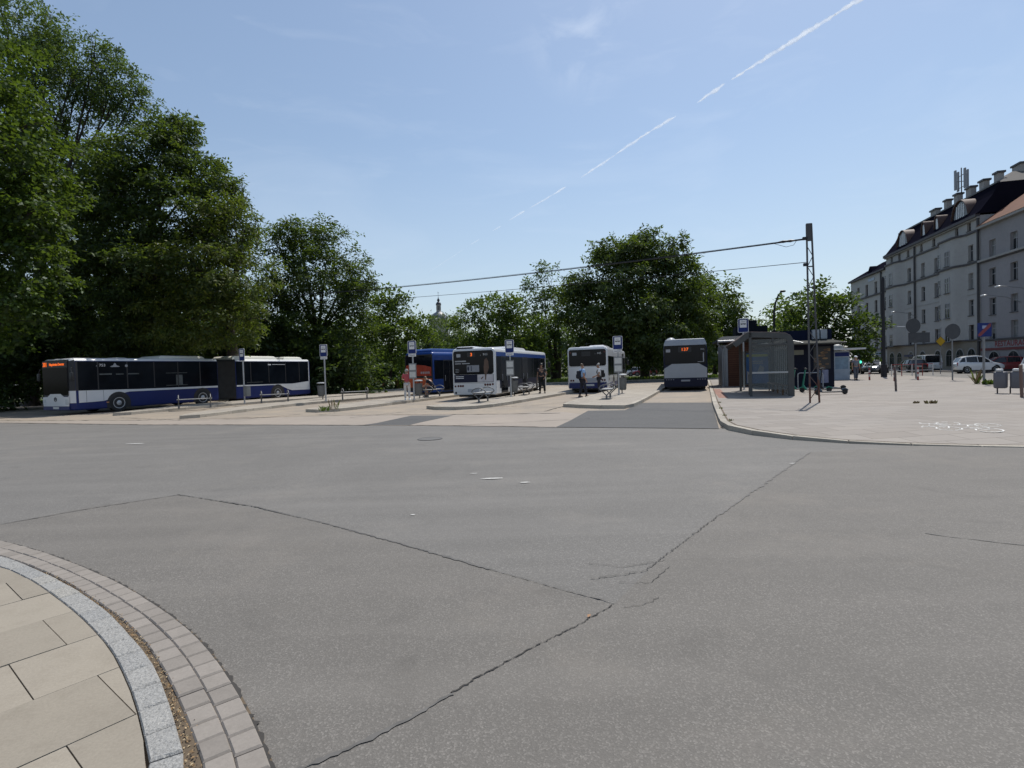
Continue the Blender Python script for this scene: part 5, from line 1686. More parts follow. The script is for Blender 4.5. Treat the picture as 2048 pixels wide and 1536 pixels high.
plate('poster', rrect(-0.85, -0.30, 0.22, 0.96, 0.02), mat('poster_mauve', (0.17, 0.18, 0.27), 0.5, vary=0.4, scale=4), t, (0, 0, 0), REAR, 0.012)
plate('menu_board', rrect(-2.35, -1.55, 1.85, 2.12, 0.02), mat('board_olive', (0.17, 0.165, 0.12), 0.5), t, (0, 0, 0), REAR, 0.02)
plate('hatch', rrect(-3.3, -2.45, 0.95, 2.05, 0.02), DGLASS2, t, (0, 0, 0), REAR, 0.015)
m = MB(); m.tube([(-3.3, -0.2, 2.98), (-1.8, -0.9, 2.5)], 0.025, 6); m.build('canopy_stay', GALV, t)
m = MB(); m.box(-1.05, -0.70, 0.1, 0.3, 2.72, 3.25); m.box(-0.62, -0.30, 0.1, 0.3, 2.72, 3.25); m.build('roof_panel', mat('pale_box', (0.26, 0.29, 0.32), 0.5), t)

wx, wy = G(1700, 759, PZ)
t = thing('white_kiosk', 'white and blue kiosk with a flat pale roof behind the navy bakery kiosk', 'kiosk', (wx, wy, PZ), radians(-12))
m = MB(); m.box(-2.6, 0, 0, 2.2, 0, 2.15); m.build('wall', mat('kiosk_white', (0.32, 0.38, 0.44), 0.5, vary=0.15), t)
m = MB(); m.box(-2.9, 0.75, -0.9, 2.5, 2.22, 2.34); m.build('roof', mat('kiosk_roof', (0.5, 0.5, 0.5), 0.5), t)
m = MB(); m.lathe([(0.42, 0), (0.40, 0.14), (0.30, 0.26), (0.12, 0.33), (0.07, 0.34), (0.06, 0.45), (0.02, 0.47)], 18, 0, Matrix.Translation((-0.65, 0.5, 2.34))); m.build('roof_dome', mat('dome_grey', (0.22, 0.23, 0.22), 0.5), t, smooth=40)
plate('sign', rrect(-1.0, -0.05, 1.75, 2.05, 0.02), SIGNB, t, (0, 0, 0), REAR, 0.02)
plate('window', rrect(-0.98, -0.1, 0.8, 1.68, 0.02), mat('kiosk_ad', (0.16, 0.25, 0.34), 0.3, vary=0.3), t, (0, 0, 0), REAR, 0.015)

# ------------------------------------------------------------------ scooters and cycle racks
TEAL = mat('teal_paint', (0.012, 0.17, 0.115), 0.4)
def scooter(px, py, rz, label, paint, zb=PZ, flat=False):
    x, y = G(px, py, zb)
    t = thing('electric_scooter', label, 'electric scooter', (x, y, zb), rz, 'hire scooters by the cycle rack')
    m = MB(); m.bevbox(-0.085, 0.085, -0.48, 0.42, 0.09, 0.14, 0.02); m.build('deck', BLACK, t, smooth=40)
    m = MB()
    m.tube([(0, 0.42, 0.12), (0, 0.52, 0.26), (0, 0.56, 0.34)], [0.05, 0.055, 0.05], 8)
    m.tube([(0, 0.58, 0.22), (0, 0.45, 1.08)], [0.042, 0.032], 8)
    m.build('stem', paint, t, smooth=40)
    m = MB()
    m.tube([(-0.24, 0.40, 1.10), (-0.1, 0.45, 1.12), (0.1, 0.45, 1.12), (0.24, 0.40, 1.10)], 0.016, 6)
    m.bevbox(-0.05, 0.05, 0.40, 0.50, 1.08, 1.16, 0.02)
    m.build('handlebar', BLACK, t, smooth=40)
    for yy in (0.60, -0.52):
        m = MB()
        m.lathe([(0.05, -0.03), (0.105, -0.03), (0.115, -0.015), (0.115, 0.015), (0.105, 0.03), (0.05, 0.03)], 20, 0, Matrix.Translation((0, yy, 0.115)) @ Matrix.Rotation(pi / 2, 4, 'Y'))
        m.build('wheel', RUB, t, smooth=40)
        f = MB()
        f.tube([(0, yy + 0.135 * cos(a_), 0.115 + 0.135 * sin(a_)) for a_ in (0.5, 1.0, 1.6, 2.2, 2.7)], 0.03, 6)
        f.build('mudguard', paint, t, smooth=40)
    return t
scooter(1611, 783, radians(74), 'teal hire scooter leaning left of the lattice mast', TEAL)
scooter(1633, 784.5, radians(68), 'teal hire scooter standing behind the feet of the lattice mast', TEAL)
s3 = scooter(1664, 789, radians(82), 'dark hire scooter with its deck sticking out right of the lattice mast', mat('slate_teal', (0.03, 0.055, 0.085), 0.4))
s4 = scooter(1664, 782, radians(86), 'black hire scooter farther back beside the navy bakery kiosk', DGREY)

def rack(p0, p1, label, proto=None):
    t = thing('cycle_rack', label, 'cycle rack', (p0[0], p0[1], PZ), heading(p1[0] - p0[0], p1[1] - p0[1]), 'galvanised cycle racks')
    L = math.dist(p0, p1)
    m = MB()
    m.tube([(0, 0, -0.02), (0, 0, 0.74), (0, 0.03, 0.81), (0, 0.10, 0.84), (0, L - 0.10, 0.84), (0, L - 0.03, 0.81), (0, L, 0.74), (0, L, -0.02)], 0.028, 8)
    m.build('hoop', GALV, t, smooth=40)
    return t
g0, g1 = G(1596, 777, PZ), G(1646, 776, PZ)
rack(g0, g1, 'long galvanised hoop behind the green scooters')
rack(G(1590, 772, PZ), G(1628, 771, PZ), 'galvanised hoop nearest the navy bakery kiosk')

# ------------------------------------------------------------------ lattice mast and overhead wires
lx, ly = G(1629.5, 805, PZ)
t = thing('lattice_mast', 'rusty grey lattice steel mast carrying overhead wires', 'mast', (lx, ly, PZ), radians(-8))
t.rotation_euler = (0, radians(-0.9), radians(-8))
RUST = Nodes('rusted_steel')
sepv = RUST.n('ShaderNodeSeparateXYZ')
RUST.l(RUST.tc.outputs['Object'], sepv.inputs[0])
hz = RUST.n('ShaderNodeMath', operation='ADD')
RUST.l(sepv.outputs[2], hz.inputs[0])
RUST.l(RUST.mr(RUST.noise(6, 5), 0.3, 0.7, -0.5, 0.5), hz.inputs[1])
RUST.l(RUST.mix(RUST.mr(hz.outputs[0], 0.55, 1.1, 0, 1), (0.10, 0.035, 0.022), (0.075, 0.075, 0.080)), RUST.b.inputs['Base Color'])
RUST.b.inputs['Roughness'].default_value = 0.75
HM = 6.32
def legx(z):
    return 0.155 - 0.075 * z / HM
for s in (-1, 1):
    m = MB()
    m.loft([[(s * legx(z) - 0.018, -0.04, z), (s * legx(z) + 0.018, -0.04, z), (s * legx(z) + 0.018, 0.04, z), (s * legx(z) - 0.018, 0.04, z)] for z in (-0.03, HM)])
    m.build('leg', RUST.m, t)
m = MB()
z = 0.12
k = 0
while z < HM - 1.0:
    h = 0.42 - 0.012 * z
    s = 1 if k % 2 else -1
    m.tube([(s * legx(z), 0, z), (-s * legx(z + h), 0, z + h)], 0.013, 6)
    if k % 2 == 0 and z > 3.5:
        m.box(-legx(z), legx(z), -0.02, 0.02, z - 0.02, z + 0.02)
    z += h
    k += 1
m.build('lattice_bracing', RUST.m, t)
m = MB(); m.box(-legx(HM) - 0.012, legx(HM) + 0.012, -0.028, 0.028, HM - 0.6, HM + 0.02); m.build('head_plate', RUST.m, t)
for z in (HM - 0.50, HM - 1.42):
    m = MB(); m.box(-0.22, -0.08, -0.05, 0.05, z - 0.05, z + 0.05); m.build('wire_clamp', DGREY, t)
WIRE = mat('wire_black', (0.02, 0.02, 0.022), 0.6)
def wire(name, a_, b_, sag, r_, label, n=24):
    a_, b_ = Vector(a_), Vector(b_)
    m = MB()
    m.tube([a_.lerp(b_, k / n) - Vector((0, 0, sag * 4 * (k / n) * (1 - k / n))) for k in range(n + 1)], r_, 6)
    o = m.build(name, WIRE)
    return tag(o, label, 'overhead wire', 'overhead wires')
mt = Vector((lx - 0.25, ly, PZ))
e1 = at(545, 592, 46)
e2 = at(520, 612, 46)
A1 = at(1612, 478.5, ly)
A2 = at(1613, 524.5, ly)
wire('overhead_wire', A1, e1, 0.30, 0.022, 'thick upper span wire from the mast towards the trees on the left')
wire('overhead_wire', A1 + Vector((0, 0, 0.03)), e1 + Vector((0, 0.1, 0.05)), 0.285, 0.010, 'thin companion wire just above the thick span wire')
wire('overhead_wire', A2, e2, 0.22, 0.012, 'lower thin span wire from the mast towards the trees on the left')
t = thing('wire_insulator', 'dark strain insulator and slack loop on the upper span wire near the mast', 'insulator', tuple(A1), 0)
d = (e1 - A1).normalized()
m = MB()
m.tube([d * 0.35, d * 0.5, d * 0.62, d * 0.75, d * 0.9], [0.02, 0.05, 0.035, 0.05, 0.02], 8)
m.build('insulator_body', BLACK, t, smooth=40)
m = MB()
m.tube([d * 0.3, d * 0.4 - Vector((0, 0, .16)), d * 0.65 - Vector((0, 0, .2)), d * 0.95 - Vector((0, 0, .08)), d * 1.15], 0.008, 5)
m.build('slack_loop', WIRE, t, smooth=40)

# ------------------------------------------------------------------ posts, bollards, signs on the square
BREDP = mat('post_red', (0.30, 0.045, 0.035), 0.5)
BWHT = mat('post_white', (0.55, 0.52, 0.50), 0.5)
def bollard(px, py, label, h=0.85, r=0.055):
    x, y = G(px, py, PZ)
    t = thing('bollard', label, 'bollard', (x, y, PZ), 0, 'red and white bollards')
    m = MB()
    m.lathe([(r, 0), (r, h * 0.97), (r * 0.7, h), (0.005, h + 0.01)], 12)
    m.build('post', BREDP, t, smooth=40)
    for z in (0.28, 0.62):
        m = MB()
        m.lathe([(r + 0.003, h * z), (r + 0.003, h * (z + 0.2))], 12, caps=False)
        m.build('white_band', BWHT, t, smooth=40)
bollard(1739, 760, 'red and white bollard between the lamp post and the man in a white cap')
bollard(1836, 760, 'red and white bollard in front of the railing, below the round sign')
bollard(1789, 762, 'red and white bollard behind the thin grey post')
def post(px, py, h, label, m_, r=0.04, lean=0.0):
    x, y = G(px, py, PZ)
    t = MB()
    t.lathe([(r, -0.01), (r, h), (r * 0.6, h + 0.02), (0.004, h + 0.025)], 10)
    o = t.build('steel_post', m_, smooth=40, loc=(x, y, PZ))
    o.rotation_euler = (0, lean, 0)
    tag(o, label, 'post', 'thin posts on the square')
post(1792, 781.5, 1.12, 'thin brown-grey post standing alone nearest in the middle of the square', mat('post_brown', (0.10, 0.075, 0.07), 0.6), 0.045, radians(-2))
post(2044, 795, 1.12, 'short brown post at the right edge beside the twin bins', mat('post_rusty', (0.14, 0.085, 0.07), 0.6), 0.05, radians(-2))

def sign_on_post(px, py, depth_z, top, label, build, h, r=0.035, name='road_sign', rz=0.0):
    x, y = G(px, py, depth_z)
    t = thing(name, label, 'road sign', (x, y, depth_z), rz, 'road signs on the right')
    m = MB(); m.tube([(0, 0, -0.02), (0, 0, h)], r, 8); m.build('pole', GREYM, t, smooth=40)
    build(t)
    return t
def disc(t, z, r, m_, name='sign_back', dx=0.0):
    q = MB()
    q.lathe([(r, -0.012), (r, 0.012)], 28, 0, Matrix.Translation((dx, -0.05, z)) @ Matrix.Rotation(pi / 2, 4, 'X'))
    o = q.build(name, m_, t)
    q = MB()
    q.box(dx - 0.04, dx + 0.04, -0.03, 0.0, z - r * .7, z + r * .7)
    q.build('bracket', GALV, t)
    return o
def b1(t):
    disc(t, 3.75, 0.52, SIGNG, dx=-0.2)
    q = MB(); q.box(-0.55, 0.95, -0.09, -0.065, 2.55, 3.25); q.build('direction_panel', SIGNG, t)
    q = MB(); q.box(-1.3, -0.1, -0.02, 0.02, 3.70, 3.74); q.build('sign_arm', SIGNW, t)
sign_on_post(1832, 757, PZ, 0, 'back of a large round sign above a rectangular panel, before the pale house', b1, 4.2, 0.05)
sign_on_post(1905, 760.5, PZ, 0, 'thin dark post with the grey back of a round sign on top', lambda t: disc(t, 3.05, 0.48, SIGNG), 3.4, 0.04)
def b3(t):
    p_ = plate('sign_panel', rrect(-0.36, 0.36, 2.45, 3.15, 0.05), SIGNB, t, (0, -0.045, 0), REAR, 0.015)
    plate('red_bar', [(-0.33, 2.48), (-0.20, 2.48), (0.33, 2.98), (0.33, 3.12), (0.25, 3.12), (-0.33, 2.58)], mat('sign_red', (0.17, 0.02, 0.025), 0.5), p_, (0, -0.045, 0), REAR, 0.003, 0.015)
    plate('symbol', [(-0.12, 2.86), (0.10, 2.86), (0.10, 3.02), (-0.12, 3.02)], mat('symbol_pale', (0.25, 0.28, 0.4), 0.4), p_, (0, -0.045, 0), REAR, 0.002, 0.0152)
sign_on_post(1968, 769, PZ, 0, 'blue square sign with a red diagonal bar on a grey post', b3, 3.2, 0.055)
def b4(t):
    plate('sign_panel', [(0, 2.45), (0.42, 2.87), (0, 3.29), (-0.42, 2.87)], mat('sign_yellow', (0.5, 0.30, 0.02), 0.4), t, (0, -0.045, 0), REAR, 0.015)
    plate('white_border', [[(0, 2.40), (0.47, 2.87), (0, 3.34), (-0.47, 2.87)]], SIGNG, t, (0, -0.04, 0), REAR, 0.008)
sign_on_post(1881, 747, PZ, 0, 'yellow diamond sign in front of the pale corner house', b4, 3.3, 0.035)

# twin litter bins at the right
x, y = G(2018, 787, PZ)
t = thing('twin_bin', 'two grey recycling bins in one rounded steel frame near the right edge', 'litter bin', (x, y, PZ), radians(-48))
t.scale = (.74, .8, .92)
for k, dx in enumerate((-0.32, 0.32)):
    m = MB(); m.bevbox(dx - 0.27, dx + 0.27, -0.22, 0.22, 0.22, 0.92, 0.07); m.build('bin_body', mat('bin_grey', (0.10, 0.10, 0.115), 0.45, vary=0.1), t, smooth=40)
    m = MB(); m.bevbox(dx - 0.18, dx + 0.10, -0.20, 0.2, 0.92, 1.04, 0.05); m.build('bin_lid', mat('bin_white', (0.5, 0.5, 0.5), 0.4), t, smooth=40)
for dx in (-0.45, 0.05, 0.5):
    m = MB(); m.tube([(dx, 0, 0), (dx, 0, 0.3)], 0.03, 8); m.build('foot', DGREY, t)

# pedestrian railing
t = thing('pedestrian_railing', 'low red and grey tubular railing by the far kerb', 'railing', (*G(1783, 752.5, PZ), PZ), 0)
b_ = G(1866, 750.5, PZ)
a_ = G(1783, 752.5, PZ)
dx, dy = b_[0] - a_[0], b_[1] - a_[1]
t.rotation_euler = (0, 0, atan2(dy, dx))
L = math.hypot(dx, dy)
for z in (0.45, 0.95):
    m = MB(); m.tube([(0, 0, z), (L, 0, z)], 0.028, 6); m.build('rail', BWHT if z < .6 else BREDP, t)
for k in range(5):
    m = MB(); m.tube([(L * k / 4, 0, -0.02), (L * k / 4, 0, 0.98)], 0.035, 6); m.build('post', BREDP if k % 2 else BWHT, t)

# lamp posts
def tall_lamp(px, py, h, label, m_, zb=PZ, r=0.09, curve=None):
    x, y = G(px, py, zb)
    t = thing('lamp_post', label, 'lamp post', (x, y, zb), 0, 'lamp posts')
    m = MB()
    m.lathe([(0.22, 0), (0.22, 0.15), (r * 1.7, 0.2), (r * 1.6, 1.0), (r * 1.1, 1.05)], 14)
    m.tube([(0, 0, 0.1), (0, 0, h)], [r, r * 0.75], 10)
    m.build('pole', m_, t, smooth=40)
    return t
t = tall_lamp(1768, 754, 7.9, 'dark thick lamp post in front of the pale corner house', DGREY, r=0.13)
m = MB(); m.tube([(0, 0, 7.85), (0, 0, 8.05)], [0.12, 0.05], 8); m.build('cap', DGREY, t)
p_ = at(1549, 700, 60)
t = thing('street_lamp', 'slender curved street lamp above the shelter against the sky', 'street lamp', (p_.x, 60, 0), 0, 'lamp posts')
tip = at(1563, 584, 60)
dx, dz = tip.x - p_.x, tip.z
m = MB()
m.tube([(0, 0, 0), (0, 0, dz - 3.2), (0.02, 0, dz - 2.2), (dx * .25, 0, dz - 1.1), (dx * .6, 0, dz - .35), (dx * .95, 0, dz)], [.15, .13, .12, .10, .09, .08], 8)
m.build('pole', DGREY, t, smooth=40)
m = MB(); m.ball((dx + .15, 0, dz + .08), .34, .18, .13, 12, 6, 0, None); m.build('lamp_head', BLACK, t, smooth=60)
# traffic light
p_ = at(1722, 745, 57)
t = thing('traffic_light', 'traffic light showing green beyond the man in a white cap', 'traffic light', (p_.x, 57, 0), 0)
m = MB(); m.tube([(0, 0, 0), (0, 0, 2.3)], 0.05, 8); m.build('pole', DGREY, t)
hd = at(1719, 724, 57)
m = MB(); m.bevbox(hd.x - p_.x - .16, hd.x - p_.x + .16, -.15, .1, hd.z - .2, hd.z + .75, .04); m.build('signal_head', BLACK, t)
m = MB(); m.lathe([(0.15, 0), (0.13, 0.03), (0.01, 0.05)], 16, 0, Matrix.Translation((hd.x - p_.x, -.15, hd.z)) @ Matrix.Rotation(pi / 2, 4, 'X'))
m.build('green_lamp', mat('green_led', (0.05, 0.4, 0.3), 0.4, emit=(0.10, 0.95, 0.62), estr=1.4), t)
# slim info post beyond the electric bus
p_ = at(1438, 722, 55)
t = thing('small_sign', 'small white plate on a thin post between the bus and the timber kiosk', 'road sign', (p_.x, 55, 0.1), 0, 'road signs on the right')
m = MB(); m.tube([(0, 0, -.1), (0, 0, 3.9)], 0.035, 6); m.build('pole', GALV, t)
plate('sign_panel', rrect(-.15, .15, 2.5, 2.75, .02), SIGNW, t, (0, -.04, 0), REAR, .015)
# ------------------------------------------------------------------ corner houses on the right
FE = Vector((.248, .969, 0)).normalized()
FO_ = Vector((52, 67, 0))
FN = Vector((-FE.y, FE.x, 0))          # outward
FRZ = atan2(FE.y, FE.x)
def bl(px, py, d=0.0):
    """bearing -> (s, z) on a plane d metres behind the street front"""
    r_ = ray(px, py)
    o = Vector((0, 0, EYE))
    P0 = FO_ - FN * d
    t = (P0 - o).dot(FN) / r_.dot(FN)
    p = o + r_ * t
    return ((p - P0).dot(FE), p.z)
def z7(x, y): return (1648 + x / 4.8, 300 + y / 4.8)
STUC = concrete('stucco', (0.40, 0.39, 0.375), (0.345, 0.335, 0.325), (0.27, 0.26, 0.25), scale=0.6)
STUC2 = concrete('stucco_grey', (0.30, 0.285, 0.29), (0.255, 0.245, 0.25), (0.20, 0.195, 0.20), scale=0.6)
STUC3 = concrete('stucco_pale', (0.42, 0.41, 0.39), (0.36, 0.35, 0.335), (0.29, 0.285, 0.275), scale=0.6)
OCHRE = concrete('ground_floor_ochre', (0.27, 0.235, 0.185), (0.225, 0.20, 0.165), (0.16, 0.145, 0.125), scale=0.8)
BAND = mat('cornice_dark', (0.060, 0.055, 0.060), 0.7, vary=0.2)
CORN = mat('cornice_stucco', (0.30, 0.29, 0.275), 0.8, vary=0.1)
WFR = mat('window_frame_white', (0.30, 0.30, 0.31), 0.5)
WFD = mat('window_frame_brown', (0.11, 0.09, 0.085), 0.5)
WPA = mat('window_glass', (0.025, 0.03, 0.036), 0.08, vary=0.6, scale=0.35, spec=0.35)
SLATE = concrete('dark_roof', (0.011, 0.011, 0.019), (0.008, 0.008, 0.013), (0.018, 0.017, 0.024), scale=0.8)
TILE = concrete('red_tiles', (0.17, 0.070, 0.038), (0.12, 0.050, 0.030), (0.11, 0.05, 0.032), scale=1.2)
GTILE = concrete('grey_tiles', (0.11, 0.10, 0.092), (0.085, 0.08, 0.075), (0.06, 0.056, 0.052), scale=2.5)
SLATE.node_tree.nodes['Principled BSDF'].inputs['Specular IOR Level'].default_value = 0.0
COPP = mat('copper_sheet', (0.10, 0.058, 0.046), 0.6, 0.0, vary=0.2)
PIPE = mat('downpipe', (0.040, 0.038, 0.042), 0.5)
CHIM = concrete('chimney_render', (0.36, 0.34, 0.32), (0.31, 0.295, 0.28), (0.24, 0.225, 0.215), scale=1.5)

def house(label, s0, s1, zt, wallm, wins, ground=None, name='corner_house'):
    """front wall in the local xz plane (x along the street, +y towards it) with real window recesses"""
    t = thing(name, label, 'house', tuple(FO_), FRZ, 'houses in the street on the right')
    xs = sorted({s0, s1} | {v for w in wins for v in (w[0] - w[2] / 2, w[0] + w[2] / 2) if s0 < v < s1})
    zs = sorted({-0.05, zt} | {v for w in wins for v in (w[1] - w[3] / 2, w[1] + w[3] / 2)})
    rect = [(w[0] - w[2] / 2, w[0] + w[2] / 2, w[1] - w[3] / 2, w[1] + w[3] / 2) for w in wins]
    m = MB()
    for a, b in zip(xs, xs[1:]):
        for c, d in zip(zs, zs[1:]):
            cx, cz = (a + b) / 2, (c + d) / 2
            if any(r[0] < cx < r[1] and r[2] < cz < r[3] for r in rect):
                continue
            m.add([(a, 0, c), (b, 0, c), (b, 0, d), (a, 0, d)], [(3, 2, 1, 0)])
    D = -0.24
    for a, b, c, d in rect:
        m.add([(a, 0, c), (b, 0, c), (b, 0, d), (a, 0, d), (a, D, c), (b, D, c), (b, D, d), (a, D, d)], [(0, 1, 5, 4), (1, 2, 6, 5), (2, 3, 7, 6), (3, 0, 4, 7)])
    m.add([(s0, 0, -.05), (s1, 0, -.05), (s1, -11, -.05), (s0, -11, -.05), (s0, 0, zt), (s1, 0, zt), (s1, -11, zt), (s0, -11, zt)], [(1, 2, 6, 5), (2, 3, 7, 6), (3, 0, 4, 7)])
    m.build('wall', wallm, t)
    for i, (a, b, c, d) in enumerate(rect):
        win(t, a, b, c, d, D + 0.02, wins[i][4] if len(wins[i]) > 4 else WFR)
    return t

wr = random.Random(99)
BLND = mat('window_blind', (0.17, 0.17, 0.165), 0.8, vary=0.3, scale=1.5)
def win(t, a, b, c, d, y, fm, sill=True):
    f = MB()
    w = 0.055
    f.box(a, a + w, y - .05, y + .02, c, d)
    f.box(b - w, b, y - .05, y + .02, c, d)
    f.box(a + w, b - w, y - .05, y + .02, c, c + w)
    f.box(a + w, b - w, y - .05, y + .02, d - w, d)
    mid = (a + b) / 2
    zt = c + (d - c) * 0.66
    f.box(a + w, b - w, y - .04, y + .015, zt - .03, zt + .03)
    if b - a > 0.8:
        f.box(mid - .03, mid + .03, y - .04, y + .012, c + w, zt - .03)
        f.box(mid - .03, mid + .03, y - .04, y + .012, zt + .03, d - w)
    fo = f.build('window', fm, t)
    p = MB()
    p.box(a + .01, b - .01, y - .045, y - .02, c + .01, d - .01)
    p.build('pane', WPA, fo)
    if wr.random() < 0.4:
        q_ = MB()
        fr = wr.choice((.35, .5, .66, 1.0))
        q_.box(a + .06, b - .06, y - .019, y - .012, d - .06 - (d - c - .12) * fr, d - .06)
        q_.build('blind', BLND, fo)
    if sill:
        s_ = MB()
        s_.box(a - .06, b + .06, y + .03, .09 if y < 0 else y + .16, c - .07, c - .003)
        s_.build('sill', BAND, fo)

def band(t, s0, s1, z0, z1, out, m_, name='cornice'):
    q = MB(); q.box(s0, s1, -.02, out, z0, z1); return q.build(name, m_, t)
def pipe(t, s, z0, z1):
    q = MB()
    q.tube([(s, .14, z0), (s, .14, z1)], .11, 8)
    return q.build('downpipe', PIPE, t, smooth=40)
def archway(t, s, w, z0, zt, m_=None, y=0.035):
    r_ = w / 2
    poly = [(-s + r_ * cos(k * pi / 12), zt - r_ + r_ * sin(k * pi / 12)) for k in range(13)] + [(-s - r_, z0), (-s + r_, z0)]
    o_ = [(-s + (r_ + .14) * cos(k * pi / 12), zt - r_ + (r_ + .14) * sin(k * pi / 12)) for k in range(13)] + [(-s - r_ - .14, z0), (-s + r_ + .14, z0)]
    q = plate('archway', o_, CORN, t, (0, y, 0), FRONT, 0.03)
    plate('arch_glass', poly, m_ or WPA, q, (0, y, 0), FRONT, 0.012, 0.03)
    plate('arch_bar', [[(-s - .03, z0), (-s + .03, z0), (-s + .03, zt - .05), (-s - .03, zt - .05)], [(-s - r_ + .02, zt - r_), (-s + r_ - .02, zt - r_), (-s + r_ - .02, zt - r_ + .06), (-s - r_ + .02, zt - r_ + .06)]], WFD, q, (0, y, 0), FRONT, 0.006, 0.042)

# --- tall middle house
rows = [12.65, 9.65, 6.8, 4.1]
wins = []
r = random.Random(4)
for s in (4.95, 1.2, -2.05, -9.2):
    for z in rows:
        wins.append((s, z, .95, 1.7, r.choice((WFR, WFR, WFD))))
for s in (10.2, 7.75, 5.2, 1.6, -1.5, -6.5, -8.9):
    wins.append((s, 15.5, .7, .85, WFD))
S0, S1 = -10.9, 12.0
t = house('tall pale house with dark mansard roof, curved dormers and a row of chimneys', S0, S1, 16.25, STUC, wins)
def bay(sc, hw, out, z0, z1, name='bay_window', m_=STUC, grow=0.0):
    pl = []
    n = 16
    for k in range(n + 1):
        u = -1 + 2 * k / n
        pl.append((sc + u * (hw + grow), (out + grow) * (0.5 + 0.5 * cos(pi * max(0, (abs(u) - 0.45) / 0.55)))))
    pl = [(sc - hw - grow, -.1)] + pl + [(sc + hw + grow, -.1)]
    q = MB()
    q.prism(pl, z0, z1)
    return q.build(name, m_, t, smooth=30), pl
for sc, cols in ((8.9, ((10.55, .55), (8.6, 1.0))), (-5.75, ((-4.35, .6), (-6.1, 1.05)))):
    bay(sc, 2.75, .75, 3.36, 14.66)
    bay(sc, 2.75, .75, 11.42, 11.62, 'bay_cornice', BAND, .16)
    bay(sc, 2.75, .75, 14.66, 14.86, 'bay_cornice', BAND, .16)
    bay(sc, 2.75, .75, 11.62, 11.70, 'bay_cornice', CORN, .10)
    for s, w_ in cols:
        for z in rows:
            u = (s - sc) / 2.75
            yy = .75 * (0.5 + 0.5 * cos(pi * max(0, (abs(u) - 0.45) / 0.55)))
            win(t, s - w_ / 2, s + w_ / 2, z - .85, z + .85, yy + .03, WFR)
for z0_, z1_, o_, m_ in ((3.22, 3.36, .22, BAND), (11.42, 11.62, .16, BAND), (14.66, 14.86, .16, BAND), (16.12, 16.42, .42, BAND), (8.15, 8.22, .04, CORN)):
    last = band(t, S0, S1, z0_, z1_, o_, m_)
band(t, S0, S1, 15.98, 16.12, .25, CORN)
plate('ground_floor', [(-s, z) for s, z in ((S0 + .02, 0), (S1 - .02, 0), (S1 - .02, 3.22), (S0 + .02, 3.22))], OCHRE, t, (0, 0, 0), FRONT, 0.03)
for s in (10.3, 7.9, 4.6, 1.4, -2.3, -4.9, -7.05, -9.3):
    archway(t, s, 1.35, .5, 2.35)
plate('shop_sign', rrect(-6.4, -4.0, 1.75, 2.0, .02), mat('sign_dim_blue', (0.02, 0.03, 0.08), 0.5), t, (0, .07, 0), FRONT, .05)
pipe(t, 3.15, 0, 16.1)
pipe(t, -10.75, 0, 16.1)
# mansard
m = MB()
zr, di = 19.45, 1.6
m.loft([[(S0 - .1, .42, 16.42), (S1 + .2, .42, 16.42), (S1 + .2, -11, 16.42), (S0 - .1, -11, 16.42)],
        [(S0 - .1, 0.0, 16.75), (S1 + .05, 0.0, 16.75), (S1 + .05, -11, 16.75), (S0 - .1, -11, 16.75)],
        [(S0 - .1, -di * .7, 18.3), (S1 - .1, -di * .7, 18.3), (S1 - .1, -11, 18.3), (S0 - .1, -11, 18.3)],
        [(S0 - .1, -di, zr), (S1 - .25, -di, zr), (S1 - .25, -11, zr), (S0 - .1, -11, zr)]])
m.build('mansard_roof', SLATE, t)
q = MB(); q.box(S0 - .1, S1 - .2, -di - .15, -di + .12, zr - .05, zr + .12); q.build('roof_ridge', PIPE, t)
def dormer(px0, px1, py, ztop_px, big):
    d = .35
    sa, za = bl(*px0, d)
    sb, zb_ = bl(*px1, d)
    zt_ = bl(*ztop_px, d)[1]
    s_, w_ = (sa + sb) / 2, abs(sa - sb)
    z_ = 17.0
    h = zt_ - z_
    m = MB()
    n = 14
    def eb(u, k=1.0):
        return h * k * max(0.0, 1 - u * u) ** 0.62
    W2 = w_ * .62
    rings = []
    for y_ in (-.05, -1.5):
        rings.append([(s_ + W2 * (-1 + 2 * k / n), y_, z_ + eb(-1 + 2 * k / n) + .02) for k in range(n + 1)] + [(s_ + W2 * (1 - 2 * k / n), y_, z_ + eb(1 - 2 * k / n) + .09 + .02) for k in range(n + 1)])
    m.loft(rings)
    dm_ = m.build('dormer', COPP, t, smooth=50)
    m = MB()
    poly = [(-(s_ + W2 * .92 * (-1 + 2 * k / n)), z_ - .05 + max(.06, eb(-1 + 2 * k / n, .97))) for k in range(n + 1)] + [(-(s_ + W2 * .92), z_ - .05), (-(s_ - W2 * .92), z_ - .05)]
    plate('pane', poly, WPA, dm_, (0, -.25, 0), FRONT, .04)
    bars = []
    for u in ((-.42, -.22, 0, .22, .42) if big else (-.28, .0, .28)):
        x_ = -(s_ + W2 * u)
        bars.append([(x_ - .085, z_ - .02), (x_ + .085, z_ - .02), (x_ + .085, z_ + eb(u, .84)), (x_ - .085, z_ + eb(u, .84))])
    plate('window_bars', bars, mat('dormer_white', (0.62, 0.63, 0.64), 0.5), dm_, (0, -.21, 0), FRONT, .03)
dormer(z7(725, 910), z7(810, 870), 0, z7(780, 770), True)
dormer(z7(955, 815), z7(990, 790), 0, z7(980, 690), False)
dormer(z7(1080, 750), z7(1120, 730), 0, z7(1110, 630), False)
dormer(z7(1260, 660), z7(1390, 600), 0, z7(1340, 480), True)
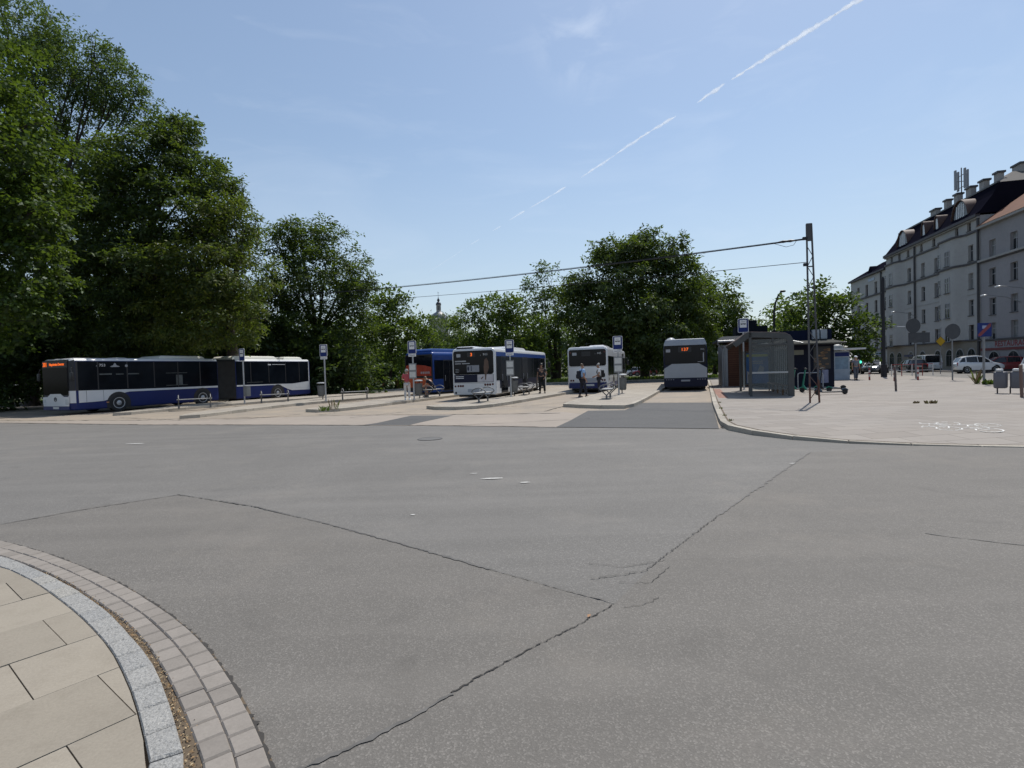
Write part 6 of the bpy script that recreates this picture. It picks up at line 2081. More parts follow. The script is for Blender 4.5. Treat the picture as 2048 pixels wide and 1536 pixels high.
# chimneys
def chimney(xl, xr, yt_l, yt_r, d, dep=0.55, base=19.3):
    sa, za = bl(*z7(xl, yt_l), d)
    sb, zb_ = bl(*z7(xr, yt_r), d)
    zt_ = (za + zb_) / 2
    a, b = min(sa, sb), max(sa, sb)
    a, b = a + .12 * (b - a), a + .62 * (b - a)
    m = MB()
    m.box(a, b, -d - dep, -d, base, zt_ - .2)
    c = m.build('chimney', CHIM, t)
    m = MB()
    m.box(a - .12, b + .12, -d - dep - .12, -d + .12, zt_ - .2, zt_)
    m.build('chimney_cap', PIPE, c)
    return (a + b) / 2, zt_
chimney(985, 1085, 600, 555, 2.2)
chimney(1130, 1185, 490, 475, 2.2)
cs, cz = chimney(1220, 1290, 430, 420, 2.2)
chimney(1325, 1420, 380, 345, 2.2)
chimney(1455, 1545, 310, 280, 2.2)
chimney(1600, 1680, 230, 205, 2.6)
chimney(1745, 1905, 180, 110, 5.6, 1.6)
m = MB()
apx = bl(*z7(1740, 242), 5.0)
lft = bl(*z7(1508, 378), 1.75)
m.loft([[(S0 - .05, -1.75, zr + .02), (lft[0], -1.75, zr + .02), (lft[0], -9, zr + .02), (S0 - .05, -9, zr + .02)], [(apx[0] - 1.2, -5.0, apx[1]), (apx[0], -5.0, apx[1]), (apx[0], -5.6, apx[1]), (apx[0] - 1.2, -5.6, apx[1])]])
m.build('upper_roof', GTILE, t)
# aerial mast on the third chimney
t2 = thing('antenna_mast', 'cluster of grey mobile phone antennas on a chimney of the tall house', 'antenna', tuple(FO_ + FE * cs - FN * 2.8 + Vector((0, 0, cz))), FRZ)
m = MB(); m.tube([(0, 0, -.02), (0, 0, 3.0)], .07, 8); m.tube([(-.7, 0, .7), (.7, 0, .7)], .04, 6); m.tube([(-.7, 0, 2.1), (.7, 0, 2.1)], .04, 6); m.tube([(0, -.6, 1.4), (0, .6, 1.4)], .04, 6); m.build('mast', GREYM, t2)
for x_, y_ in ((-.72, 0), (.72, 0), (0, .62), (0, -.62)):
    m = MB(); m.bevbox(x_ - .15, x_ + .15, y_ - .1, y_ + .1, .4, 2.75, .05); m.build('antenna_panel', mat('antenna_grey', (0.26, 0.27, 0.29), 0.5), t2)

# --- lower house to its left
wins = [(s, z, 1.0, 1.75, WFD) for s in (22.85, 19.35, 15.8, 12.75) for z in (12.5, 9.65, 6.8, 4.1)]
t = house('lower pale house with a shallow dark roof left of the tall house', 12.02, 26.2, 14.75, STUC3, wins)
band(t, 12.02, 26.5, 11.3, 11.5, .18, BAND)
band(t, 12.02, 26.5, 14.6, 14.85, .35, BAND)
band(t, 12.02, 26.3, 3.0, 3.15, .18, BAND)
m = MB(); m.loft([[(12.02, .35, 14.85), (26.5, .35, 14.85), (26.5, -11, 14.85), (12.02, -11, 14.85)], [(12.02, -3.6, 17.3), (23.0, -3.6, 17.3), (23.0, -7, 17.3), (12.02, -7, 17.3)]]); m.build('roof', SLATE, t)
m = MB()
n = 10
m.loft([[(18.5 + 1.2 * (-1 + 2 * k / n), y_, 15.1 + 1.05 * (0.5 + 0.5 * cos(pi * (-1 + 2 * k / n)))) for k in range(n + 1)] + [(19.7, y_, 15.0), (17.3, y_, 15.0)] for y_ in (-.2, -3.5)])
m.build('dormer', SLATE, t, smooth=50)
plate('shop_sign', rrect(-23.3, -13.2, 2.15, 2.62, .02), mat('sign_pale_blue', (0.26, 0.32, 0.40), 0.5), t, (0, .02, 0), FRONT, .08)
plate('sign_lettering', [rrect(-22.6 + k * 3.4, -20.2 + k * 3.4, 2.30, 2.44, .02) for k in range(3)], mat('sign_deep_blue', (0.03, 0.05, 0.12), 0.5), t, (0, .10, 0), FRONT, .01)
plate('small_sign', rrect(-18.6, -16.2, 13.7, 14.1, .03), mat('sign_pale_blue', (0.26, 0.32, 0.40), 0.5), t, (0, .01, 0), FRONT, .05)
for s in (22.5, 18.8, 15.2):
    archway(t, s, 1.4, .4, 1.9)
pipe(t, 13.6, 0, 14.5)

# --- grey house to the right with red tiled roof
wins = [(s, z, 1.05, 1.7, WFR) for s in (-12.95, -16.25, -19.6, -23.0, -26.4, -29.8) for z in (12.4, 9.55, 6.55, 4.05)]
t = house('grey house with a red tiled roof and red shop sign at the right edge', -34, -10.95, 14.85, STUC2, wins)
band(t, -34, -10.95, 11.3, 11.5, .30, CORN)
band(t, -34, -10.95, 11.18, 11.3, .16, BAND)
band(t, -34, -10.95, 14.75, 15.0, .4, CORN)
band(t, -34, -10.95, 3.1, 3.25, .25, BAND)
m = MB(); m.loft([[(-34, .45, 15.0), (-10.95, .45, 15.0), (-10.95, -11, 15.0), (-34, -11, 15.0)], [(-34, -4.2, 18.8), (-14.2, -4.2, 18.8), (-14.2, -7, 18.8), (-34, -7, 18.8)]]); m.build('roof', TILE, t)
sg = plate('shop_sign', [(11.2, 2.35), (24, 2.35), (24, 3.08), (11.2, 3.08)], mat('sign_board_pale', (0.24, 0.25, 0.27), 0.5), t, (0, .03, 0), FRONT, .06)
plate('red_band', [(11.0, 2.1), (24, 2.1), (24, 2.34), (11.0, 2.34)], mat('sign_red_dim', (0.16, 0.02, 0.025), 0.5), t, (0, .03, 0), FRONT, .05)
txt(t, 'RESTAURACJA', 0.78, mat('sign_red_letters', (0.20, 0.012, 0.018), 0.5), (-13.4, .075, 2.70), FRONT, 'lettering', 'LEFT', 0.02, 1.1)
for s in (-13.2, -16.2, -19.4, -23):
    archway(t, s, 1.7, .3, 1.95)
# lamps bracketed off the fronts
for (px, py, lab) in ((1970, 591, 'street lamp arm over the road before the seam between tall and grey house'), (1999, 573, 'higher street lamp arm before the grey house with the red sign'), (1788, 624, 'small lamp arm before the bay of the tall house')):
    s_, z_ = bl(px, py, -2.2)
    b_ = FO_ + FE * s_ + FN * 0.02
    t = thing('wall_lamp', lab, 'street lamp', (b_.x, b_.y, z_), FRZ, 'lamps bracketed from the houses')
    m = MB(); m.tube([(-1.2, 0, -.9), (-.9, .9, -.35), (-.3, 1.8, -.05), (0, 2.2, .02)], .035, 6); m.build('arm', GREYM, t, smooth=40)
    m = MB(); m.ball((0, 2.3, .0), .42, .20, .10, 12, 6); m.build('lamp_head', mat('lamp_head_pale', (0.5, 0.52, 0.54), 0.35), t, smooth=60)
# pavement in front of the houses
c0 = FO_ - FE * 40 + FN * 4.2
c1 = FO_ + FE * 30 + FN * 4.2
d0 = FO_ - FE * 40 - FN * 1
d1 = FO_ + FE * 30 - FN * 1
m = MB(); m.prism([(p.x, p.y) for p in (c0, c1, d1, d0)], 0.006, 0.12); tag(m.build('far_pavement', PLAZ), kind='structure')

# ------------------------------------------------------------------ church dome far behind the park
cp = at(878, 640, 300)
t = thing('church_dome', 'grey church dome with white lantern and dark onion spire far behind the trees', 'church', (cp.x, 300, 0), 0)
LEAD = mat('lead_dome', (0.17, 0.175, 0.19), 0.5, vary=0.15)
def hz(py): return at(878, py, 300).z
z_d = hz(641)
R = 5.0
m = MB(); m.lathe([(R * 1.02, 0), (R * 1.02, z_d - 1.0), (R * 1.1, z_d - .6), (R * 1.1, z_d)], 24); m.build('drum', CHIM, t)
m = MB(); m.lathe([(R, z_d), (R * .97, z_d + 1.2), (R * .84, z_d + 2.6), (R * .62, z_d + 3.8), (R * .34, z_d + 4.6), (1.25, z_d + 4.9)], 24); m.build('dome', LEAD, t, smooth=50)
zl = z_d + 4.85
m = MB(); m.lathe([(1.5, zl), (1.35, zl + .3), (1.25, zl + .4), (1.2, zl + 3.4), (1.5, zl + 3.5), (1.5, zl + 3.8)], 12); m.build('lantern', CHIM, t)
m = MB()
for k in range(8):
    a_ = k * pi / 4
    m.box(-.22, .22, -.03, .03, zl + .8, zl + 3.0, 0, Matrix.Rotation(a_, 4, 'Z') @ Matrix.Translation((0, -1.22, 0)))
m.build('lantern_window', BLACK, t)
zs_ = zl + 3.8
m = MB(); m.lathe([(1.45, zs_), (1.5, zs_ + .5), (1.2, zs_ + 1.2), (.5, zs_ + 1.7), (.55, zs_ + 2.1), (.8, zs_ + 2.5), (.6, zs_ + 3.1), (.2, zs_ + 3.7), (.08, zs_ + 4.8), (.03, zs_ + 5.6)], 12); m.tube([(0, 0, zs_ + 5.5), (0, 0, zs_ + 7.4)], .07, 5); m.tube([(-.5, 0, zs_ + 6.7), (.5, 0, zs_ + 6.7)], .07, 5); m.build('spire', mat('spire_dark', (0.030, 0.032, 0.045), 0.5), t, smooth=40)
# ------------------------------------------------------------------ trees
BARK = concrete('bark', (0.055, 0.045, 0.036), (0.035, 0.030, 0.026), (0.025, 0.02, 0.018), scale=4)
LF_LIME = leafmat('leaf_lime', (0.040, 0.068, 0.014), (0.085, 0.105, 0.022))
LF_DARK = leafmat('leaf_dark', (0.030, 0.055, 0.016), (0.060, 0.090, 0.024))
LF_ASH = leafmat('leaf_ash', (0.045, 0.080, 0.030), (0.080, 0.120, 0.045))
LF_MAPLE = leafmat('leaf_maple', (0.038, 0.072, 0.010), (0.080, 0.128, 0.018))
LF_YEL = leafmat('leaf_yellowing', (0.050, 0.075, 0.012), (0.125, 0.130, 0.020))
LF_LIGHT = leafmat('leaf_light', (0.055, 0.100, 0.018), (0.115, 0.165, 0.035))
LF_WILL = leafmat('leaf_willow', (0.085, 0.120, 0.035), (0.150, 0.185, 0.060))
LF_FIR = leafmat('leaf_fir', (0.020, 0.038, 0.026), (0.035, 0.060, 0.040), 0.15)

def foliage(name, lobes, dens, leaf, asp, mats, seed, parent=None, droop=0.35, shell=0.62, k=8, curl=0.25, loc=(0, 0, 0)):
    """leaf sprays spread over clumpy lobes; lobes = [(Vector centre, radius, squash)]"""
    rg = np.random.default_rng(seed)
    P, A = [], []
    for c, r, sq in lobes:
        n = max(6, int(dens * r * r / k))
        ns = int(min(46, max(7, 5 + r * r * 1.6)))
        cd = rg.normal(size=(ns, 3))
        cd[:, 2] += 0.15
        cd /= np.linalg.norm(cd, axis=1)[:, None]
        cr = r * (shell + (1.0 - shell) * rg.random(ns) ** 0.7)
        cc = cd * cr[:, None]
        sr = r * rg.uniform(0.24, 0.42, ns) * (14 / max(10, ns)) ** 0.25
        w = sr ** 2
        pick = rg.choice(ns, size=n, p=w / w.sum())
        d = rg.normal(size=(n, 3))
        d /= np.linalg.norm(d, axis=1)[:, None]
        # pads: sprays lie on the domed upper side of each bough end
        d[:, 2] = np.where(rg.random(n) < 0.75, np.abs(d[:, 2]), d[:, 2])
        q = d * (sr[pick] * (0.55 + 0.5 * rg.random(n)))[:, None]
        q[:, 2] *= 0.62
        p = cc[pick] + q
        far = rg.random(n) < 0.05
        p[far] *= 1.12
        inn = rg.random(n) < 0.22
        m_ = int(inn.sum())
        e = rg.normal(size=(m_, 3))
        e /= np.linalg.norm(e, axis=1)[:, None]
        p[inn] = e * (r * 0.85 * rg.random(m_) ** 0.4)[:, None]
        p[:, 2] *= sq
        P.append(p + np.array(c))
        out_ = d * 0.6 + cd[pick] * 0.8
        a = out_ + rg.normal(size=(n, 3)) * 0.40
        a[:, 2] -= droop * 1.6
        A.append(a / np.linalg.norm(a, axis=1)[:, None])
    P = np.concatenate(P)
    A = np.concatenate(A)
    n = len(P)
    up = np.tile(np.array([0.0, 0, 1]), (n, 1)) + rg.normal(size=(n, 3)) * 0.35
    S = np.cross(A, up)
    S /= np.linalg.norm(S, axis=1)[:, None] + 1e-9
    N = np.cross(S, A)
    L = leaf
    verts = np.empty((n * k, 4, 3))
    for j in range(k):
        tt = (j + 0.5) / k
        side = 1.0 if j % 2 else -1.0
        sz = L * rg.uniform(0.7, 1.25, n)[:, None]
        base = P + A * (tt * L * 2.3) + S * (side * L * 0.12) + rg.normal(size=(n, 3)) * L * 0.22
        ld = A * 0.55 + S * (side * 0.75) + rg.normal(size=(n, 3)) * 0.32 - np.array([0, 0, droop * 0.5])
        ld /= np.linalg.norm(ld, axis=1)[:, None]
        nn = N + rg.normal(size=(n, 3)) * 0.45
        w = np.cross(ld, nn)
        w /= np.linalg.norm(w, axis=1)[:, None] + 1e-9
        nn = np.cross(w, ld)
        verts[j::k, 0] = base
        verts[j::k, 1] = base + ld * sz * 0.45 + w * sz * asp * 0.5 + nn * sz * curl * 0.3
        verts[j::k, 2] = base + ld * sz
        verts[j::k, 3] = base + ld * sz * 0.45 - w * sz * asp * 0.5 + nn * sz * curl * 0.3
    nl = n * k
    me = bpy.data.meshes.new(name)
    me.vertices.add(nl * 4)
    me.vertices.foreach_set('co', (verts - np.array(loc)).reshape(-1).astype(np.float32))
    me.loops.add(nl * 4)
    me.loops.foreach_set('vertex_index', np.arange(nl * 4, dtype=np.int32))
    me.polygons.add(nl)
    me.polygons.foreach_set('loop_start', np.arange(0, nl * 4, 4, dtype=np.int32))
    ml = mats if isinstance(mats, list) else [mats]
    for m_ in ml:
        me.materials.append(m_)
    if len(ml) > 1:
        me.polygons.foreach_set('material_index', np.repeat((rg.random(n) < 0.35).astype(np.int32), k))
    me.update()
    o = bpy.data.objects.new(name, me)
    COL.objects.link(o)
    if parent is not None:
        o.parent = parent
    return o

LEAVES = [0]
def tree(name, label, base, lobes, leaf, dens, mats, seed, group='park trees', trunk=0.35, sq=0.9, asp=0.45, droop=0.35, cat='tree', fork=0.35, stems=1, shell=0.62, gs=1.1):
    """lobes: (px, py, radius in px, depth)"""
    L = []
    for q in lobes:
        c = at(q[0], q[1], q[3])
        L.append((c, q[2] / FOC * q[3] * gs, sq))
    bx_, by_ = base
    t = thing(name, label, cat, (bx_, by_, 0), 0, group)
    o = Vector((bx_, by_, 0))
    zmin = min(c.z - r_ for c, r_, s_ in L)
    zmax = max(c.z + r_ for c, r_, s_ in L)
    ctr = sum((c for c, r_, s_ in L), Vector()) / len(L) - o
    r = random.Random(seed)
    m = MB()
    for st_ in range(stems):
        off = Vector((r.uniform(-.5, .5), r.uniform(-.5, .5), 0)) * (0 if stems == 1 else 1)
        zf = max(1.6, zmax * fork)
        top = Vector((ctr.x * .35 + off.x * 2, ctr.y * .35 + off.y * 2, zf))
        m.tube([off + Vector((0, 0, -.1)), off + Vector((0, 0, .3)), off * 1.3 + Vector((ctr.x * .1, ctr.y * .1, zf * .5)), top], [trunk * 1.5, trunk * 1.1, trunk, trunk * .8], 9)
        for i, (c, r_, s_) in enumerate(L):
            if stems > 1 and i % stems != st_:
                continue
            e = c - o
            mid = top.lerp(e, .5) + Vector((r.uniform(-.5, .5), r.uniform(-.5, .5), r.uniform(.1, .8)))
            m.tube([top - Vector((0, 0, .3)), mid, e], [trunk * .42, trunk * .2, trunk * .08], 6)
            for _ in range(5):
                dv = Vector((r.gauss(0, 1), r.gauss(0, 1), r.gauss(.3, .8))).normalized() * r_ * .85
                m.tube([e.lerp(mid, r.uniform(0, .5)), e + dv * .5 + Vector((0, 0, .15)), e + dv], [trunk * .09, trunk * .05, .012], 5)
    m.build('trunk', BARK, t, smooth=60)
    f = foliage('crown', [(c - o, r_, s_) for c, r_, s_ in L], dens * 1.45, leaf, asp, mats, seed, t, droop, shell)
    LEAVES[0] += len(f.data.polygons)
    return t

def ub(px, depth):
    p = at(px, 740, depth)
    return (p.x, depth)
# --- big trees over the articulated bus
tree('maple_tree', 'bright green maple leaning in from the left edge of the picture', (-33.5, 30), [(-70, 330, 150, 27), (10, 430, 75, 27), (25, 260, 62, 27), (-30, 530, 110, 27), (60, 500, 50, 27), (55, 340, 48, 27), (-60, 120, 120, 27), (50, 590, 50, 27), (0, 650, 70, 27), (70, 420, 38, 26)], 0.23, 400, [LF_MAPLE, LF_DARK], 11, trunk=.4, asp=.7)
tree('ash_tree', 'tall airy ash tree with sky showing through its branches at top left', ub(60, 40), [(40, 130, 95, 40), (150, 130, 70, 40), (225, 175, 60, 40), (120, 210, 65, 40), (15, 45, 60, 40), (-60, 60, 120, 40), (255, 225, 42, 40), (60, 240, 75, 40), (90, 85, 48, 40), (190, 110, 40, 40), (120, 300, 55, 41), (262, 262, 30, 40), (200, 160, 60, 40), (80, 170, 70, 40), (245, 195, 45, 40), (150, 190, 60, 41)], 0.24, 210, [LF_ASH, LF_DARK], 12, trunk=.42, sq=1.0, asp=.42, shell=.45)
tree('walnut_tree', 'large dark green walnut tree rising behind the front half of the articulated bus', ub(270, 39), [(335, 262, 42, 38), (300, 330, 62, 37), (365, 310, 45, 37), (215, 370, 75, 37), (425, 378, 44, 37), (290, 420, 95, 36), (395, 450, 85, 36), (175, 480, 105, 36), (448, 402, 36, 37), (320, 560, 115, 35), (190, 600, 110, 35), (85, 570, 85, 36), (80, 660, 90, 36), (240, 690, 90, 37), (355, 285, 30, 38), (362, 252, 24, 38), (330, 300, 50, 38), (400, 350, 50, 37), (250, 340, 55, 38), (130, 440, 95, 41), (250, 520, 110, 41), (390, 560, 85, 40), (60, 390, 85, 41), (130, 330, 60, 42), (440, 470, 50, 39)], 0.28, 360, [LF_DARK, LF_LIME], 13, trunk=.5, asp=.42, droop=.5)
tree('locust_tree', 'yellowing locust tree above the tail of the articulated bus', ub(470, 37), [(440, 470, 62, 35), (400, 540, 75, 34), (475, 555, 62, 34), (385, 620, 70, 34), (500, 640, 42, 34), (440, 645, 65, 34), (490, 460, 36, 36), (462, 378, 24, 37), (350, 650, 60, 35)], 0.27, 360, [LF_YEL, LF_LIME], 14, trunk=.36, asp=.36, droop=.55)
tree('robinia_tree', 'tall dark robinia right of the yellowing locust', ub(640, 50), [(545, 475, 36, 48), (600, 495, 46, 48), (655, 500, 46, 48), (700, 540, 42, 48), (570, 555, 55, 48), (640, 575, 75, 48), (560, 640, 65, 48), (700, 620, 52, 48), (640, 670, 75, 48), (725, 575, 26, 48), (600, 465, 26, 48), (555, 715, 60, 48), (690, 710, 60, 48)], 0.33, 270, [LF_DARK, LF_LIME], 15, trunk=.4, asp=.38, droop=.5)
# --- understory behind the bus
for i, (px, py, rp, lab) in enumerate(((-60, 690, 120, 'dark shrub at the far left behind the front of the articulated bus'), (70, 650, 100, 'dark shrub behind the driver end of the articulated bus'), (205, 650, 100, 'dark shrub behind the middle of the articulated bus'), (335, 665, 95, 'dark shrub behind the bellows of the articulated bus'),
                                       (460, 685, 90, 'dark shrub behind the rear section of the articulated bus'), (580, 710, 75, 'dark shrub just off the tail of the articulated bus'), (680, 725, 62, 'dark shrub beside the flower bed left of the blue bus'))):
    dd = 46
    tree('shrub', lab, ub(px, dd), [(px, py, rp, dd), (px - rp * .5, py + rp * .55, rp * .75, dd - .5), (px + rp * .5, py + rp * .5, rp * .75, dd - .5), (px, 745, 46, dd - 1)], 0.40, 150, LF_DARK, 30 + i, 'shrubs under the park trees', trunk=.12, cat='shrub', fork=.25)
for px, py, rp, dd, lab in ((-70, 760, 90, 33, 'low dark shrub at the very left edge in front of the maple trunk'), (20, 735, 60, 35, 'low dark shrub between the left edge and the nose of the articulated bus'), (110, 690, 60, 37, 'low dark shrub right behind the nose of the articulated bus')):
    tree('shrub', lab, ub(px, dd), [(px, py, rp, dd), (px - rp * .7, py + rp * .4, rp * .7, dd), (px + rp * .6, py + rp * .4, rp * .7, dd), (px, py - rp * .7, rp * .7, dd)], 0.34, 190, LF_DARK, 140 + int(px), 'shrubs under the park trees', trunk=.1, cat='shrub', fork=.25)
# --- lighter trees in the middle
tree('lilac_tree', 'light green young tree with upright whips behind the blue bus stop sign', ub(780, 55), [(765, 610, 26, 54), (800, 628, 26, 54), (770, 665, 48, 54), (825, 655, 26, 54), (760, 715, 50, 54), (815, 700, 42, 54), (790, 598, 14, 54), (808, 606, 12, 54), (752, 600, 14, 54)], 0.36, 190, [LF_LIGHT, LF_LIME], 50, trunk=.16, asp=.5, droop=0.0)
tree('willow_tree', 'pale green willow in front of the church dome', ub(890, 85), [(828, 640, 20, 84), (900, 650, 26, 84), (885, 680, 32, 84), (925, 675, 22, 84), (895, 715, 36, 84), (850, 690, 30, 84), (868, 640, 16, 84)], 0.55, 95, [LF_WILL, LF_LIGHT], 51, trunk=.25, asp=.25, droop=1.2)
def conifer(px, py0, py1, depth, w, label, seed):
    top = at(px, py0, depth)
    b_ = at(px, py1, depth)
    t = thing('fir_tree', label, 'tree', (top.x, depth, 0), 0, 'park trees')
    m = MB(); m.tube([(0, 0, -.1), (0, 0, top.z * .97)], [.22, .03], 7); m.build('trunk', BARK, t)
    rg = random.Random(seed)
    L = []
    n = 12
    for k in range(n):
        f = k / (n - 1)
        z = top.z - .3 - (top.z - 1.5) * f
        for q in range(3):
            a_ = rg.uniform(0, 2 * pi)
            rr = w * f * rg.uniform(.3, .65)
            L.append((Vector((rr * cos(a_), rr * sin(a_), z)), .35 + w * f * .5, .55))
    foliage('crown', L, 120, .45, .22, LF_FIR, seed, t, .3, .3)
conifer(856, 660, 760, 74, 2.6, 'dark blue-green fir above the roof of the blue bus', 61)
conifer(920, 626, 740, 88, 2.2, 'slim dark fir spire left of the young lime row', 62)
tree('young_lime', 'mid green young lime behind the roof of the 911 bus', ub(960, 63), [(948, 640, 30, 62), (985, 630, 30, 62), (930, 690, 42, 62), (985, 680, 48, 62), (960, 725, 45, 62), (960, 618, 16, 62)], 0.42, 150, [LF_LIGHT, LF_LIME], 52, trunk=.2, droop=.15)
tree('young_lime', 'mid green young lime above the front of the 911 bus', ub(1030, 63), [(1022, 632, 30, 62), (1045, 670, 38, 62), (1025, 700, 45, 62), (1060, 725, 36, 62), (1010, 612, 14, 62)], 0.42, 150, [LF_LIGHT, LF_DARK], 53, trunk=.2, droop=.15)
tree('black_locust', 'airy dark ash with several stems left of the big lime', ub(1110, 68), [(1095, 555, 26, 66), (1075, 592, 30, 66), (1125, 575, 32, 66), (1062, 628, 26, 66), (1110, 622, 34, 66), (1142, 600, 26, 66), (1080, 670, 32, 66), (1130, 665, 36, 66), (1098, 700, 40, 66)], 0.38, 150, [LF_ASH, LF_DARK], 54, trunk=.28, sq=1.0, stems=3, shell=.45, gs=.95)
# --- the big lime and its neighbours
tree('big_lime_tree', 'huge spreading lime tree behind the two buses on the right', ub(1290, 64), [(1222, 515, 36, 60), (1288, 498, 36, 60), (1338, 508, 32, 60), (1260, 530, 50, 60), (1175, 560, 38, 60), (1250, 580, 78, 60), (1325, 575, 62, 60), (1358, 545, 34, 60), (1195, 640, 76, 60), (1295, 650, 88, 59), (1372, 640, 56, 60), (1152, 610, 40, 60), (1240, 682, 54, 58), (1335, 684, 54, 58), (1398, 600, 32, 60), (1180, 690, 44, 59), (1205, 495, 18, 60), (1290, 474, 18, 60), (1345, 490, 18, 60), (1392, 686, 40, 60)], 0.38, 290, [LF_LIME, LF_DARK], 55, trunk=.55, droop=.6, sq=1.0, gs=1.03)
tree('hornbeam_tree', 'olive green tree sloping down to the right of the big lime', ub(1430, 78), [(1402, 580, 30, 76), (1440, 592, 30, 76), (1425, 630, 45, 76), (1470, 620, 26, 76), (1470, 660, 36, 76), (1505, 662, 22, 76), (1420, 690, 50, 76), (1480, 705, 36, 76), (1395, 556, 16, 76), (1520, 695, 18, 76)], 0.50, 130, [LF_LIME, LF_LIGHT], 56, trunk=.3, droop=.5)
tree('sycamore_tree', 'dark sycamore with gaps standing behind the navy kiosk', ub(1650, 61), [(1583, 622, 22, 58), (1575, 660, 22, 58), (1638, 605, 26, 58), (1620, 640, 30, 58), (1668, 630, 32, 58), (1600, 690, 30, 58), (1650, 670, 38, 58), (1690, 665, 34, 58), (1672, 610, 16, 58), (1690, 600, 14, 58), (1722, 660, 26, 58), (1745, 655, 14, 58), (1690, 705, 40, 58), (1730, 695, 26, 58), (1640, 715, 36, 58), (1640, 582, 12, 58)], 0.42, 120, [LF_DARK, LF_MAPLE], 57, trunk=.26, asp=.6, droop=.2, shell=.5)
# --- the far wood closing the view
lob = []
rg = random.Random(77)
for px in range(-240, 1600, 30):
    for q in range(2):
        d_ = rg.uniform(98, 125)
        yy = 690 + rg.uniform(-14, 30) if 480 < px < 1540 else 650 + rg.uniform(-30, 40)
        if 790 < px < 1050:
            yy += 12
        lob.append((at(px + rg.uniform(-15, 15), yy, d_), rg.uniform(30, 44) / FOC * d_, .9))
        lob.append((at(px + rg.uniform(-15, 15), 735, d_), rg.uniform(26, 36) / FOC * d_, .9))
fw_ = foliage('distant_wood', lob, 36, .85, .5, [LF_DARK, LF_LIME], 78)
tag(fw_, 'far belt of park trees merging into one dark mass behind everything', 'wood', kind='stuff')

# --- flower bed, tufts, weeds
def plants(name, label, cat, boxes, n, h, mats, seed, kind=None, w=.05, group=None):
    """upright blades and small leaves in patches: boxes = (x0, x1, y0, y1, z)"""
    rg = np.random.default_rng(seed)
    vs, fs, mi = [], [], []
    for (c0, c1, c2, z) in boxes:
        for _ in range(n):
            a_, b_ = rg.random(2)
            p = np.array(c0) * (1 - a_) + np.array(c1) * a_
            p = p + (np.array(c2)) * b_
            ang = rg.uniform(0, 2 * pi)
            hh = h * rg.uniform(.5, 1.2)
            lean = rg.normal(size=2) * hh * .35
            ww = w * rg.uniform(.6, 1.3)
            x, y = p
            dx, dy = cos(ang) * ww, sin(ang) * ww
            o = len(vs)
            vs += [(x - dx * .5, y - dy * .5, z), (x + dx * .5, y + dy * .5, z), (x + lean[0] * .5 + dx, y + lean[1] * .5 + dy, z + hh * .6), (x + lean[0], y + lean[1], z + hh), (x + lean[0] * .5 - dx, y + lean[1] * .5 - dy, z + hh * .6)]
            fs.append((o, o + 1, o + 2, o + 3, o + 4))
            mi.append(int(rg.integers(0, len(mats))))
    me = bpy.data.meshes.new(name)
    me.from_pydata(vs, [], fs)
    for m_ in mats:
        me.materials.append(m_)
    me.polygons.foreach_set('material_index', mi)
    o = bpy.data.objects.new(name, me)
    COL.objects.link(o)
    tag(o, label, cat, group, kind)
    return o
FLW = leafmat('flower_red', (0.30, 0.09, 0.06), (0.45, 0.16, 0.10), .3)
e0, e1 = G(690, 783, .1), G(812, 776, .1)
plants('flower_bed', 'bed of green leaves and reddish flowers at the edge of the park', 'flower bed', [(e0, e1, (-1.2, 2.6), .1)], 1500, .75, [LF_LIGHT, LF_LIGHT, LF_LIME, FLW, LF_MAPLE], 81, 'stuff', .09)
plants('grass', 'long grass on the strip behind the platforms', 'grass', [((3.6, 58.6), (11.4, 59.0), (1, 10), .1), ((11.4, 59), (26.6, 55.8), (2, 8), .1)], 2600, .28, [LF_LIGHT, LF_WILL, LF_LIME], 82, 'stuff', .05)
plants('grass', 'shaded grass in front of the shrubs on the left', 'grass', [((-26, 43.6), (-16.8, 45.2), (-1, 2.4), .1), ((-16.6, 45.2), (-11.4, 51.4), (-1, 2), .1)], 1500, .3, [LF_LIME, LF_DARK], 83, 'stuff', .05)
def weed(px, py, z, label, h, n, mats, seed, w=.03, r=.2):
    x, y = G(px, py, z)
    plants('weed', label, 'weed', [((x - r, y - r * .4), (x + r, y - r * .4), (0, r * .8), z)], n, h, mats, seed, None, w)
DRY = mat('dry_plant', (0.20, 0.145, 0.07), .85)
weed(648, 822, .14, 'low green weed at the broken tip of the platform left of the woman', .22, 26, [LF_LIGHT, LF_MAPLE], 90)
weed(668, 819, .14, 'straggly weed with bare stems on the same broken platform tip', .42, 16, [LF_LIME, DRY], 91, .02)
weed(1833, 806.5, PZ, 'left clump of dry brown weeds lying on the square', .07, 22, [DRY], 92, .03, .10)
weed(1862, 807, PZ, 'right clump of dry brown weeds lying on the square', .10, 30, [DRY, DRY, DRY, LF_YEL], 93, .03, .17)
weed(1955, 768, PZ, 'dry yellow plant at the foot of the blue sign post', .8, 16, [DRY, DRY, LF_YEL], 94, .045, .14)
weed(1978, 769, PZ, 'green weed right of the foot of the blue sign post', .26, 50, [LF_LIGHT, LF_MAPLE], 95, .06, .26)
for i, (px, py) in enumerate(((1438, 806), (1441, 818), (1449, 832), (1462, 842))):
    weed(px, py, PZ, ('tiny weed in the kerb joint by the red paving', 'tiny weed in the kerb joint a step nearer', 'tiny weed at the start of the kerb bend', 'tiny weed in the middle of the kerb bend')[i], .06, 10, [LF_LIME, DRY], 96 + i, .015, .06)
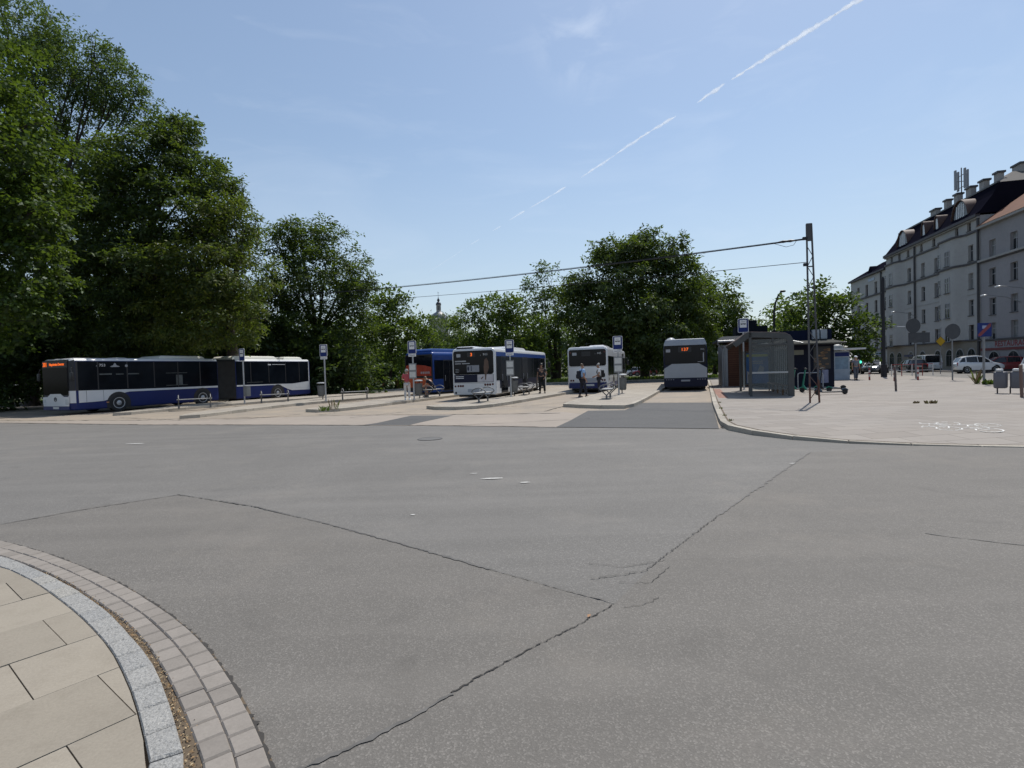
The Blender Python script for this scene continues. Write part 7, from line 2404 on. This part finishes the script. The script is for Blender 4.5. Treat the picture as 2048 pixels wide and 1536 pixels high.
# a fallen leaf on the carriageway
x, y = G(1178, 1236)
m = MB(); m.add([(-.02, 0, .0), (0, -.012, .006), (.025, 0, .004), (0, .012, .008)], [(0, 1, 2, 3)])
o = m.build('fallen_leaf', mat('leaf_orange', (0.34, 0.19, 0.10), .8), loc=(x, y, .012))
o.rotation_euler = (0, 0, 1.0)
tag(o, 'single orange fallen leaf beside the crack in the road', 'leaf')
# ------------------------------------------------------------------ contrail high in the sky
CT = Nodes('contrail_vapour')
out = [n for n in CT.t.nodes if n.type == 'OUTPUT_MATERIAL'][0]
CT.t.nodes.remove(CT.b)
df = CT.n('ShaderNodeBsdfTranslucent')
df.inputs[0].default_value = (0.95, 0.96, 0.98, 1)
dfd = CT.n('ShaderNodeBsdfDiffuse')
dfd.inputs[0].default_value = (0.95, 0.96, 0.98, 1)
mm_ = CT.n('ShaderNodeMixShader')
mm_.inputs[0].default_value = 0.5
CT.l(df.outputs[0], mm_.inputs[1])
CT.l(dfd.outputs[0], mm_.inputs[2])
tr = CT.n('ShaderNodeBsdfTransparent')
lw = CT.n('ShaderNodeLayerWeight', i_Blend=0.5)
inv = CT.mr(lw.outputs['Facing'], 0.1, 0.9, 0.58, 0.0)
nz_ = CT.noise(0.022, 5, CT.tc.outputs['Object'], .6)
mu = CT.n('ShaderNodeMath', operation='MULTIPLY')
CT.l(inv, mu.inputs[0])
CT.l(CT.mr(nz_, 0.38, 0.62, 0.35, 1.1), mu.inputs[1])
ms = CT.n('ShaderNodeMixShader')
CT.l(mu.outputs[0], ms.inputs[0])
CT.l(tr.outputs[0], ms.inputs[1])
CT.l(mm_.outputs[0], ms.inputs[2])
CT.l(ms.outputs[0], out.inputs[0])
ZC = 1800.0
def skypt(px, py):
    d = ray(px, py)
    t = (ZC - EYE) / d.z
    return Vector((d.x * t, d.y * t, ZC))
rg = random.Random(21)
tc_ = thing('contrail', 'thin white broken aircraft trail crossing the sky from top right', 'contrail', tuple(skypt(1400, 200)), 0)
o0 = skypt(1400, 200)
def trail(p0, p1, w0, w1, bow=0):
    pts, rs = [], []
    n = max(6, int(math.dist(p0, p1) / 7))
    for k in range(n + 1):
        f = k / n
        px = p0[0] + (p1[0] - p0[0]) * f
        py = p0[1] + (p1[1] - p0[1]) * f
        p = skypt(px, py)
        d = (p - Vector((0, 0, EYE))).length
        endf = min(1, 4 * f, 4 * (1 - f)) ** .6 if 0 < f < 1 else .12
        w_ = (w0 + (w1 - w0) * f) / 2 / FOC * d * endf * rg.uniform(.6, 1.25)
        jx = rg.uniform(-.5, .5) * w_
        pts.append(p - o0 + Vector((jx, -jx, rg.uniform(-.3, .3) * w_)))
        rs.append(max(.5, w_))
    m = MB()
    m.tube(pts, rs, 10)
    return m.build('vapour_streak', CT.m, tc_, smooth=80)
trail((1760, -25), (1668, 30), 8.5, 8)
trail((1690, 17), (1480, 148), 8, 7)
trail((1490, 143), (1462, 160), 5, 3)
trail((1450, 167), (1394, 206), 9, 5)
trail((1352, 232), (1300, 263), 7, 5)
trail((1302, 262), (1275, 279), 4, 6)
trail((1284, 273), (1230, 310), 8, 5)
trail((1232, 309), (1162, 355), 6, 4)
trail((1132, 373), (1105, 390), 5, 4)
trail((1106, 389), (1060, 416), 3.5, 4)
trail((1050, 421), (1018, 441), 5, 3)
trail((1002, 452), (985, 462), 2.5, 2)
trail((960, 478), (940, 490), 2.0, 1.6)
trail((930, 497), (850, 549), 1.4, 1.0)

# ------------------------------------------------------------------ sky, sun, camera
AZ, EL = radians(33), radians(59)
W = bpy.data.worlds.new('World')
SC.world = W
W.use_nodes = True
nt = W.node_tree
bg = nt.nodes['Background']
sky = nt.nodes.new('ShaderNodeTexSky')
sky.sky_type = 'NISHITA'
sky.sun_disc = False
sky.sun_elevation = EL
sky.sun_rotation = AZ
sky.altitude = 200
sky.air_density = 1.3
sky.dust_density = 0.7
sky.ozone_density = 1.8
tcn = nt.nodes.new('ShaderNodeTexCoord')
def wn(kind, **kw):
    o = nt.nodes.new(kind)
    for k, v in kw.items():
        if k.startswith('i_'):
            o.inputs[k[2:].replace('_', ' ')].default_value = v
        else:
            setattr(o, k, v)
    return o
def cloud(scale, rot, stretch, lo, hi, amt):
    mp = wn('ShaderNodeMapping')
    mp.inputs['Rotation'].default_value = rot
    mp.inputs['Scale'].default_value = stretch
    nt.links.new(tcn.outputs['Generated'], mp.inputs['Vector'])
    nz = wn('ShaderNodeTexNoise', i_Scale=scale, i_Detail=7, i_Roughness=.58, i_Distortion=.6)
    nt.links.new(mp.outputs[0], nz.inputs['Vector'])
    r_ = wn('ShaderNodeMapRange')
    for i, x in zip((1, 2, 3, 4), (lo, hi, 0, amt)):
        r_.inputs[i].default_value = x
    nt.links.new(nz.outputs[0], r_.inputs[0])
    return r_.outputs[0]
c1 = cloud(2.2, (0, 0, radians(30)), (1.0, 2.2, 3.4), .52, .80, .10)
c2 = cloud(5.0, (0, radians(20), radians(10)), (1.0, 1.6, 5.0), .56, .82, .08)
ad = wn('ShaderNodeMath', operation='ADD')
nt.links.new(c1, ad.inputs[0])
nt.links.new(c2, ad.inputs[1])
# one small hook of cirrus, upper middle
hk = wn('ShaderNodeMapping')
cdir = ray(1165, 75).normalized()
sb = wn('ShaderNodeVectorMath', operation='SUBTRACT')
nrm = wn('ShaderNodeVectorMath', operation='NORMALIZE')
nt.links.new(tcn.outputs['Generated'], nrm.inputs[0])
nt.links.new(nrm.outputs[0], sb.inputs[0])
sb.inputs[1].default_value = tuple(cdir)
ln = wn('ShaderNodeVectorMath', operation='LENGTH')
nt.links.new(sb.outputs[0], ln.inputs[0])
fo = wn('ShaderNodeMapRange')
for i, x in zip((1, 2, 3, 4), (0.0, .10, 1.0, 0.0)):
    fo.inputs[i].default_value = x
nt.links.new(ln.outputs['Value'], fo.inputs[0])
c3 = cloud(7.0, (radians(20), 0, radians(70)), (1.0, 2.0, 1.4), .46, .74, .38)
m3 = wn('ShaderNodeMath', operation='MULTIPLY')
nt.links.new(c3, m3.inputs[0])
nt.links.new(fo.outputs[0], m3.inputs[1])
ad2 = wn('ShaderNodeMath', operation='ADD')
nt.links.new(ad.outputs[0], ad2.inputs[0])
nt.links.new(m3.outputs[0], ad2.inputs[1])
mx_ = wn('ShaderNodeMix', data_type='RGBA')
nt.links.new(ad2.outputs[0], mx_.inputs[0])
nt.links.new(sky.outputs[0], mx_.inputs[6])
mx_.inputs[7].default_value = (9.5, 10.0, 10.6, 1)
sz = wn('ShaderNodeSeparateXYZ')
nt.links.new(nrm.outputs[0], sz.inputs[0])
hzr = wn('ShaderNodeMapRange')
for i, x in zip((1, 2, 3, 4), (0.0, .38, .60, .15)):
    hzr.inputs[i].default_value = x
nt.links.new(sz.outputs[2], hzr.inputs[0])
mh_ = wn('ShaderNodeMix', data_type='RGBA')
nt.links.new(hzr.outputs[0], mh_.inputs[0])
nt.links.new(mx_.outputs[2], mh_.inputs[6])
mh_.inputs[7].default_value = (4.7, 5.55, 6.9, 1)
nt.links.new(mh_.outputs[2], bg.inputs['Color'])
bg.inputs['Strength'].default_value = 0.104

sl = bpy.data.lights.new('sun', 'SUN')
sl.energy = 3.9
sl.angle = radians(0.53)
sl.color = (1.0, 0.955, 0.88)
so_ = bpy.data.objects.new('sun', sl)
COL.objects.link(so_)
to_sun = Vector((sin(AZ) * cos(EL), cos(AZ) * cos(EL), sin(EL)))
so_.rotation_euler = (-to_sun).to_track_quat('-Z', 'Y').to_euler()
so_.location = (20, 20, 60)

cam = bpy.data.cameras.new('camera')
cam.sensor_width = 36
cam.sensor_fit = 'HORIZONTAL'
cam.lens = FOC / 2048 * 36
cam.clip_start = 0.05
cam.clip_end = 20000
co = bpy.data.objects.new('camera', cam)
COL.objects.link(co)
mw = Matrix((RT, UP, -FW)).transposed().to_4x4()
mw.translation = (0, 0, EYE)
co.matrix_world = mw
SC.camera = co
SC.view_settings.view_transform = 'Standard'
SC.view_settings.look = 'None'
SC.view_settings.exposure = 0.17
SC.view_settings.gamma = 1
SC.cycles.max_bounces = 8
SC.cycles.transparent_max_bounces = 24
SC.cycles.sample_clamp_indirect = 6
try:
    SC.cycles.use_denoising = True
except Exception:
    pass
print('leaves', LEAVES[0])
